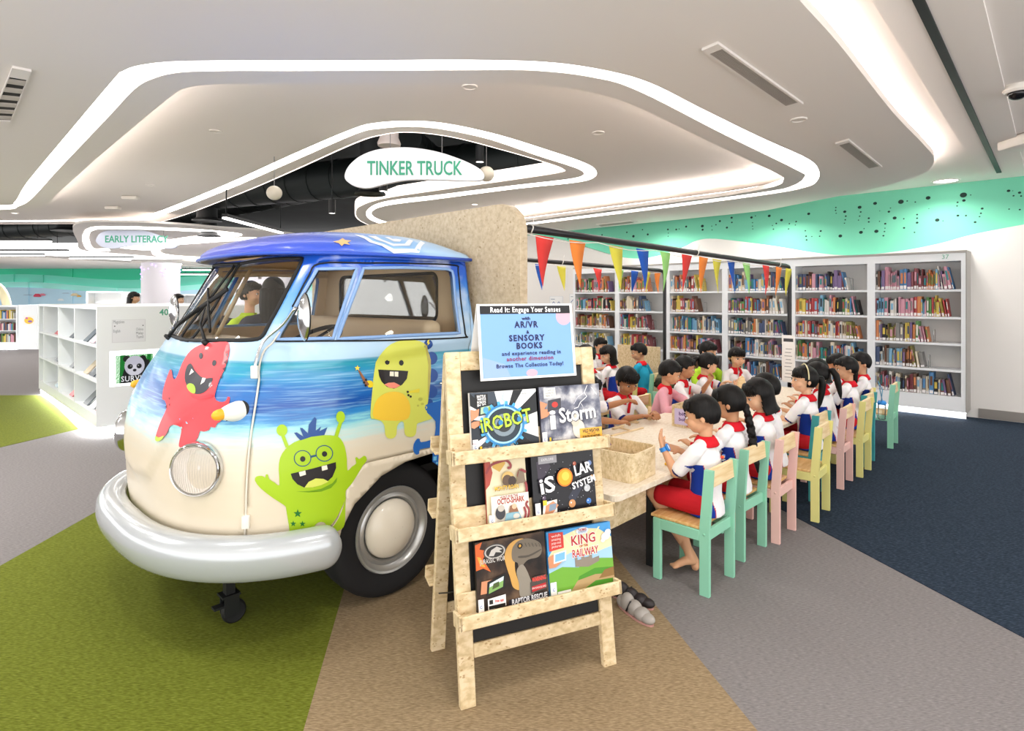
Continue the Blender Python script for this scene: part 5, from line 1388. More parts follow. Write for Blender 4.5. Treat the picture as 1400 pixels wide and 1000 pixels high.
# 6 railway book: the trains on it are left out
t, A = easel_book('picture_book', 'bright blue and green picture book titled King of the Railway, on the bottom ledge', rq(580, 680, 3.333, [(550, 230), (848, 182), (875, 455), (590, 525)]), .014, cover='3f93d8')
A.rect('4b9fe0', 0, 0, 1, 1); A.poly('e9dcae', [(.12, .78), (.22, .90), (.5, .98), (.8, .92), (1, .75), (1, .35), (0, .35), (0, .6)]); A.poly('9fc8e2', [(0, .5), (.35, .62), (.6, .52), (1, .60), (1, .35), (0, .35)])
for k in range(9): A.poly('f6efc0', [(.5, .52), (.10*k+.1, .95), (.10*k+.13, .95)]) if k % 2 else None
A.poly('6fa83a', [(0, .0), (0, .36), (.2, .42), (.45, .36), (.7, .46), (1, .40), (1, 0)]); A.poly('4c8f2c', [(.35, .0), (.45, .22), (.7, .30), (1, .26), (1, 0)])
A.poly('8a8074', [(.40, .38), (.40, .52), (.44, .52), (.44, .48), (.50, .48), (.50, .56), (.55, .56), (.55, .50), (.62, .50), (.62, .58), (.67, .58), (.67, .46), (.78, .48), (.78, .40), (.6, .34)])
A.poly('b09468', [(.30, .0), (.42, .16), (.7, .20), (1, .16), (1, .08), (.7, .10), (.5, .0)]); A.poly('8a6a3c', [(.75, .12), (1, .12), (1, .26), (.85, .24)])
A.text('ffffff', 'KING', .55, .79, .052, width=.115, bold=.0030); A.text('b02a2a', 'KING', .55, .79, .052, width=.112, bold=.0012); A.text('b02a2a', 'OF THE', .55, .688, .013, width=.04, bold=.0003); A.text('ffffff', 'RAILWAY', .57, .585, .042, width=.125, bold=.0026); A.text('b02a2a', 'RAILWAY', .57, .585, .042, width=.122, bold=.0010)
A.disc('d6e4f0', .54, .935, .10, .055); A.text('b02a2a', 'THOMAS', .54, .948, .016, width=.04, bold=.0005); A.text('3a5a90', '& FRIENDS', .54, .915, .010, width=.035)
A.poly('c83a32', [(.02, .70), (.24, .72), (.24, .97), (.02, .99)]); 
for k, s in enumerate(('with', 'amazing', 'pop-out', 'pictures')): A.text('f4e8e0', s, .13, .93-.055*k, .014, width=.042)
A.poly('c98a66', [(0, .44), (.10, .44), (.24, .54), (.14, .66), (0, .62)]); A.poly('f4f4f4', [(.07, .50), (.26, .52), (.27, .68), (.08, .66)]); A.poly('78b4dc', [(.09, .52), (.24, .54), (.25, .66), (.10, .64)]); A.disc('f0f0ee', .9, .78, .07, .06); A.disc('f0f0ee', .94, .84, .05, .05); A.disc('e8ecf0', .85, .72, .035, .03)
A.rect('f4f2f0', 0, 0, .09, .22); A.text('3f6fb0', 'C', .045, .10, .014, bold=.0005); A.rect('f4f2f0', .10, 0, .30, .06); A.done('cover_art', t)

# ---- the notice standing on the easel: a folded card
nq = [easel_plane(*p, -.05) for p in ((652, 417), (780, 414.5), (789, 514), (657, 521))]
nx0 = (nq[0][0]+nq[3][0])/2; nx1 = (nq[1][0]+nq[2][0])/2; nz0 = (nq[2][1]+nq[3][1])/2; nz1 = (nq[0][1]+nq[1][1])/2
NWd, NH = nx1-nx0, nz1-nz0
notice = thing('notice_card', 'folded blue notice card headed Read It: Engage Your Senses atop the easel', 'notice', EM_ @ LEANM @ Vector((nx0, -.05, nz0)), EA)
notice.rotation_euler = (EM_ @ LEANM).to_euler()
bm = BM(); box(bm, (0, 0, 0), (NWd, .002, NH)); link('front_sheet', bm, mat('card_white', 'f4f4f4', .4), notice)
bm = BM(); v = [bm.verts.new(p) for p in ((0, .004, NH), (NWd, .004, NH), (NWd, .14, .03), (0, .14, .03))]; bm.faces.new(v); o = link('rear_sheet', bm, mat('card_white', 'f4f4f4', .4), notice); md = o.modifiers.new('s', 'SOLIDIFY'); md.thickness = .002
A = Art(face_M(Vector((0, -.0006, 0)), (1, 0, 0), (0, 0, 1)), NWd, NH)
A.rect('f7f7f7', 0, 0, 1, 1); A.rect('7aa6e4', .025, .03, .975, .97); A.disc('c9a8b8', .90, .82, .085, None); A.rect('f7f7f7', .975, .7, 1, .97); A.disc('c9a8b8', .52, .07, .06, .05); A.poly('8fabdf', [(.03, .03), (.03, .3), (.25, .2), (.3, .03)])
A.rect('1b1b1f', .025, .865, .975, .975); A.text('ffffff', 'Read It: Engage Your Senses', .5, .918, .030, width=NWd*.74, bold=.0005, spacing=1.12)
inkc = '1f2350'
A.text(inkc, 'with', .49, .80, .018, width=NWd*.09, bold=.0007); A.text(inkc, 'AR/VR', .49, .715, .036, width=NWd*.25, bold=.0012, spacing=1.2); A.text(inkc, '&', .50, .615, .018, bold=.0008); A.text(inkc, 'SENSORY', .49, .535, .034, width=NWd*.375, bold=.0012, spacing=1.2); A.text(inkc, 'BOOKS', .51, .43, .034, width=NWd*.27, bold=.0012, spacing=1.2)
A.text(inkc, 'and experience reading in', .53, .335, .022, width=NWd*.62, bold=.0005, spacing=1.12); A.text('8e2440', 'another dimension', .51, .262, .024, width=NWd*.49, bold=.0005, spacing=1.12); A.text(inkc, 'Browse The Collection Today!', .51, .175, .022, width=NWd*.70, bold=.0005, spacing=1.12)
A.done('notice_print', notice)
# ================================================================ board wall behind the cab, long table, frame, flags
def lab(name, label, cat, a=0, b=0, z=0, rz=0.0, group=None): return thing(name, label, cat, W(a, b, z), TH+rz, group)
OSBD = noise_mat('strand_board_wall', ('b5a287', 'c6b498', 'd0c0a6'), scale=30, stretch=(1, 1.6, 1.6), detail=5, contrast=(.3, .7), rough=.6, bump=.1, fleck=('96805c', 34, .63))
MBA = Matrix(((0, 0, 1, 0), (1, 0, 0, 0), (0, 1, 0, 0), (0, 0, 0, 1)))     # (b, z, a)
bm = BM()
o_ = [(2.11, 0), (2.11, 2.01-.16)] + [(2.27-.16*math.cos(t), 1.85+.16*math.sin(t)) for t in [k*PI/16 for k in range(1, 9)]] + [(4.23+.16*math.sin(t), 1.85+.16*math.cos(t)) for t in [k*PI/16 for k in range(0, 9)]] + [(4.39, 0)]
slab(bm, o_, 2.25, 2.305, M=MBA)
o = link('board_wall', bm, OSBD, None, loc=(0, 0, 0), rot=(0, 0, TH), auto=30); md = o.modifiers.new('b', 'BEVEL'); md.width = .006; md.segments = 2
tag(o, 'tall rounded strand board panel standing behind the van cab', 'panel')

TA0, TA1, TB0, TB1, TZ = 2.32, 6.42, 1.557, 2.42, .56
table = lab('craft_table', 'long low strand board craft table where the uniformed children sit', 'table')
bm = BM(); slab(bm, rrect(TA0, TA1, TB0, TB1, .04), TZ-.028, TZ); o = link('tabletop', bm, noise_mat('table_top', ('dacbb4', 'e3d6c2', 'e9decd'), scale=30, stretch=(1, 2.5, 1), rough=.45, bump=.05, fleck=('cbb798', 80, .6)), table); md = o.modifiers.new('b', 'BEVEL'); md.width = .004; md.segments = 2
bm = BM(); box(bm, (TA0+.04, TB0+.40, TZ-.20), (TA1-.1, TB0+.42, TZ-.028)); box(bm, (TA0+.04, TB0+.40, TZ-.50), (TA0+.4, TB0+.42, TZ-.2)); box(bm, (TA0+.02, TB0+.12, TZ-.22), (TA0+.46, TB0+.14, TZ-.028)); link('apron', bm, OSB, table)
for x in (2.9, 4.1, 5.3, 6.2):
    for y in (1.72, 2.27):
        bm = BM(); bbox(bm, (x-.02, y-.02, 0), (x+.02, y+.02, TZ-.028), .003, 1); link('leg', bm, BLACK, table)
# black tube frame
PB1, PB2 = 2.2, 3.75
frame = lab('tube_frame', 'black tube frame of two long rails over the craft tables', 'frame')
for nm, b_, ax, zt0, zt1 in (('near_rail', PB1, 6.53, 1.885, 1.835), ('far_rail', PB2, 6.66, 1.87, 1.84)):
    bm = BM()
    p = [(2.30, b_, zt0)] + [(2.3+(ax-.12-2.3)*k/6, b_, zt0+(zt1-zt0)*k/6) for k in range(1, 7)] + [(ax-.04, b_, zt1-.012), (ax-.008, b_, zt1-.045), (ax, b_, zt1-.12), (ax, b_, 1.0), (ax, b_, 0.0)]
    tube(bm, p, .021, 14); link('rail', bm, mat('tube_black', '1d1b1f', .35), frame)
bm = BM(); tube(bm, [(6.53, PB1, .52), (6.66, PB2, .52)], .018, 10); link('foot_rail', bm, mat('tube_black', '1d1b1f', .35), frame)
for a_, b_, z_ in ((2.42, PB1, 1.884), (4.4, PB1, 1.86), (6.2, PB1, 1.84), (4.6, PB2, 1.858)):
    bm = BM(); closed_tube(bm, [(a_+.004*math.sin(3*t), b_+.026*math.cos(t), z_+.026*math.sin(t)) for t in [2*PI*k/18 for k in range(18)]], .004, 6); tube(bm, [(a_, b_-.02, z_+.02), (a_+.01, b_-.03, z_+.07)], .003, 5); link('cable_tie', bm, mat('tie_white', 'e6e2dc', .4), frame)
FLC = {'red': 'e0403c', 'orange': 'f08a3c', 'yellow': 'dcd24c', 'blue': '1f56b4', 'green': '9ad67c'}
def bunting(name, label, b_, flags, zr0, zr1, a_start, a_end, L_):
    t = lab(name, label, 'bunting')
    zr = lambda a: zr0+(zr1-zr0)*(a-2.3)/4.2
    bm = BM()
    pts = [(a_start+(a_end-a_start)*k/24, b_-.026, zr(a_start+(a_end-a_start)*k/24)-.03-.022*abs(math.sin(k*PI/4))) for k in range(25)]
    tube(bm, pts, .0028, 5); link('string', bm, mat('string_white', 'e8e2da', .6), t)
    for i, (px0, px1, c) in enumerate(flags):
        a0 = onb_a(px0, b_-.026); a1 = onb_a(px1, b_-.026); am = (a0+a1)/2
        w_ = max(.11, min(.17, a1-a0)); a0, a1 = am-w_/2, am+w_/2
        z0, z1 = zr(a0)-.033, zr(a1)-.037
        tw = rnd.uniform(-.04, .04); n = 6; bm = BM(); rows = []
        for k in range(n+1):
            f = k/n; hw = w_/2*(1-f); zc = (z0+z1)/2-L_*f
            rows.append([bm.verts.new((am+(-hw if s == 0 else hw)*math.cos(tw*f*8)+.01*f*math.sin(i), b_-.026+(-hw if s == 0 else hw)*math.sin(tw*f*8)+.018*math.sin(f*2.2+i), zc+(z0-z1)/2*(1 if s == 0 else -1)*(1-f))) for s in (0, 1)])
        for k in range(n): bm.faces.new((rows[k][0], rows[k][1], rows[k+1][1], rows[k+1][0])).smooth = True
        o = link('pennant', bm, mat('felt_'+c, FLC[c], .85), t); md = o.modifiers.new('s', 'SOLIDIFY'); md.thickness = .002
def onb_a(px, b):
    k = (px-700)/800; Y = b/(CU-k*SU); return Y*(k*CU+SU)
bunting('bunting', 'nearer string of red, orange, yellow, blue and green pennants above the children', PB1, [(732, 757, 'red'), (781, 803, 'orange'), (835, 854, 'yellow'), (870, 887, 'blue'), (900, 914, 'green'), (929, 943, 'red'), (955, 967, 'orange'), (976, 988, 'yellow'), (997, 1007, 'blue'), (1016, 1026, 'green'), (1041, 1050, 'red'), (1058, 1066, 'orange'), (1073, 1081, 'yellow')], 1.885, 1.835, 2.34, 6.5, .285)
bunting('bunting', 'farther string of pennants along the rear rail by the book wall', PB2, [(706, 718, 'green'), (733, 747, 'blue'), (763, 775, 'yellow'), (811, 823, 'red'), (841, 851, 'green'), (861, 871, 'blue'), (882, 889, 'yellow'), (896, 904, 'orange')], 1.87, 1.84, 2.34, 6.5, .25)

# ---- children's chairs
PINE = noise_mat('pine_wood', ('dcbd8a', 'e6cb9c', 'efd9b0'), scale=6, stretch=(1, 9, 9), rough=.45, bump=.04)
SEATM = noise_mat('honey_pine', ('cd9f5f', 'd9af72', 'e2be86'), scale=6, stretch=(1, 9, 9), rough=.4, bump=.04)
PAINT = {'mint green': '8ecdb0', 'pale pink': 'e8bdb4', 'pale yellow': 'ded98a', 'teal': '3f9fa4'}
def make_chair(color):
    m = mat('paint_'+color.replace(' ', '_'), PAINT[color], .5)
    t = thing('child_chair', 'chair', 'chair')
    for sx in (-1, 1):
        x = sx*.145
        bm = BM()
        # rear post: one plank leaning back slightly above the seat
        vs = []
        prof_ = [(-.165, 0), (-.115, 0), (-.115, .34), (-.14, .635), (-.185, .635), (-.165, .34)]
        slab(bm, prof_, x-.0115*1, x+.0115*1, M=Matrix(((0, 0, 1, 0), (1, 0, 0, 0), (0, 1, 0, 0), (0, 0, 0, 1))))
        lathe(bm, [(.006, 0), (.006, .003), (0, .004)], 10, Matrix.Translation((x+sx*.0115, -.14, .31)) @ Matrix.Rotation(PI/2*sx, 4, 'Y'))
        link('rear_leg', bm, m, t)
        bm = BM(); bbox(bm, (x-.0115, .105, 0), (x+.0115, .15, .325), .003, 1); link('front_leg', bm, m, t)
        bm = BM(); bbox(bm, (x-.0115, -.115, .27), (x+.0115, .105, .325), .003, 1); link('side_rail', bm, m, t)
    bm = BM(); bbox(bm, (-.134, -.15, .27), (.134, -.13, .325), .002, 1); link('rear_rail', bm, m, t)
    bm = BM(); bbox(bm, (-.134, .13, .27), (.134, .15, .325), .002, 1); link('front_rail', bm, m, t)
    bm = BM(); bbox(bm, (-.152, -.112, .326), (.152, .165, .342), .004, 2); link('seat', bm, SEATM, t)
    bm = BM(); M = Matrix.Translation((0, -.155, .59)) @ Matrix.Rotation(R(-5), 4, 'X'); bbox(bm, (-.134, -.012, -.05), (.134, .010, .045), .005, 2, M=M); link('back_rail', bm, PINE, t)
    return t
protos = {}
def chair(color, a, b, rz, label, group=None):
    if color not in protos: protos[color] = t = make_chair(color)
    else: t = copy_tree(protos[color])
    t.location = W(a, b); t.rotation_euler = (0, 0, TH+rz); t['label'] = label
    if group: t['group'] = group
    return t
G1 = 'painted wooden chairs along the near side of the craft table'
CHB = 1.485
chair('mint green', 2.935, CHB, 0, 'mint green child chair nearest the easel, under the boy with the blue watch', G1)
chair('mint green', 3.455, CHB+.03, R(-2), 'mint green child chair under the girl with the long braid', G1)
chair('pale pink', 3.83, CHB-.02, R(1), 'pale pink child chair behind the bob-haired girl', G1)
chair('pale yellow', 4.35, CHB-.08, R(3), 'empty pale yellow child chair with bare pine seat', G1)
chair('teal', 4.76, CHB+.05, 0, 'teal child chair under the girl with the hairband, behind the empty yellow chair', G1)
chair('pale pink', 5.21, CHB-.01, R(2), 'pale pink child chair farther along, behind the ponytailed girl', G1)
chair('pale yellow', 5.66, CHB-.04, R(1), 'pale yellow child chair in front of the second teal chair', G1)
chair('teal', 6.02, CHB+.02, R(-3), 'teal child chair between the two farthest yellow chairs', G1)
chair('pale yellow', 6.27, CHB+.05, R(12), 'farthest pale yellow child chair seen edge-on, with a bottle hanging beside it', G1)
chair('mint green', 6.92, CHB-.005, R(3), 'mint green child chair standing apart at the far end of the row', G1)
G2 = 'painted wooden chairs on the far side of the craft table'
FB = 2.62
for a_, c_, lb in ((3.28, 'pale pink', 'pale pink child chair behind the craft table hidden by the easel'), (3.9, 'mint green', 'mint green child chair under the girl building with wooden sticks'), (4.5, 'pale yellow', 'yellow child chair under the boy in the pink shirt'), (4.92, 'mint green', 'mint green child chair beside the one under the pink-shirted boy'), (5.33, 'pale pink', 'pale pink child chair under the girl left of the teacher')):
    chair(c_, a_, FB, PI, lb, G2)
# second table with its own children
table2 = lab('craft_table', 'second craft table with a board side, farther back beneath the book wall', 'table')
bm = BM(); slab(bm, rrect(4.5, 6.25, 3.95, 4.34, .05), TZ-.028, TZ); link('tabletop', bm, MATS['table_top'], table2)
bm = BM(); slab(bm, rrect(6.30, 6.34, 3.62, 4.22, .015), .0, .90); link('side_board', bm, OSB, table2)
for x in (4.65, 6.1):
    for y in (4.02, 4.27):
        bm = BM(); bbox(bm, (x-.02, y-.02, 0), (x+.02, y+.02, TZ-.028), .003, 1); link('leg', bm, BLACK, table2)
chair('mint green', 5.98, 3.62, R(4), 'mint green child chair holding the boy with the jacket', 'chairs at the second table')
chair('pale yellow', 5.50, 3.69, R(4), 'yellow child chair at the second table under the girl', 'chairs at the second table')

# ---- things on the table
def rr_tray(name, label, a, b, rz, w_, d_, h_, m, th=.011, rad=.045):
    t = lab(name, label, 'box', a, b, TZ, rz)
    bm = BM(); slab(bm, rrect(-w_/2, w_/2, -d_/2, d_/2, rad), .012, h_, [rrect(-w_/2+th, w_/2-th, -d_/2+th, d_/2-th, rad-th*.7)])
    link('wall', bm, m, t, auto=35)
    bm = BM(); slab(bm, rrect(-w_/2, w_/2, -d_/2, d_/2, rad), 0.0005, .012); link('bottom', bm, m, t, auto=35)
    return t
tray = rr_tray('supply_box', 'rounded strand board box on the near corner of the craft table', 2.655, 1.79, R(4), .27, .37, .148, OSB)
def small(name, label, cat, a, b, z, rz, parts, group=None):
    t = lab(name, label, cat, a, b, z, rz, group)
    for nm, bm, m in parts: link(nm, bm, m, t)
    return t
def bmb(*boxes):
    bm = BM()
    for lo, hi in boxes: bbox(bm, lo, hi, .0015, 1)
    return bm
P2 = mat('plastic_red', 'd8343a', .35); P3 = mat('plastic_yellow', 'f0bc2c', .35); P4 = mat('plastic_purple', '7a3a7c', .35)
for i, (x, y, m, c, rz) in enumerate(((-.07, .05, P2, 'red', .3), (-.02, .09, P3, 'yellow', 1.0), (.05, .10, P4, 'purple', -.4), (.06, .02, P2, 'red', 1.6), (-.04, -.06, P3, 'yellow', 2.2))):
    bm = BM(); tube(bm, [(-.03, 0, .012), (-.01, .004, .016), (.015, -.004, .015), (.035, 0, .012)], [.006, .009, .008, .005], 8)
    if i < 3:
        for v in bm.verts: v.co.z += .07+.012*i
    p = W(2.655+x, 1.79+y, TZ+.0125)
    o = link('plastic_peg', bm, m, None, loc=p, rot=(0, 0, TH+rz)); tag(o, '%s plastic peg %s' % (c, ('on top of the heap in the supply box, left end', 'on top of the heap in the supply box, middle', 'on top of the heap in the supply box, right end', 'low in the supply box near its right wall', 'low in the supply box near its front wall')[i]), 'peg', 'plastic pegs in the supply box')
bm = BM(); slab(bm, rrect(-.10, .10, -.13, .13, .03), 0, .062); o = link('wood_offcuts', bm, PINE, None, loc=W(2.655, 1.79, TZ+.013), rot=(0, 0, TH+R(4))); tag(o, 'block of pine offcuts filling the bottom of the supply box', 'wood', kind='stuff')
for v in o.data.vertices: pass
# second small box with a label
b2 = rr_tray('supply_box', 'small square strand board box with a lilac label, mid-table', 4.0, 2.04, R(0), .22, .20, .155, OSB, rad=.02)
A = Art(face_M(Vector((-.111, .07, .02)), (0, -1, 0), (0, 0, 1)), .14, .115); A.rect('c9bce0', 0, 0, 1, 1); A.text('5a3a7c', 'bits', .5, .68, .036, width=.07, bold=.001); A.text('5a3a7c', 'bobs', .5, .34, .036, width=.07, bold=.001); o = A.done('label_sheet', b2)
A = Art(face_M(Vector((-.08, -.1005, .02)), (1, 0, 0), (0, 0, 1)), .14, .11); A.rect('c9bce0', 0, 0, 1, 1); A.done('label_sheet', b2)
# wooden sticks and planks of the girls' model
G3 = 'loose pine sticks on the craft table'
sticks = [((888, 575), (887, 556), .018, 'upright pine stick by the long reaching hand'), None]
def stand_stick(px, py, h_, w_, lb, grp=G3, th=.012, rz=0):
    p = at_z(px, py, TZ); bm = BM(); bbox(bm, (-w_/2, -th/2, 0), (w_/2, th/2, h_), .0015, 1); o = link('pine_stick', bm, PINE, None, loc=p+Vector((0, 0, .0005)), rot=(0, 0, rz)); tag(o, lb, 'wood', grp)
stand_stick(888, 575, .105, .026, 'tall upright pine stick by the reaching hands')
stand_stick(857, 568, .07, .02, 'short upright pine stick left of the building girl\'s hands')
stand_stick(870, 566, .08, .024, 'middle upright pine stick before the building girl')
stand_stick(1008, 558, .13, .03, 'upright pine stick beside the pointed wooden tower', rz=.4)
def flat_stick(p0, p1, w_, h_, lb, z=TZ):
    a, b = at_z(*p0, z), at_z(*p1, z); d = b-a; L_ = d.length; bm = BM(); bbox(bm, (0, -w_/2, 0), (L_, w_/2, h_), .001, 1)
    o = link('pine_stick', bm, PINE, None, loc=a+Vector((0, 0, .0006)), rot=(0, 0, math.atan2(d.y, d.x))); tag(o, lb, 'wood', G3)
flat_stick((836, 597), (879, 586), .018, .008, 'long flat pine stick lying behind the supply box')
flat_stick((838, 588), (852, 583), .022, .010, 'short flat pine stick left of the long one')
flat_stick((854, 577), (873, 579), .030, .014, 'wide pine block lying under the reaching forearm')
flat_stick((841, 584), (860, 589), .016, .008, 'thin pine stick crossing behind the long one')
# pointed wooden tower
p = at_z(1014, 553, TZ); bm = BM()
slab(bm, [(-.06, 0), (.06, 0), (.045, .14), (.02, .235), (0, .25), (-.02, .235), (-.045, .14)], -.012, .012, M=Matrix(((1, 0, 0, 0), (0, 0, -1, 0), (0, 1, 0, 0), (0, 0, 0, 1))))
o = link('wooden_tower', bm, PINE, None, loc=p+Vector((0, 0, .0006)), rot=(0, 0, R(10)), auto=30); tag(o, 'pointed pale wooden tower standing before the front-facing girl', 'toy')
# scissors / metal bits by the watch hand, yellow peg
p = W(2.93, 1.86, TZ); t = thing('bolt_clip', 'dark metal clip lying on the table beside the blue watch', 'clip', p, 1.1)
bm = BM(); tube(bm, [(-.04, 0, .010), (0, .006, .014), (.03, -.004, .012)], .009, 8); tube(bm, [(-.02, -.014, .008), (.03, .016, .010)], .006, 6); link('jaws', bm, mat('dark_metal', '4c4c50', .35, .8), t)
bm = BM(); bbox(bm, (-.03, -.008, 0), (.03, .008, .014), .003, 1); o = link('plastic_peg', bm, P3, None, loc=W(2.98, 1.66, TZ+.0006), rot=(0, 0, TH+.2)); tag(o, 'yellow plastic peg on the table edge right of the supply box', 'peg')
# lilac frame toy and pink pot at the table end, paper strip on the post
p = W(5.35, 1.95, TZ); t = thing('lilac_frame', 'lilac upright frame toy in front of the girl with the hairband', 'toy', p, TH+.5)
bm = BM(); bbox(bm, (-.05, -.008, 0), (-.028, .008, .19), .003, 1); bbox(bm, (.028, -.008, .08), (.05, .008, .19), .003, 1); bbox(bm, (-.05, -.0081, .17), (.05, .0081, .19), .003, 1); bbox(bm, (-.06, -.03, 0), (-.02, .03, .012), .003, 1); link('uprights', bm, mat('lilac_plastic', 'a88ad0', .4), t)
bm = BM(); bbox(bm, (-.028, -.006, .09), (.028, .006, .168), .003, 1); link('screen', bm, mat('violet_card', 'b58ad2', .4), t)
p = W(5.95, 2.15, TZ); bm = BM(); lathe(bm, [(.035, 0), (.042, .06), (.03, .066), (.028, .085), (0, .085)], 20); o = link('pink_pot', bm, mat('pink_plastic', 'd69ad0', .4), None, loc=p+Vector((0, 0, .0006)), auto=40); tag(o, 'pink lidded pot standing near the far table end', 'pot')
t = lab('paper_strip', 'white printed paper strip taped to the near black post', 'notice', 6.505, PB1-.0, 0)
M = face_M(W(6.505, PB1) * 0 + Vector((-.004, .075, 1.0)), (0, -1, 0), (0, 0, 1))
A = Art(face_M(Vector((0.0, .07, .60)), (0, -1, 0), (0, 0, 1)), .13, .50); A.rect('f0eeec', 0, 0, 1, 1); A.rect('44464a', .12, .86, .88, .93)
for k in range(9): A.rect('9a9a9c', .2+.05*(k % 3), .1+.075*k, .8-.08*(k % 2), .115+.075*k)
o = A.done('sheet', t)
# straw tumbler hanging by the farthest yellow chair
t = lab('water_bottle', 'clear water bottle with blue lid hanging by the farthest yellow chair', 'bottle', 6.66, 1.38, .30)
bm = BM(); lathe(bm, [(.028, 0), (.034, .01), (.037, .13), (.034, .15)], 20); link('body', bm, glass_mat('bottle_glass', (.88, .93, .92), .3), t)
bm = BM(); lathe(bm, [(.038, .15), (.040, .165), (.03, .185), (0, .188)], 20); link('lid', bm, mat('lid_blue', '2a8fe0', .35), t)
bm = BM(); tube(bm, [(.03, 0, .17), (.01, .02, .30), (-.02, .03, .38), (-.02, -.01, .30), (-.03, 0, .17)], .004, 6); link('strap', bm, mat('strap_blue', '6aa8c8', .6), t)
# shoes left behind the easel
for i, (px, py, c) in enumerate(((863, 818, '2a2426'), (868, 836, 'a09a94'))):
    p = at_z(px, py+6, 0); t = thing('shoe', ('black strapped shoe lying against the dark table base behind the easel', 'grey toed sports shoe nearest the camera behind the easel')[i], 'shoe', p+Vector((0, 0, .001)), R(-60 if i else -40), 'pair of shoes behind the easel')
    bm = BM()
    for k, (x, w_, h_) in enumerate(((-.08, .028, .03), (-.05, .032, .05), (0, .033, .04), (.05, .038, .03), (.085, .03, .022))): ellipsoid(bm, (x, 0, .018+h_/3), (.04, w_, h_), u=14, v=10)
    link('upper', bm, mat('shoe_'+c, c, .5), t, smooth=True)
    bm = BM(); slab(bm, [(.12*math.cos(q)*1.0, (.034+.006*math.cos(q))*math.sin(q)) for q in [2*PI*k/24 for k in range(24)]], 0, .012); link('sole', bm, mat('sole_pink', 'b98a82' if i == 0 else 'cfcac4', .6), t)
    bm = BM(); tube(bm, [(-.02, -.036, .02), (-.01, -.02, .062), (-.01, .02, .062), (-.02, .036, .02)], .007, 6, flat=.5); link('strap', bm, BLACK, t)
# white cable behind the easel
p = [(603, 757), (600, 764), (606, 770), (597, 768), (601, 776), (608, 779)]
bm = BM(); tube(bm, [at_z(x, y, .006)+Vector((0, 0, .003*i)) for i, (x, y) in enumerate(spline(p, False, 5))] if 0 else [at_z(x, y, .008) for x, y in spline(p, False, 5)], .004, 6); o = link('white_cable', bm, mat('cable_white', 'cfcfd2', .5)); tag(o, 'tangled white cable on the floor between wheel and easel', 'cable')
# wall notices left of the book wall
for (x0, y0, x1, y1, lb) in ((752, 405, 770, 424, 'white notice sheet with blue pattern on the wall left of the book wall'), (779, 402, 799, 419, 'pale framed notice on the wall nearest the book wall')):
    Y0, b0 = on_a(x0, WA); Y1, b1 = on_a(x1, WA); z0, z1 = EYE-(y1-407)/800*Y0, EYE-(y0-407)/800*Y0
    t = lab('wall_notice', lb, 'notice', WA-.012, b0, z0)
    A = Art(face_M(Vector((0, 0, 0)), (0, -1, 0), (0, 0, 1)), b0-b1, z1-z0); A.rect('dfe0e2', 0, 0, 1, 1); A.rect('f4f4f4', .03, .03, .97, .97); A.line('7a8cb4', [(.1, .3), (.3, .6), (.5, .35), (.7, .6), (.9, .3)], .015); A.rect('9aa4b4', .1, .75, .4, .80)
    A.done('sheet', t); bm = BM(); box(bm, (.002, -(b0-b1), 0), (.011, 0, z1-z0)); link('backing', bm, LAMINATE, t)

# ---- hanging signs
def sign(name, label, Y, outline, z_off, text, tpx, size_w, face='eef0f8', wires=()):
    pts = [at_Y(x, y, Y) for x, y in outline]; cx = sum(p.x for p in pts)/len(pts); cz = sum(p.z for p in pts)/len(pts)
    t = thing(name, label, 'sign', (cx, Y, cz))
    lo = [(p.x-cx, p.z-cz) for p in pts]; lo = spline(lo, True, 5)
    bm = BM(); slab(bm, lo, 0, .05, M=Matrix(((1, 0, 0, 0), (0, 0, 1, 0), (0, 1, 0, 0), (0, 0, 0, 1)))); o = link('board', bm, mat('sign_board_'+face, face, .5), t, auto=40)
    md = o.modifiers.new('b', 'BEVEL'); md.width = .006; md.segments = 2; md.limit_method = 'ANGLE'
    a = at_Y(*tpx, Y); text_obj('lettering', text, .2, mat('sign_green', '3a9c7c', .5), t, Matrix.Translation((a.x-cx, -.004, a.z-cz)) @ Matrix.Rotation(PI/2, 4, 'X'), .002, width=size_w/800*Y, bold=.003)
    for (x, y0, y1) in wires:
        p = at_Y(x, y0, Y); q = at_Y(x, y1, Y); bm = BM(); tube(bm, [(p.x-cx, .02, p.z-cz), (q.x-cx, .02, q.z-cz)], .004, 6); link('wire', bm, mat('wire_grey', '8a8a8c', .4), t)
    return t
sg = sign('hanging_sign', 'white bean-shaped hanging sign reading TINKER TRUCK', 5.9, [(471, 242), (476, 228), (490, 215), (510, 206), (535, 202), (565, 202), (600, 208), (635, 220), (657, 232), (662, 242), (655, 247), (630, 247), (600, 246), (560, 246), (530, 251), (505, 257), (490, 256), (478, 251)], 0, 'TINKER TRUCK', (567, 231), 130, wires=((533, 203, 30), (604, 208, 30)))
sign('hanging_sign', 'smaller white hanging sign reading EARLY LITERACY over the left shelves', 12.2, [(131, 328), (137, 319), (152, 314), (175, 312), (200, 316), (225, 325), (241, 336), (232, 340), (205, 337), (180, 336), (155, 340), (140, 338), (133, 333)], 0, 'EARLY LITERACY', (187, 327.5), 86, face='c6cbdc', wires=((158, 315, 303), (223, 324, 303)))
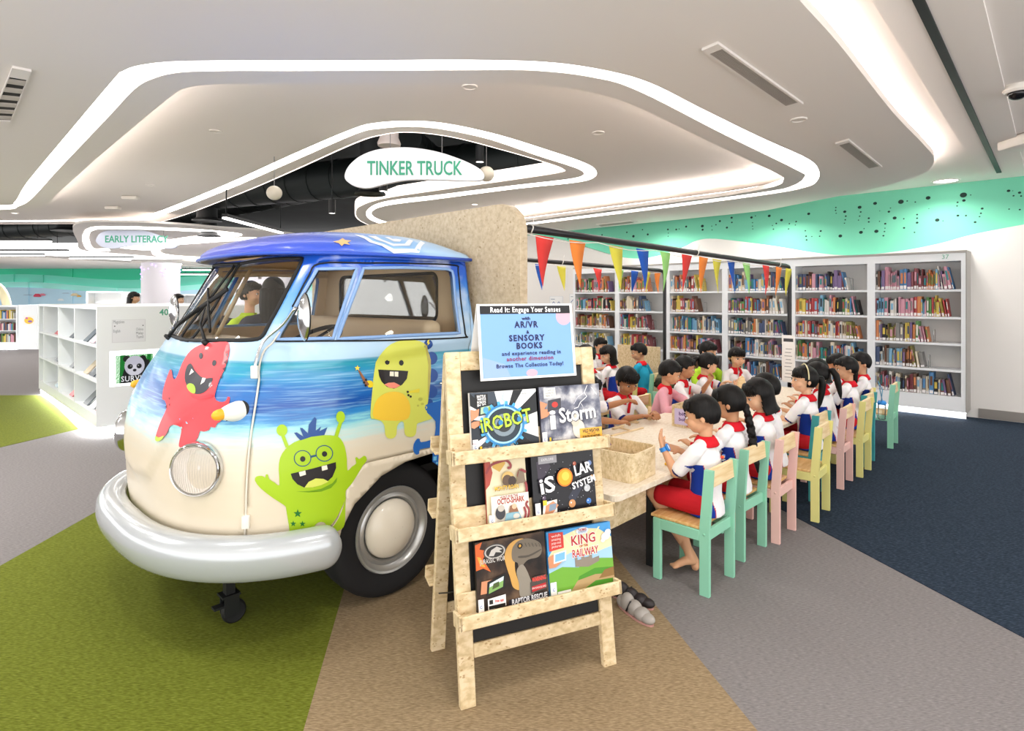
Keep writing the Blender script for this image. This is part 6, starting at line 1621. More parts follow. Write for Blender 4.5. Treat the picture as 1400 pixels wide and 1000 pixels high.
# ---- ceiling fittings
def grille(quad_px, z, label, nsl, across=True):
    q = [at_z(x, y, z-.004) for x, y in quad_px]      # corners in order
    c = sum(q, Vector())/4; t = thing('air_grille', label, 'vent', c)
    M = lambda u, v, dz=0: (q[0]*(1-u)*(1-v)+q[1]*u*(1-v)+q[2]*u*v+q[3]*(1-u)*v)-c+Vector((0, 0, dz))
    def quad(bm, u0, u1, v0, v1, z0, z1, mi=0):
        vs = [bm.verts.new(M(u, v, zz)) for zz in (z0, z1) for (u, v) in ((u0, v0), (u1, v0), (u1, v1), (u0, v1))]
        for f in ((0, 1, 2, 3), (7, 6, 5, 4), (0, 4, 5, 1), (1, 5, 6, 2), (2, 6, 7, 3), (3, 7, 4, 0)): bm.faces.new([vs[i] for i in f])
    bm = BM(); quad(bm, 0, 1, 0, 1, -.002, .002); link('backing', bm, mat('grille_dark', '2a2826', .8), t)
    bm = BM()
    for a in ((-.06, 1.06, -.16, 0), (-.06, 1.06, 1, 1.16), (-.06, 0, 0, 1), (1, 1.06, 0, 1)): quad(bm, *a, -.012, .003)
    link('frame', bm, CEIL, t)
    for k in range(nsl):
        v = (k+.5)/nsl; bm = BM(); quad(bm, 0, 1, v-.22/nsl, v+.22/nsl, -.012, -.003); link('slat', bm, mat('slat_beige', 'b8aea4', .5), t)
grille([(987, 64), (1091, 138), (1074, 143), (970, 71)], ZS, 'long slatted air grille in the soffit at the upper right', 8)
grille([(1161, 193), (1202, 226), (1188, 229), (1147, 197)], ZS, 'shorter slatted air grille right of the ceiling ring', 8)
grille([(13, 103), (37, 107), (14, 164), (-12, 163)], ZS, 'slatted air grille at the left edge of the ceiling', 6)
grille([(862, 302), (818, 307), (822, 309), (868, 304)], ZS, 'thin distant air grille near the mint wall', 4)
def disc_light(px, py, z, r_, label, lit=True, name='downlight', cat='light', group=None):
    p = at_z(px, py, z); t = thing(name, label, cat, (p.x, p.y, z), 0, group)
    bm = BM(); lathe(bm, [(r_*1.18, 0), (r_*1.18, -.008), (r_, -.012), (r_*.98, -.004)], 28, cap=False); link('ring', bm, CEIL, t)
    bm = BM(); lathe(bm, [(r_, -.005), (0, -.006)], 28, cap=False); link('lens', bm, EM if lit else mat('detector_white', 'e4ded6', .5), t)
disc_light(1293, 247, 2.98, .13, 'bright round downlight above the mint wall')
SP = 'small round ceiling sprinklers'
for i, (x, y, z, lb) in enumerate(((295, 179, ZR, 'small white ceiling disc left of the ring centre'), (642, 118, ZR, 'small white ceiling disc at the top of the recess'), (818, 181, ZR, 'small white ceiling disc right of the inlet'), (976, 243, ZR, 'small white ceiling disc at the right of the recess'), (1092, 163, ZS, 'small white ceiling disc between the two right grilles'), (738, 276, ZR, 'small white ceiling disc beyond the inlet'), (649, 279, ZR, 'small lit ceiling disc on the peninsula'), (20, 291, ZS, 'bright ceiling disc at the far left'), (206, 253, ZR, 'tiny ceiling disc on the left band'))):
    disc_light(x, y, z, .05, lb, lit=i in (6, 7), name='ceiling_disc', cat='detector', group=SP)
for i, (x, y, lb) in enumerate(((178, 268, 'upper of two small white sensor boxes on the left ceiling'), (154, 282, 'lower of two small white sensor boxes on the left ceiling'))):
    p = at_z(x, y, ZR); bm = BM(); bbox(bm, (-.12, -.05, -.06), (.12, .05, -.0005), .02, 2); o = link('sensor_box', bm, mat('detector_white', 'e4ded6', .5), None, loc=p, auto=40); tag(o, lb, 'sensor')
# dome camera and speaker box at the right
p = at_z(1392, 117, 2.98); t = thing('dome_camera', 'white ceiling dome camera with a black lens at the right edge', 'camera', (p.x, p.y, 2.98))
bm = BM(); lathe(bm, [(.085, -.0005), (.085, -.035), (.07, -.05), (0, -.05)], 28); link('base', bm, mat('detector_white', 'e4ded6', .5), t, auto=40)
bm = BM(); ellipsoid(bm, (0, 0, -.055), (.06, .06, .045)); link('dome', bm, mat('dome_black', '17171a', .1), t)
p = at_z(1396, 186, 2.98); bm = BM(); bbox(bm, (-.10, -.16, -.11), (.16, .16, -.0005), .03, 2); o = link('speaker_box', bm, mat('detector_white', 'e4ded6', .5), None, loc=(p.x, p.y, 2.98), auto=40); tag(o, 'white box fitting hanging from the ceiling at the right edge', 'speaker')
# ================================================================ the left background
LWH = mat('unit_white', 'e8ecee', .35)
unit = lab('magazine_shelf', 'white low magazine unit numbered 40 with nine open cells', 'shelf', 1.42, 7.56, 0)
# local: x into the unit (a), y along (b)
UL = 3.95; UH = 1.40
bm = BM(); box(bm, (0, 0, .10), (1.9, .03, UH)); link('end_panel', bm, LWH, unit)
bm = BM(); box(bm, (0, .03, UH-.03), (1.9, UL, UH)); link('top', bm, LWH, unit)
bm = BM(); box(bm, (.36, .03, .10), (.40, UL, UH-.03)); link('back_panel', bm, LWH, unit)
bm = BM(); box(bm, (0, .03, .10), (.36, UL, .235)); link('plinth', bm, LWH, unit)
cols = [0.0, 1.19, 2.28, 3.50]
for y in cols[1:] + [UL-.03]:
    bm = BM(); box(bm, (0, y, .235), (.36, y+.03, UH-.03)); link('divider', bm, LWH, unit)
for z in (.60, .98):
    bm = BM(); box(bm, (0, .03, z-.022), (.36, UL-.03, z)); link('shelf', bm, LWH, unit)
bm = BM(); box(bm, (.40, 3.9, .1), (1.9, UL, UH-.03)); box(bm, (1.87, .03, .1), (1.9, 3.9, UH-.03)); link('far_side', bm, LWH, unit)
bm = BM(); box(bm, (.02, .02, .0), (1.88, UL-.02, .098)); o = link('plinth_light', bm, mat('unit_glow', 'ffffff', emit='fbffff', estr=30), unit); o['label'] = 'glowing strip under the unit'
# numbers, plate and lit screen on the end panel (faces the camera side, -b)
def on_b(px, py, b):
    k = (px-700)/800; Y = b/(CU-k*SU); return Y*(k*CU+SU)-1.42, EYE-(py-407)/800*Y
def end_art(x0, y0, x1, y1):
    a0, zt = on_b(x0, y0, 7.56); a1, zb = on_b(x1, y1, 7.56); zt = on_b((x0+x1)/2, y0, 7.56)[1]; zb = on_b((x0+x1)/2, y1, 7.56)[1]
    return Art(face_M(Vector((a0, -.002, zb)), (1, 0, 0), (0, 0, 1)), a1-a0, zt-zb)
A = end_art(217, 422, 231, 433); A.text('5aa88c', '40', .5, .5, .10, width=A.w*.9, bold=.002); A.done('unit_number', unit)
A = end_art(153, 437, 199, 468); A.rect('d4d6da', 0, 0, 1, 1); A.rect('e2e4e8', .02, .02, .98, .98); A.text('7d858c', 'Magazines', .20, .90, .05, width=A.w*.32); A.disc('55585c', .08, .72, .02); A.disc('55585c', .92, .72, .02); A.text('7d858c', 'English', .14, .5, .045, width=A.w*.2)
for k, s in enumerate(('Children', 'Malay', 'Tamil')): A.text('7d858c', s, .82, .55-.17*k, .045, width=A.w*.22)
A.done('index_plate', unit)
A = end_art(150, 479, 221, 526); A.rect(mat('niche_glow', 'ffffff', emit='ffffff', estr=1.6), 0, 0, 1, 1); A.done('lit_niche', unit)
A = end_art(158, 485, 209, 523); scr = lambda c: mat('screen_'+c, '101010', .3, emit=c, estr=.9)
A.rect(scr('1fa03c'), 0, 0, 1, 1); A.poly(scr('0c7a2c'), [(.1, 0), (.2, 0), (.25, 1), (.12, 1)]); A.poly(scr('0c7a2c'), [(.85, 0), (.92, 0), (.95, 1), (.84, 1)]); A.poly(scr('1b1c20'), [(.12, 0), (1, 0), (.97, .35), (.9, .78), (.6, .9), (.3, .85), (.2, .4)])
A.disc(scr('17181c'), .29, .86, .10, .12); A.disc(scr('17181c'), .72, .84, .10, .12); A.disc(scr('c4c2d0'), .50, .60, .27, .36, 26); A.disc(scr('d6d4de'), .50, .44, .18, .20); A.disc(scr('202026'), .38, .58, .07, .09); A.disc(scr('202026'), .62, .58, .07, .09); A.disc(scr('202026'), .50, .44, .05, .05); A.disc(scr('f0f0f0'), .40, .60, .012); A.disc(scr('f0f0f0'), .60, .60, .012)
A.rect(scr('141518'), .14, 0, 1, .26); A.text(scr('f0f0f4'), 'SURVIVAL', .60, .14, .085, width=A.w*.92, bold=.0012, spacing=1.1); A.done('screen', unit)
# magazines leaning in the cells
MC = ['c8505a', 'd8d8dc', '6a7076', 'b8bec4', '3c4650', 'c4b49a', '8fa8b4', 'd6c0c8', '55606a', 'a84a5a']
n_ = 0
for ci in range(3):
    for ri, z in enumerate((.236, .601, .981)):
        for j in range(3 if ci == 0 else 2):
            y0 = cols[ci]+.10+j*.33
            t = lab('magazine', '%s magazine, %s cell of %s column in low unit, %s place' % (['red', 'white', 'grey', 'pale grey', 'dark', 'tan', 'blue-grey', 'pink', 'slate', 'crimson'][n_ % 10], ('bottom', 'middle', 'top')[ri], ('nearest', 'middle', 'farthest')[ci], ORD[j]), 'magazine', 1.42+.03, 7.56+y0, z, 0, 'magazines in the low unit')
            bm = BM(); M = Matrix.Rotation(R(42), 4, 'Y'); bbox(bm, (-.003, 0, .0), (.007, .22, .29), .001, 1, M=Matrix.Translation((0.02, 0, .004)) @ M); link('cover', bm, mat('mag_'+MC[n_ % 10], MC[n_ % 10], .35), t)
            bm = BM(); bbox(bm, (-.0035, .03, .18), (-.0031, .19, .26), .0001, 1, M=Matrix.Translation((0.02, 0, .004)) @ M); link('title_block', bm, mat('mag_'+MC[(n_+3) % 10], MC[(n_+3) % 10], .35), t); n_ += 1
# ---- far low bookcases with rows of books
def low_case(px0, px1, Y, h_, rows, label, books=True):
    x0, x1 = at_Y(px0, 407, Y).x, at_Y(px1, 407, Y).x; t = thing('low_bookcase', label, 'bookcase', (x0, Y, 0)); w_ = x1-x0
    bm = BM(); box(bm, (0, 0, .12), (.05, .4, h_)); box(bm, (w_-.05, 0, .12), (w_, .4, h_)); box(bm, (.05, 0, h_-.05), (w_-.05, .4, h_)); box(bm, (.05, 0, .12), (w_-.05, .4, .2)); box(bm, (.05, .36, .2), (w_-.05, .4, h_-.05)); link('frame', bm, LWH, t)
    dz = (h_-.25)/rows
    for k in range(1, rows):
        bm = BM(); box(bm, (.05, 0, .2+dz*k-.02), (w_-.05, .36, .2+dz*k)); link('shelf', bm, LWH, t)
    bm = BM(); box(bm, (.03, .03, .0), (w_-.03, .37, .119)); link('plinth_light', bm, MATS['unit_glow'], t)
    if books:
        mats_ = [mat('cover_'+c.replace(' ', '_'), PAL[c], .45) for c in PAL]; bm = BM()
        for k in range(rows):
            x = .07
            while x < w_-.15:
                th = rnd.uniform(.02, .05); bh = rnd.uniform(.17, min(.27, dz-.06)); box(bm, (x, .06, .2+dz*k), (x+th*.9, .26, .2+dz*k+bh), rnd.randrange(len(mats_))); x += th
        o = link('book_rows', bm, None, loc=(x0, Y, 0), mats=mats_); tag(o, 'rows of mixed books filling the %s' % label.split(' standing')[0].replace('white ', ''), 'books', kind='stuff')
low_case(-60, 24, 17.0, 1.27, 3, 'white low far-left bookcase with three rows standing by the frame edge')
low_case(55, 72, 17.5, 1.25, 3, 'narrow white bookcase standing right of the far end panel')
low_case(118, 168, 21.0, 1.72, 2, 'white distant bookcase standing under the painted birds')
low_case(186, 200, 22.0, 1.66, 2, 'tiny distant bookcase standing left of the column')
low_case(246, 290, 21.0, 1.62, 2, 'distant bookcase standing right of the column')
x0 = at_Y(25, 407, 16.9); t = thing('end_panel', 'white end panel with a small yellow picture at the far left', 'panel', (x0.x, 16.9, 0))
bm = BM(); box(bm, (0, 0, .0), (.55, .5, 1.29)); link('body', bm, LWH, t)
A = Art(face_M(Vector((.15, -.003, .72)), (1, 0, 0), (0, 0, 1)), .32, .26); A.rect('f0e8e4', 0, 0, 1, 1); A.disc('e8c03a', .5, .45, .42, .38); A.disc('c8609a', .3, .7, .12, .12); A.disc('8a5ab0', .6, .35, .2, .12); A.done('picture', t)
# cream arch at the left edge
bm = BM(); q = [at_Y(-12+22*math.cos(t_), 425-36*math.sin(t_), 18.5) for t_ in [PI*k/20 for k in range(21)]]; tube(bm, [(p.x, p.y, p.z) for p in q], .12, 12); o = link('cream_arch', bm, mat('arch_cream', 'e8dcb4', .5)); tag(o, 'cream rounded arch frame at the far left edge', 'arch')
p = q[-1]; 
# ---- far ceilings: bright islands
def island(px, z, th, name, m): 
    bm = BM(); slab(bm, spline(cl(px, z), True, 5), z, z+th); return struct(link(name, bm, m, auto=40))
ISL = mat('far_ceiling', 'efe9e4', .7)
io = [(103, 307), (106, 330), (112, 342), (150, 346), (210, 351), (262, 356), (330, 358), (420, 352), (430, 330), (380, 318), (300, 312), (240, 307), (170, 304)]
island(io, 2.9, .04, 'ceiling', ISL)
def ring_px(o_, i_, z, name, m, label):
    oo, ii = spline(cl(o_, z), True, 4), spline(cl(i_, z), True, 4); bm = BM(); slab(bm, oo, z-.008, z-.001, [ii]); o = struct(link(name, bm, m), label)
ring_px([(117, 314), (119, 341), (150, 343), (150, 338), (210, 342), (262, 330), (330, 322), (300, 316), (240, 312), (170, 310)], [(124, 316), (126, 338), (140, 340), (200, 334), (250, 325), (300, 319), (240, 315), (170, 313)], 2.9, 'trim_10', EM, 'light ring of the far ceiling island')
ring_px([(208, 338), (214, 350), (262, 355), (330, 356), (400, 350), (400, 330), (330, 325), (262, 330), (215, 334)], [(219, 339), (224, 347), (262, 351), (330, 352), (380, 346), (380, 333), (330, 329), (262, 333), (226, 336)], 2.9, 'trim_11', EM, 'second light ring of the far ceiling island')
bm = BM(); slab(bm, [(-30, 17.2), (-15, 18.6), (-12.4, 26.3), (-30, 26.3)], 2.78, 2.85); struct(link('ceiling', bm, ISL))
bm = BM(); slab(bm, [(-14, 21.5), (3, 21.5), (3, 26.3), (-13, 26.3)], 2.84, 2.9); struct(link('ceiling', bm, ISL))
for i, (x0, x1, y, Y) in enumerate(((-40, 69, 329.5, 14.0), (-30, 93, 343.5, 16.5), (20, 182, 353, 19.5), (118, 248, 361, 23.0), (-30, 60, 349, 18), (250, 300, 369, 24.5), (244, 300, 375, 25))):
    a, b = at_Y(x0, y, Y), at_Y(x1, y, Y); L_ = (b-a).length
    t = thing('linear_lamp', 'long white linear ceiling lamp, %s of those over the left background' % ('nearest', 'second nearest', 'third nearest', 'fourth nearest', 'leftmost short one', 'upper one right of column', 'lower one right of column')[i], 'lamp', a, math.atan2(b.y-a.y, b.x-a.x), 'linear lamps over the left background')
    bm = BM(); box(bm, (0, -.05, 0), (L_, .05, .05)); link('housing', bm, BLACK, t); bm = BM(); box(bm, (0, -.045, -.03), (L_, .045, 0)); link('diffuser', bm, EM, t)
    for xx in (.3, L_-.3): bm = BM(); tube(bm, [(xx, 0, .05), (xx, 0, 4.3-a.z)], .006, 5); link('wire', bm, BLACK, t)
a, b = at_Y(307, 297, 8.6), at_Y(385, 322, 10.6); d = b-a
t = thing('linear_lamp', 'slanting linear lamp beneath the dark ducts above the van roof', 'lamp', a, math.atan2(d.y, d.x)); bm = BM(); box(bm, (0, -.04, 0), (d.length, .04, .05)); link('housing', bm, BLACK, t); bm = BM(); box(bm, (0, -.035, -.025), (d.length, .035, 0)); link('diffuser', bm, EM, t)
for xx in (.05, d.length-.05): bm = BM(); tube(bm, [(xx, 0, .05), (xx, 0, 4.3-a.z)], .01, 5); link('wire', bm, BLACK, t)
# unseen area lamps added to brighten the far left hall
for (x_, y_, e_) in ((-16, 20, 360), (-10, 22, 300), (-12, 9, 110), (-3, 24, 260), (-15, 13, 260)):
    area_lamp('hall_fill_lamp', (x_, y_, 2.75), 1.6, e_, spread=R(170))
# ---- dark ducts and fittings in the open ceiling
DUCT = mat('duct_grey', '1b2121', .5, .4)
def duct(p0, p1, z0, z1, r_, label, rings=True):
    a, b = at_z(*p0, z0), at_z(*p1, z1); bm = BM(); n = 14; pts = [a+(b-a)*k/n for k in range(n+1)]; tube(bm, pts, r_, 20)
    for k in range(n+1): tube(bm, [pts[k]-(b-a).normalized()*.02, pts[k]+(b-a).normalized()*.02], r_*1.035, 20)
    o = link('duct', bm, DUCT, auto=30); tag(o, label, 'duct', 'dark ducts in the open ceiling'); return o
duct((300, 262), (760, 214), 3.5, 3.5, .32, 'large round dark duct running behind the hanging TINKER TRUCK sign')
duct((220, 300), (470, 248), 3.6, 3.6, .26, 'dark round duct low across the inlet left of the sign')
duct((-60, 318), (240, 300), 3.5, 3.6, .3, 'dark duct at the far left above the linear lamps')
duct((640, 255), (560, 190), 3.75, 3.75, .18, 'thin dark duct crossing above the sign')
for i, (px, py, z, Y, r_, h_, lb) in enumerate(((506, 264, 0, 7.4, .13, .34, 'black drum diffuser just under the TINKER TRUCK sign'), (283, 301, 0, 11.2, .18, .3, 'upper black drum diffuser over the van windscreen'), (286, 322, 0, 12.4, .155, .28, 'lower black drum diffuser over the van windscreen'), (95, 315, 0, 13.5, .24, .3, 'black drum diffuser above the far-left lamps'))):
    p = at_Y(px, py, Y); bm = BM(); lathe(bm, [(r_*1.5, -.02), (r_*1.45, 0), (r_*1.08, .03), (r_, .07), (r_, 4.29-p.z), (0, 4.29-p.z)], 28, cap=False); lathe(bm, [(r_*1.5, -.02), (r_*.9, 0), (r_*.4, -.01), (0, -.02)], 28, cap=False)
    o = link('drum_diffuser', bm, BLACK, None, loc=p, auto=40); tag(o, lb, 'vent', 'black drum diffusers')
for i, (px, py, Y, r_, lb) in enumerate(((375, 264, 6.6, .085, 'white globe pendant left of the TINKER TRUCK sign'), (665, 238, 6.2, .085, 'white globe pendant behind the right end of the sign'), (138, 304, 13.0, .14, 'white globe pendant by the EARLY LITERACY sign'))):
    p = at_Y(px, py, Y); t = thing('globe_pendant', lb, 'lamp', p, 0, 'globe pendants'); bm = BM(); ellipsoid(bm, (0, 0, 0), (r_, r_, r_*.95)); link('globe', bm, mat('globe_cream', 'd8d0c0', .4), t, smooth=True); bm = BM(); tube(bm, [(0, 0, r_*.9), (0, 0, 4.28-p.z)], .004, 6); link('rod', bm, mat('wire_grey', '8a8a8c', .4), t)
for i, (px, py, Y, lb) in enumerate(((454, 292, 8.5, 'black spot pendant left of the drum diffuser'), (524, 262, 6.9, 'black spot pendant under the sign'), (656, 222, 7.0, 'dark cylinder spot by the right end of the sign'))):
    p = at_Y(px, py, Y); t = thing('spot_pendant', lb, 'lamp', p, 0, 'black spot pendants'); bm = BM(); lathe(bm, [(.05, 0), (.05, .2), (0, .2)], 20, cap=False); link('can', bm, BLACK, t, auto=40); bm = BM(); lathe(bm, [(.045, .005), (0, .006)], 16, cap=False); link('lens', bm, EM, t); bm = BM(); tube(bm, [(0, 0, .2), (0, 0, 4.28-p.z)], .007, 6); link('rod', bm, BLACK, t)
p = at_Y(532, 196, 6.3); bm = BM(); lathe(bm, [(.12, -.03), (.125, .0), (.10, .06), (.10, .14), (0, .14)], 24); o = link('beacon', bm, mat('beacon_white', 'd8cdc8', .4), None, loc=p, auto=40); tag(o, 'white drum fitting peeking over the TINKER TRUCK sign', 'speaker')
bm = BM(); tube(bm, [(p.x, p.y, p.z+.14), (p.x, p.y, 4.28)], .01, 6); o2 = link('rod', bm, BLACK); o2.parent = o; o2.matrix_parent_inverse = Matrix.Translation(-p)
p = at_Y(222, 309, 13.2); bm = BM(); bbox(bm, (-.08, -.05, -.04), (.08, .05, .04), .01, 2); o = link('projector', bm, mat('detector_white', 'e4ded6', .5), None, loc=p); tag(o, 'small white projector box hanging over the EARLY LITERACY sign', 'projector')
bm = BM(); tube(bm, [(p.x, p.y, p.z+.04), (p.x, p.y, 4.28)], .01, 6); o2 = link('rod', bm, BLACK); o2.parent = o; o2.matrix_parent_inverse = Matrix.Translation(-p)
# thin cable trays
for i, (p0, p1) in enumerate((((330, 285), (470, 232)), ((380, 240), (560, 215)), ((560, 232), (740, 226)))):
    a, b = at_z(*p0, 3.9), at_z(*p1, 3.9); bm = BM(); d = (b-a); L_ = d.length; box(bm, (0, -.08, 0), (L_, -.07, .05)); box(bm, (0, .07, 0), (L_, .08, .05)); 
    for k in range(int(L_/.25)): box(bm, (k*.25, -.07, 0), (k*.25+.02, .07, .01))
    o = link('cable_tray', bm, DUCT, None, loc=a, rot=(0, 0, math.atan2(d.y, d.x))); tag(o, 'dark cable tray in the open ceiling, %s' % ('left one low over the cab roof', 'middle one left of the sign', 'right one behind the sign')[i], 'tray', 'cable trays')
# ================================================================ people: one continuous body each, clothes and hair over it
def ico(bm, c, r):
    t = bmesh.new(); bmesh.ops.create_uvsphere(t, u_segments=14, v_segments=10, radius=1)
    for v in t.verts: v.co = Vector(c)+Vector((v.co.x*r[0], v.co.y*r[1], v.co.z*r[2]))
    merge(bm, t)
def cap(bm, p0, p1, r0, r1, n=14):
    p0, p1 = Vector(p0), Vector(p1); ico(bm, p0, (r0,)*3); ico(bm, p1, (r1,)*3); tube(bm, [p0, p1], [r0, r1], n)
def chain(bm, pts, rs):
    for i in range(len(pts)-1): cap(bm, pts[i], pts[i+1], rs[i], rs[i+1])
def ell(bm, c, r, M=None):
    t = bmesh.new(); bmesh.ops.create_uvsphere(t, u_segments=22, v_segments=16, radius=1)
    for v in t.verts:
        p = Vector((v.co.x*r[0], v.co.y*r[1], v.co.z*r[2]))
        v.co = (M @ (Vector(c)+p)) if M is not None else Vector(c)+p
    merge(bm, t)
def fuse(bm, vox, smooth=2):
    """union of the shapes as one closed surface"""
    me = bpy.data.meshes.new('f'); bm.to_mesh(me); bm.free()
    o = bpy.data.objects.new('f', me); SCRATCH.collection.objects.link(o)
    md = o.modifiers.new('r', 'REMESH'); md.mode = 'VOXEL'; md.voxel_size = vox; md.use_smooth_shade = True
    if smooth: s = o.modifiers.new('s', 'SMOOTH'); s.factor = .5; s.iterations = smooth
    r = scratch_mesh(o); bpy.data.objects.remove(o); bpy.data.meshes.remove(me)
    for p in r.polygons: p.use_smooth = True
    return r
def mesh_obj(name, me, mats_, parent, pick=None):
    me.materials.clear()
    for m in mats_: me.materials.append(m)
    if pick:
        for p in me.polygons: p.material_index = pick(p.center, p.normal)
    else:
        for p in me.polygons: p.material_index = 0
    me.name = name; o = bpy.data.objects.new(name, me); COL.objects.link(o); o.parent = parent; return o
def skin_mat(col):
    if 'skin_'+col in MATS: return MATS['skin_'+col]
    m = mat('skin_'+col, col, .5, spec=.35); p = m.node_tree.nodes['Principled BSDF']
    p.inputs['Subsurface Weight'].default_value = .12; p.inputs['Subsurface Radius'].default_value = (.02, .008, .004); p.inputs['Subsurface Scale'].default_value = .3
    return m
HAIR = noise_mat('black_hair', ('040303', '090706', '16110f'), scale=40, stretch=(3, 3, .4), rough=.48, bump=.3, bdist=.002, spec=.22)
CLOTH = {}
def cloth(col, key=None):
    k = 'cloth_'+col
    return MATS[k] if k in MATS else mat(k, col, .85, spec=.15, bump=(35, .25))
def ik(s, h, l1, l2, pole):
    d = h-s; L_ = min(d.length, (l1+l2)*.999); dn = d.normalized(); h = s+dn*L_
    a = (l1*l1-l2*l2+L_*L_)/(2*L_); r_ = math.sqrt(max(0, l1*l1-a*a)); p = pole-dn*pole.dot(dn)
    p = p.normalized() if p.length > 1e-6 else Vector((0, 0, -1)); return s+dn*a+p*r_, h
def hand(bm, wrist, d, n, side, k=1.0, curl=.35, spread=.12):
    """palm and five fingers; d = pointing direction, n = palm normal"""
    d = d.normalized(); n = (n-d*n.dot(d)).normalized(); x = d.cross(n)*side      # x towards the thumb
    pc = wrist+d*.030*k
    for t in (-.016, -.005, .006, .016): chain(bm, [wrist+x*t*.7*k, wrist+d*.052*k+x*t*k], [.011*k, .0095*k])
    for i, (t, L_) in enumerate(((.018, .040), (.006, .045), (-.006, .042), (-.017, .033))):
        b = wrist+d*.052*k+x*t*k; a = spread*(1.5-i); fd = (d+x*a).normalized(); p = [b]
        for j, f in enumerate((.42, .32, .26)):
            fd = (fd*math.cos(curl)+n*math.sin(curl)).normalized(); p.append(p[-1]+fd*L_*f*k)
        chain(bm, p, [.0072*k, .0066*k, .006*k, .0052*k])
    b = wrist+d*.014*k+x*.014*k; td = (d*.6+x*.75+n*.25).normalized(); m1 = b+td*.024*k; m2 = m1+(td+d*.5).normalized()*.017*k
    chain(bm, [b, m1, m2], [.0095*k, .0078*k, .006*k])
def hair_shell(M, style, k, parent, vox):
    """hair over a skull centred on the head frame; style: boy, bob, long, braid, ponytail, bun"""
    bm = BM()
    cx = Vector((0, -.006, .012))
    t = bmesh.new(); bmesh.ops.create_uvsphere(t, u_segments=72, v_segments=48, radius=1)
    low = {'boy': -.045, 'bob': -.115, 'long': -.05, 'braid': -.05, 'ponytail': -.05, 'bun': -.045, 'cut': -.05}[style]
    keep = []
    for v in t.verts:
        x, y, z = v.co.x*.080, v.co.y*.090-.006, v.co.z*.092+.013
        hl = .052 if style == 'boy' else .030                        # hairline height on the forehead
        if style == 'boy': hl = .034
        front = y > .030 and z < hl+max(0, (abs(x)-.045))*-.6
        side_cut = (style in ('boy',) and z < -.020-.030*min(1, max(0, (.01-y)/.06)) and y > -.09) or (style != 'boy' and style != 'bob' and z < -.05)
        side_cut = side_cut or (abs(x) > .05 and y > .005 and z < -.008 and style in ('boy',))
        side_cut = side_cut or (z < -.066 and style == 'boy') or (style not in ('boy', 'bob') and abs(x) > .055 and y > .012 and z < .0)
        if style == 'bob': x *= 1.07
        v.co = Vector((x, y, z)); keep.append(not (front or side_cut))
    dl = [v for v, kk in zip(list(t.verts), keep) if not kk]
    bmesh.ops.delete(t, geom=dl, context='VERTS')
    # straight hair hanging below the ears for a bob: widen and lower the lower ring
    if style == 'bob':
        for v in t.verts:
            if v.co.z < -.01:
                f = min(1, (-.01-v.co.z)/.07); v.co.z = -.01-(f*.105); a = math.atan2(v.co.y, v.co.x); r_ = Vector((.092*math.cos(a), .093*math.sin(a)-.006)); v.co.x = v.co.x*(1-f)+r_.x*f; v.co.y = v.co.y*(1-f)+r_.y*f
        dl = [v for v in t.verts if v.co.y > .035 and v.co.z < .02]
        bmesh.ops.delete(t, geom=dl, context='VERTS')
    for f in t.faces: f.smooth = True
    merge(bm, t, M @ Matrix.Scale(k, 4))
    S = M @ Matrix.Scale(k, 4)
    o = None
    me = bpy.data.meshes.new('hair'); bmesh.ops.recalc_face_normals(bm, faces=bm.faces); bm.to_mesh(me); bm.free()
    for p in me.polygons: p.use_smooth = True
    me.materials.append(HAIR); o = bpy.data.objects.new('hair', me); COL.objects.link(o); o.parent = parent
    md = o.modifiers.new('s', 'SOLIDIFY'); md.thickness = .011*k; md.offset = -.6
    # fringe
    if style != 'boy' or True:
        bm = BM()
        n = 13 if style != 'boy' else 9
        for i in range(n):
            a = (i/(n-1)-.5)*(1.9 if style != 'boy' else 1.5)
            top = Vector((.058*math.sin(a), .055*math.cos(a)+.010, .078)); mid = Vector((.078*math.sin(a), .080*math.cos(a), .052)); low_ = Vector((.078*math.sin(a), .083*math.cos(a), .016 if style != 'boy' else .036+.006*math.sin(i*2.1)))
            if style in ('bun',): low_ = Vector((.080*math.sin(a), .082*math.cos(a), .044))
            tube(bm, [S @ top, S @ mid, S @ low_], [.011*k, .010*k, .004*k], 6, flat=.6)
        link('fringe', bm, HAIR, o, smooth=True)
    if style in ('braid', 'ponytail', 'bun', 'long'):
        bm = BM()
        if style == 'braid':
            for j in range(9):
                z = -.035-j*.030; y = -.088-.012*math.sin(j*.3)-.004*j*0; sx = .006*(-1)**j
                ell(bm, (sx+.0, y, z), (.021-.0006*j, .019-.0005*j, .023), S)
            chain(bm, [S @ Vector((0, -.086, -.30)), S @ Vector((0, -.09, -.35)), S @ Vector((.002, -.086, -.41))], [.010*k, .017*k, .004*k])
            for j in range(9): ell(bm, (-.006*(-1)**j, -.084, -.05-j*.030), (.02, .017, .02), S)
        elif style == 'ponytail':
            chain(bm, [S @ Vector(p) for p in ((0, -.088, .02), (0, -.118, .012), (.004, -.13, -.03), (.008, -.126, -.10), (.01, -.118, -.17), (.01, -.112, -.215))], [q*k for q in (.014, .022, .026, .024, .016, .005)])
        elif style == 'bun': ell(bm, (0, -.095, .01), (.035, .032, .035), S)
        else:
            for i in range(9):
                a = (i/8-.5)*2.6; chain(bm, [S @ Vector((.078*math.sin(a), -.078*math.cos(a)-.006, 0)), S @ Vector((.080*math.sin(a), -.082*math.cos(a)-.008, -.10)), S @ Vector((.074*math.sin(a), -.080*math.cos(a)-.016, -.24)), S @ Vector((.06*math.sin(a), -.07*math.cos(a)-.022, -.33))], [.022*k, .024*k, .022*k, .010*k])
        mesh_obj({'braid': 'braid', 'ponytail': 'ponytail', 'bun': 'bun', 'long': 'long_hair'}[style], fuse(bm, .005*k if style == 'braid' else .007*k, 1), [HAIR], o)
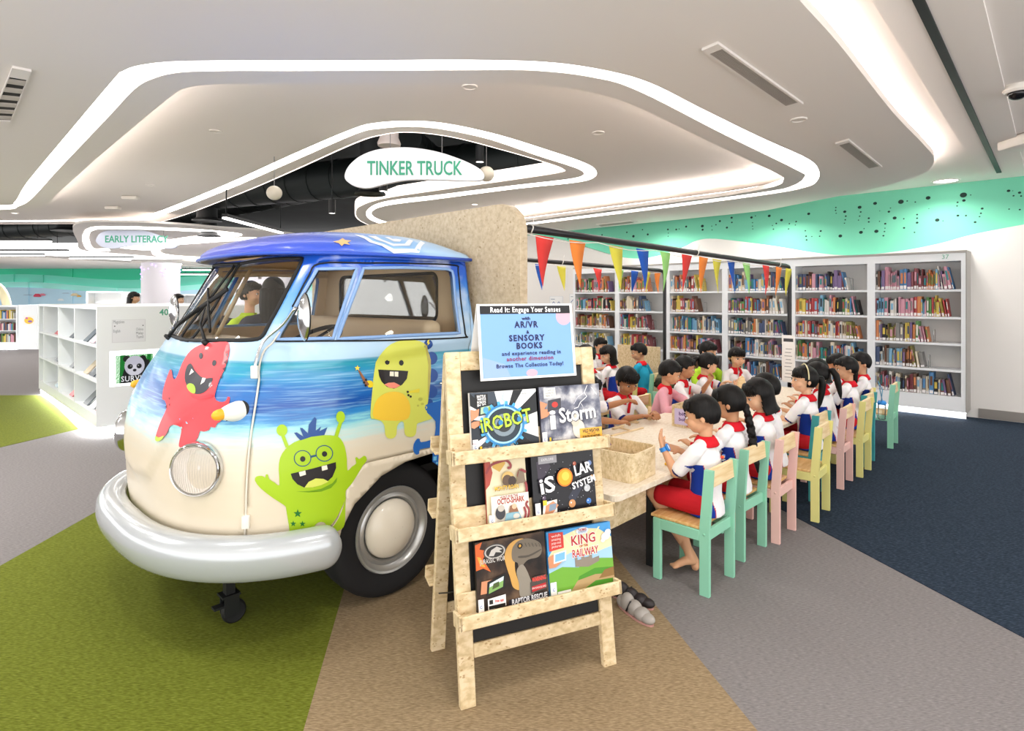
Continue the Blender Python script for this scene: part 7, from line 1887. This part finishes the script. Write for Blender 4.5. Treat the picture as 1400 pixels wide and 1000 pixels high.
    return o
def person(name_label, loc, rz, skin='c9966f', hair='boy', k=1.0, head_yaw=0.0, head_pitch=0.0, head_roll=0.0, lean=0.0, turn=0.0, LH=None, RH=None, lhd=None, rhd=None, lhn=None, rhn=None, uniform=True, shirt='f0eef0', bottoms='c8242e', collar='d01f2c', seated=True, adult=False, vox=.0055, feet=True, group=None, hipz=.408, curl=.35, legs='bare', extras=(), cross=False, sleeve_trim=True, side_panel=True, sleeve_long=False, lpole=None, rpole=None, standz=None):
    """local frame: +y the way the person faces, +x their right-hand side when seen from behind; hands given in local metres"""
    t = thing('person', name_label, 'person', loc, rz, group)
    s = k
    hz = hipz if seated else (.52*s if not adult else .5*s)
    hip = Vector((0, 0, hz))
    up = Vector((math.sin(turn)*.0, math.sin(lean), math.cos(lean))); X = Vector((math.cos(turn), math.sin(turn), 0)); F = Vector((-math.sin(turn), math.cos(turn), 0))
    if lean: up = (Vector((0, 0, 1))*math.cos(lean)+F*math.sin(lean))
    chest = hip+up*.19*s; sh = hip+up*.285*s; neck = hip+up*.335*s; 
    hM = Matrix.Translation(neck+up*.040*s+Vector((0, 0, .086*s))+F*(.012+.03*math.sin(max(0, head_pitch)))*s) @ Matrix.Rotation(turn+head_yaw, 4, 'Z') @ Matrix.Rotation(-head_pitch, 4, 'X') @ Matrix.Rotation(head_roll, 4, 'Y')
    hk = s*1.04 if not adult else s*.80
    if adult: hM = Matrix.Translation(neck+up*.06*s+Vector((0, 0, .078*s))+F*.012*s) @ Matrix.Rotation(turn+head_yaw, 4, 'Z') @ Matrix.Rotation(-head_pitch, 4, 'X')
    Hh = hM @ Matrix.Scale(hk, 4)
    sw = (.118 if not adult else .135)*s
    SL_, SR_ = sh-X*sw, sh+X*sw
    l1, l2 = (.165*s, .150*s) if not adult else (.19*s, .165*s)
    if LH is None: LH = Vector((-.10, .24, .60)) if seated else Vector((-.17*s, .02, hz+.02*s))
    if RH is None: RH = Vector((.10, .24, .60)) if seated else Vector((.17*s, .02, hz+.02*s))
    pl = lpole or Vector((-.6, -.3, -1)); pr = rpole or Vector((.6, -.3, -1))
    EL, LH = ik(SL_, Vector(LH), l1, l2, pl); ER, RH = ik(SR_, Vector(RH), l1, l2, pr)
    bm = BM()
    # head
    ell(bm, (0, -.004, .016), (.074, .086, .084), Hh); ell(bm, (0, .022, -.035), (.056, .060, .056), Hh); ell(bm, (0, .040, -.066), (.030, .030, .022), Hh)
    for q in (-1, 1): ell(bm, (q*.033, .050, -.030), (.027, .027, .028), Hh); ell(bm, (q*.076, -.006, -.012), (.007, .013, .021), Hh); ell(bm, (q*.0075, .083, -.030), (.007, .007, .006), Hh)
    ell(bm, (0, .079, -.012), (.008, .009, .018), Hh); ell(bm, (0, .086, -.027), (.0095, .010, .008), Hh); ell(bm, (0, .078, -.053), (.018, .008, .0065), Hh)
    chain(bm, [neck-up*.02*s, Hh @ Vector((0, -.012, -.045))], [.034*s if not adult else .034*s, .035*hk])
    # trunk under the clothes and arms
    chain(bm, [hip, chest, sh-up*.03*s], [.06*s, .055*s, .048*s]); chain(bm, [SL_, SR_], [.030*s, .030*s])
    for S_, E_, H_, sd, hd, hn in ((SL_, EL, LH, -1, lhd, lhn), (SR_, ER, RH, 1, rhd, rhn)):
        aw = s if not adult else s*.9
        chain(bm, [S_, (S_+E_)/2, E_], [.036*aw, .030*aw, .0235*aw]); chain(bm, [E_, E_+(H_-E_)*.3, H_], [.0235*aw, .0245*aw, .0155*aw])
        d = Vector(hd) if hd else (H_-E_).normalized(); n = Vector(hn) if hn else Vector((0, 0, -1))
        hand(bm, H_, d, n, sd if n.z <= 0 else -sd, (1.0 if not adult else 1.0)*s, curl)
    # legs
    KL = []
    for q in (-1, 1):
        hj = hip+X*q*.062*s
        if seated:
            kn = Vector((q*.085, .27*s, hz+.005)); kn = kn+X*0
            an = Vector((q*.075, .20*s if not cross else -.02, .05)); 
            if cross: an = Vector((-q*.03, .08, .075+.02*q))
        else:
            kn = Vector((q*.07*s, .01, hz*.53)); an = Vector((q*.07*s, -.005, .055*s if not adult else .05*s))
        chain(bm, [hj, (hj+kn)/2, kn], [.052*s, .048*s, .039*s]); chain(bm, [kn, kn+(an-kn)*.35, an], [.039*s, .037*s, .022*s])
        fd = Vector((q*.15, 1, 0)).normalized() if not cross else Vector((-q*.8, .5, 0)).normalized()
        heel = an-Vector((0, 0, .025*s))-fd*.02*s; ball = heel+fd*.105*s-Vector((0, 0, .003)); 
        ball.z = max(.016*s, ball.z-.01); heel.z = max(.02*s, heel.z)
        chain(bm, [heel, (heel+ball)/2+Vector((0, 0, .012*s)), ball], [.021*s, .022*s, .017*s]); chain(bm, [an, heel], [.022*s, .021*s])
        for j in range(5): tp = ball+fd*.018*s+fd.cross(Vector((0, 0, 1)))*((j-2)*.0085*s); chain(bm, [ball+fd.cross(Vector((0, 0, 1)))*((j-2)*.007*s), tp], [.010*s, .0075*s if j else .0085*s])
        KL.append((hj, kn, an))
    body = mesh_obj('body', fuse(bm, vox, 1), [skin_mat(skin)], t)
    # face
    bm = BM()
    for q in (-1, 1): ell(bm, (q*.031, .0735, -.002), (.0125, .0068, .0062), Hh)
    link('eyes', bm, mat('eye_white', 'e8e2dc', .3), body, smooth=True)
    bm = BM()
    for q in (-1, 1): ell(bm, (q*.031, .0785, -.002), (.0068, .0035, .0062), Hh); tube(bm, [Hh @ Vector((q*.016, .0795, .004)), Hh @ Vector((q*.031, .081, .0075)), Hh @ Vector((q*.046, .0745, .003))], .0016*hk, 5)
    link('pupils', bm, mat('eye_dark', '1c120e', .2), body, smooth=True)
    bm = BM()
    for q in (-1, 1): tube(bm, [Hh @ Vector((q*.015, .083, .020)), Hh @ Vector((q*.032, .082, .025)), Hh @ Vector((q*.048, .073, .020))], [.002*hk, .0028*hk, .001*hk], 5)
    link('eyebrows', bm, HAIR, body, smooth=True)
    bm = BM(); tube(bm, [Hh @ Vector((-.018, .081, -.052)), Hh @ Vector((-.006, .0868, -.0505)), Hh @ Vector((.006, .0868, -.0505)), Hh @ Vector((.018, .081, -.052))], [.001*hk, .004*hk, .004*hk, .001*hk], 6, flat=.9)
    link('lips', bm, mat('lips', 'b0645a', .4), body, smooth=True)
    # shirt
    bm = BM(); g = .012*s
    w1 = .088*s
    Mt = Matrix.Translation(hip) @ Matrix.Rotation(turn, 4, 'Z') @ Matrix.Rotation(-lean, 4, 'X')
    TR = ((-.062, .090, .070), (-.060, .108, .092), (-.02, .106, .090), (.04, .098, .079), (.10, .097, .078), (.16, .101, .078), (.21, .106, .074), (.25, .104, .066), (.285, .082, .054), (.315, .046, .040), (.325, .02, .02))
    rg = [[bm.verts.new(Mt @ Vector((rx*s*math.cos(2*PI*q/28), ry*s*math.sin(2*PI*q/28), zz*s))) for q in range(28)] for zz, rx, ry in TR]
    for j in range(len(rg)-1):
        for q in range(28): bm.faces.new((rg[j][q], rg[j][(q+1) % 28], rg[j+1][(q+1) % 28], rg[j+1][q]))
    bm.faces.new(list(reversed(rg[0]))); bm.faces.new(rg[-1])
    chain(bm, [sh+up*.016*s-X*.05*s, SL_+up*.002], [.040*s, .037*s]); chain(bm, [sh+up*.016*s+X*.05*s, SR_+up*.002], [.040*s, .037*s])
    for S_, E_, H_ in ((SL_, EL, LH), (SR_, ER, RH)):
        end = S_+(E_-S_)*(.78 if not sleeve_long else 1.0); chain(bm, [S_, (S_+end)/2, end], [.040*s, .041*s, .042*s] if not sleeve_long else [.041*s, .038*s, .036*s])
        if sleeve_long: chain(bm, [E_, E_+(H_-E_)*.45], [.038*s, .035*s])
    Xn, arm = X.copy(), {}
    def pick(c, n):
        rel = c-hip; h = rel.dot(up)/s; x = abs(rel.dot(X))/s
        # sleeve bands
        for S_, E_ in ((SL_, EL), (SR_, ER)):
            u = (c-S_).dot((E_-S_).normalized())/(E_-S_).length
            dist = ((c-S_)-(E_-S_)*u).length
            if u > .5 and dist < .06*s:
                return 2 if (sleeve_trim and (u > .90)) else 0
        if side_panel and h < .215:
            th_a = abs(math.degrees(math.atan2(rel.dot(F)/.078, max(1e-6, abs(rel.dot(X))/.098))))
            lim = 20+40*max(0, min(1, (.215-h)/.24))
            if th_a < lim: return 1
            if th_a < lim+3: return 3
        return 0
    mats_ = [cloth(shirt), cloth('1f3c9c'), cloth('2a2f74'), cloth('c85a50')]
    shm = fuse(bm, max(.0055, vox), 2)
    nn = [v.normal.copy() for v in shm.vertices]; cc = [v.co.copy() for v in shm.vertices]; fl2 = []
    for c_, n_ in zip(cc, nn):          # soft creases
        q_ = c_+n_*(.0011*s*math.sin(c_.z*60+c_.x*45+math.sin(c_.y*40)*1.5)+.0011*s*math.sin(c_.z*23-c_.x*61+c_.y*37)); fl2 += [q_.x, q_.y, q_.z]
    shm.vertices.foreach_set('co', fl2)
    shirt_o = mesh_obj('shirt', shm, mats_, t, pick if uniform else None)
    # collar
    bm = BM(); cn = neck-up*.012*s; Mc = Matrix.Translation(cn) @ Matrix.Rotation(turn, 4, 'Z') @ Matrix.Rotation(-lean, 4, 'X')
    n = 28; rows = []
    for j, (r0, zz, ry) in enumerate(((.037, .026, .037), (.043, .026, .043), (.060, .004, .056), (.076, -.016, .064), (.073, -.021, .060))):
        ring_ = []
        for i in range(n+1):
            a = -PI/2+PI*.0+ (i/n)*2*PI*.93 + PI + .11*PI*1.0
            a = PI/2+.035*2*PI+(i/n)*2*PI*.93
            dn = 0 if j < 3 else -.018*max(0, math.sin(a))
            ring_.append(bm.verts.new(Mc @ Vector((r0*s*math.cos(a), ry*s*math.sin(a)-.004*s, (zz+dn)*s))))
        rows.append(ring_)
    for j in range(len(rows)-1):
        for i in range(n): bm.faces.new((rows[j][i], rows[j][i+1], rows[j+1][i+1], rows[j+1][i])).smooth = True
    co = link('collar', bm, cloth(collar), shirt_o); md = co.modifiers.new('s', 'SOLIDIFY'); md.thickness = .006*s; md.offset = 0
    if uniform:
        bm = BM(); bbox(bm, (-.011*s, .070*s, -.10*s), (.011*s, .084*s, -.02*s), .003, 1, M=Mc); link('placket', bm, cloth(collar), shirt_o)
    # bottoms
    bm = BM()
    chain(bm, [hip-Vector((.05*s, 0, 0)), hip+Vector((.05*s, 0, 0))], [.060*s, .060*s])
    for hj, kn, an in KL:
        if legs == 'long': chain(bm, [hj, (hj+kn)/2, kn], [.080*s, .068*s, .054*s]); chain(bm, [kn, an+Vector((0, 0, .03))], [.052*s, .042*s])
        else:
            e = hj+(kn-hj)*.80; chain(bm, [hj, (hj+e)/2, e], [.066*s, .060*s, .054*s])
    mb = fuse(bm, max(.006, vox), 1); mb_z = .345 if seated else 0
    if seated:
        for v in mb.vertices:
            if v.co.z < hz-.052 and v.co.y < .15: v.co.z = hz-.052
    mesh_obj('shorts' if legs != 'long' else 'trousers', mb, [cloth(bottoms)], t)
    hr = hair_shell(hM, hair, hk, body, vox)
    return t, dict(Hh=Hh, hM=hM, neck=neck, up=up, X=X, F=F, LH=LH, RH=RH, EL=EL, ER=ER, sh=sh, hip=hip, hk=hk, body=body, hair=hr, shirt=shirt_o)
def kid(label, a, b, face, **kw):
    """face: degrees; 0 = looking along +b (away to the left), 180 = towards the camera side"""
    return person(label, W(a, b, 0), TH+R(face), **kw)
KG = 'children seated along the near side of the table'
S1, S2, S3, S4 = 'd2a07c', 'bd8a66', 'dcae8c', 'a87450'
BK = 1.47
# 1 boy with the blue watch
p1, d1 = kid('small boy with a blue watch on his raised left wrist, nearest the easel', 2.98, 1.43, 0, skin=S1, hair='boy', vox=.0045, lean=R(1), head_yaw=R(22), head_pitch=R(12), LH=(-.15, .175, .695), lhd=(-.15, .15, 1), lhn=(.25, -.9, .1), lpole=Vector((-.1, .5, -1)), RH=(.07, .20, .635), rhd=(-.75, .55, .25), rhn=(-.3, -.5, .6), curl=.14, cross=True)
Mw = Matrix.Translation(d1['LH']+(d1['EL']-d1['LH']).normalized()*.012) @ (d1['EL']-d1['LH']).to_track_quat('Z', 'Y').to_matrix().to_4x4()
wt = thing('wristwatch', 'chunky blue wristwatch with white dial on the raised wrist', 'watch', p1.location, p1.rotation_euler.z)
bm = BM(); lathe(bm, [(.0185, -.011), (.0225, -.011), (.0225, .011), (.0185, .011), (.0185, -.011)], 24, Mw, cap=False); link('strap', bm, mat('watch_blue', '2a7fcf', .35), wt, auto=40)
axd = Vector((.35, -1, .25)).normalized(); cpos = Mw.translation; zd = Mw.to_3x3() @ Vector((0, 0, 1)); axd = (axd-zd*axd.dot(zd)).normalized()
Mf = Matrix.Translation(cpos+axd*.020) @ axd.to_track_quat('Z', 'Y').to_matrix().to_4x4()
bm = BM(); lathe(bm, [(.021, 0), (.021, .008), (.017, .011), (.014, .009)], 28, Mf, cap=False); link('case', bm, mat('watch_blue', '2a7fcf', .35), wt, auto=40)
bm = BM(); lathe(bm, [(.0165, .0085), (.011, .0098), (0, .010)], 24, Mf, cap=False); link('dial', bm, mat('dial_white', 'e6eef4', .3), wt, auto=40)
# printed badge on the shirt's back
for i_, (c_, dx_, dz_, w_, h_) in enumerate((('e04a3a', 0, 0, .010, .012), ('e8b43a', .011, 0, .010, .012), ('3a6ac8', .022, 0, .010, .016), ('b0b4bc', .0, -.012, .03, .004))):
    M_ = Matrix.Translation(d1['hip']+d1['up']*.235+d1['X']*(.035+dx_)+Vector((0, -.082+.06*(.035+dx_), dz_))); bm = BM(); box(bm, (0, -.001, 0), (w_, .012, h_), M=M_); link('badge', bm, mat('badge_'+c_, c_, .5), d1['shirt'])
# 2 braid girl
kid('girl with a long black braid down her back, on a mint chair', 3.44, BK, 0, skin=S2, hair='braid', vox=.005, lean=R(3), head_yaw=R(14), head_pitch=R(10), group=None)
# 3 bob girl
kid('girl with a chin-length black bob looking down to her left', 3.85, BK-.02, 0, skin=S3, hair='bob', vox=.005, lean=R(3), head_yaw=R(48), head_pitch=R(18))
# 4 boy with glasses
p4, d4 = kid('boy with short hair and glasses beyond the bob-haired girl', 4.16, BK+.04, 0, skin=S1, hair='boy', vox=.005, lean=R(5), head_yaw=R(10), head_pitch=R(12))
bm = BM()
for q in (-1, 1):
    closed_tube(bm, [d4['Hh'] @ Vector((q*.032+.019*math.cos(t_), .091, -.002+.015*math.sin(t_))) for t_ in [2*PI*k_/16 for k_ in range(16)]], .0016, 5)
    tube(bm, [d4['Hh'] @ Vector((q*.051, .090, .002)), d4['Hh'] @ Vector((q*.074, .05, .004)), d4['Hh'] @ Vector((q*.083, -.015, .002))], .0016, 5)
tube(bm, [d4['Hh'] @ Vector((-.013, .092, 0)), d4['Hh'] @ Vector((.013, .092, 0))], .0016, 5)
link('spectacles', bm, BLACK, d4['body'])
# 5 girl with hairband
p5, d5 = kid('girl with a cream hairband and low pigtail turned to her left', 4.80, BK, 0, skin=S3, hair='ponytail', vox=.005, head_yaw=R(38), head_pitch=R(-2), lean=R(4))
bm = BM(); tube(bm, [d5['Hh'] @ Vector((.092*math.cos(a_), .004, .012+.104*math.sin(a_))) for a_ in [PI*k_/20*1.0 for k_ in range(21)]], .0045, 6, flat=1.0); link('hairband', bm, mat('band_cream', 'e6dcae', .5), d5['hair'])
# 6 ponytail girl
kid('girl with a thick black ponytail in front of the farther pink chair', 5.18, BK-.01, 0, skin=S2, hair='ponytail', vox=.006, head_yaw=R(5), head_pitch=R(16), lean=R(8))
# 7 dark head leaning in
kid('dark-haired girl leaning forward between the ponytailed girl and the cropped boy', 5.53, BK+.07, 0, skin=S3, hair='bob', vox=.007, head_yaw=R(-8), head_pitch=R(14), lean=R(12))
# 8 cropped boy
kid('boy with cropped hair and strap on his shoulder before the yellow chairs', 5.83, BK-.03, 0, skin=S1, hair='boy', vox=.006, head_yaw=R(30), head_pitch=R(6), lean=R(4))
kid('girl with a hanging ponytail almost hidden behind the cropped boy', 6.10, BK+.10, 0, skin=S2, hair='ponytail', vox=.007, head_yaw=R(10), head_pitch=R(8), lean=R(6))
kid('boy at the end of the near row beside the hanging bottle', 6.42, BK+.00, 18, skin=S1, hair='boy', vox=.007, head_yaw=R(20), head_pitch=R(4), lean=R(4))
# far side of the table, facing the camera side
FBK = 2.60
kid('girl whose arms reach in from behind the easel over the table', 3.30, FBK, 180, skin=S4, hair='bob', vox=.005, lean=R(16), turn=R(20), head_yaw=R(25), head_pitch=R(14), LH=(-.37, .26, .755), lhd=(-1, .1, -.15), lpole=Vector((0, .5, -.6)), RH=(-.30, .42, .60), rhd=(-1, .3, -.05), curl=.45, rpole=Vector((.3, .6, -.6)))
kid('girl with a fringe looking down at the sticks she builds with', 3.90, FBK, 180, skin=S4, hair='cut', vox=.0045, lean=R(12), turn=R(-18), head_yaw=R(-4), head_pitch=R(26), LH=(-.03, .30, .63), lhd=(.5, .6, -.1), RH=(.10, .28, .62), rhd=(-.7, .6, 0), curl=.5)
kid('boy in a pink checked shirt with a red collar looking down', 4.50, FBK, 180, skin=S1, hair='boy', vox=.0045, lean=R(12), turn=R(20), head_yaw=R(12), head_pitch=R(22), shirt='e8a9b6', uniform=False, LH=(.0, .32, .62), RH=(.12, .30, .62), sleeve_long=True, bottoms='c8242e')
kid('tanned boy holding a red ball of clay beside the pink-shirted boy', 4.90, FBK+.02, 180, skin=S2, hair='boy', vox=.005, lean=R(6), turn=R(14), head_yaw=R(14), head_pitch=R(12), LH=(-.16, .22, .74), lhd=(-.3, .4, .8), lhn=(.6, -.3, 0), RH=(.06, .28, .62), curl=.9)
kid('girl with a ponytail and fringe left of the teacher', 5.32, FBK+.02, 180, skin=S3, hair='ponytail', vox=.005, lean=R(8), turn=R(22), head_yaw=R(18), head_pitch=R(18), LH=(-.10, .30, .66), lhd=(-.2, .5, .6), lhn=(.5, 0, 0), RH=(.05, .30, .64))
kid('girl with a straight fringe facing the camera at the far table end', 6.13, FBK+.02, 150, skin=S3, hair='cut', vox=.005, lean=R(2), head_yaw=R(-8), head_pitch=R(8), LH=(-.14, .22, .60), RH=(.14, .22, .60))
# teacher crouching
person('woman in a lime green polo shirt crouching behind the table among the children', W(5.92, 2.88, 0), TH+R(165), skin='d8aa88', hair='bun', k=1.28, adult=True, hipz=.33, lean=R(6), head_yaw=R(10), head_pitch=R(14), uniform=False, shirt='b4dc3c', collar='a8d030', bottoms='2a2c34', legs='long', vox=.006, LH=(-.12, .34, .62), RH=(.14, .34, .62), sleeve_trim=False)
# second table
kid('boy at the second table with a patterned jacket over his arm', 5.97, 3.62, 8, skin=S1, hair='boy', vox=.006, lean=R(8), head_yaw=R(35), head_pitch=R(12), shirt='2aa0c4', uniform=False, RH=(.16, .14, .60))
kid('girl with shoulder-length hair seated at the second table', 5.50, 3.70, 10, skin=S3, hair='bob', vox=.006, lean=R(12), head_yaw=R(55), head_pitch=R(12))
kid('black-haired child bent over the second table above the easel', 4.60, 3.32, 0, hipz=.44, k=1.08, skin=S2, hair='boy', vox=.006, lean=R(14), head_yaw=R(-20), head_pitch=R(20))
kid('boy facing the camera at the back of the second table', 6.36, 4.56, 170, skin=S3, hair='boy', vox=.006, lean=R(4), head_pitch=R(10))
kid('dark-haired child between the second table children, head bowed', 5.6, 4.62, 180, skin=S2, hair='bob', vox=.007, lean=R(10), head_pitch=R(20))
# folded camouflage jacket lying on the boy's lap side
bm = BM(); pj = W(5.98, 3.44, 0)
for q in range(7): ell(bm, (pj.x+.05*math.cos(q*1.9)+.02*q, pj.y-.03*math.sin(q*2.3), .50+.03*(q % 3)), (.085, .06, .065))
o = mesh_obj('camouflage_jacket', fuse(bm, .009, 1), [noise_mat('camouflage', ('23241c', '4a4a3a', '77705a'), scale=9, rough=.9, bump=.2)], None); tag(o, 'crumpled camouflage jacket bundled beside the boy at the second table', 'jacket')
# people standing far off to the left, seen over the shelves and through the cab windows
def adult(label, px, Y, face, **kw):
    x = (px-700)/800*Y; kk = kw.pop('k', 1.72)
    return person(label, (x, Y, 0), R(face), adult=True, seated=False, k=kk, uniform=False, vox=.012, sleeve_trim=False, legs='long', **kw)
adult('woman with tied-up hair in a lime green top seen through the windscreen', 341, 5.9, -100, hair='bun', shirt='bfe040', collar='b0d034', bottoms='33353c', skin='d0a080', k=1.58)
adult('woman with very long dark hair seen through the windscreen at right', 374, 5.6, 25, hair='long', shirt='3a3c44', collar='34363e', bottoms='2a2c34', skin='d8b090', k=1.61)
adult('grey-haired person in dark clothes seen through the left part of the windscreen', 300, 6.6, -175, hair='boy', shirt='2c2f38', collar='2a2c34', bottoms='22242a', skin='b88a6c', k=1.52)
adult('woman with dark hair walking behind the low unit, nearer the sign plate', 182, 12.4, -80, hair='long', shirt='a8c83c', collar='98b834', bottoms='33353c', skin='d0a080', k=1.54)
adult('woman with dark hair behind the low unit, by the number 40', 243, 12.6, -85, hair='bun', shirt='c8ccd4', collar='c0c4cc', bottoms='33353c', skin='d8b090', k=1.5)
bpy.data.scenes.remove(SCRATCH)
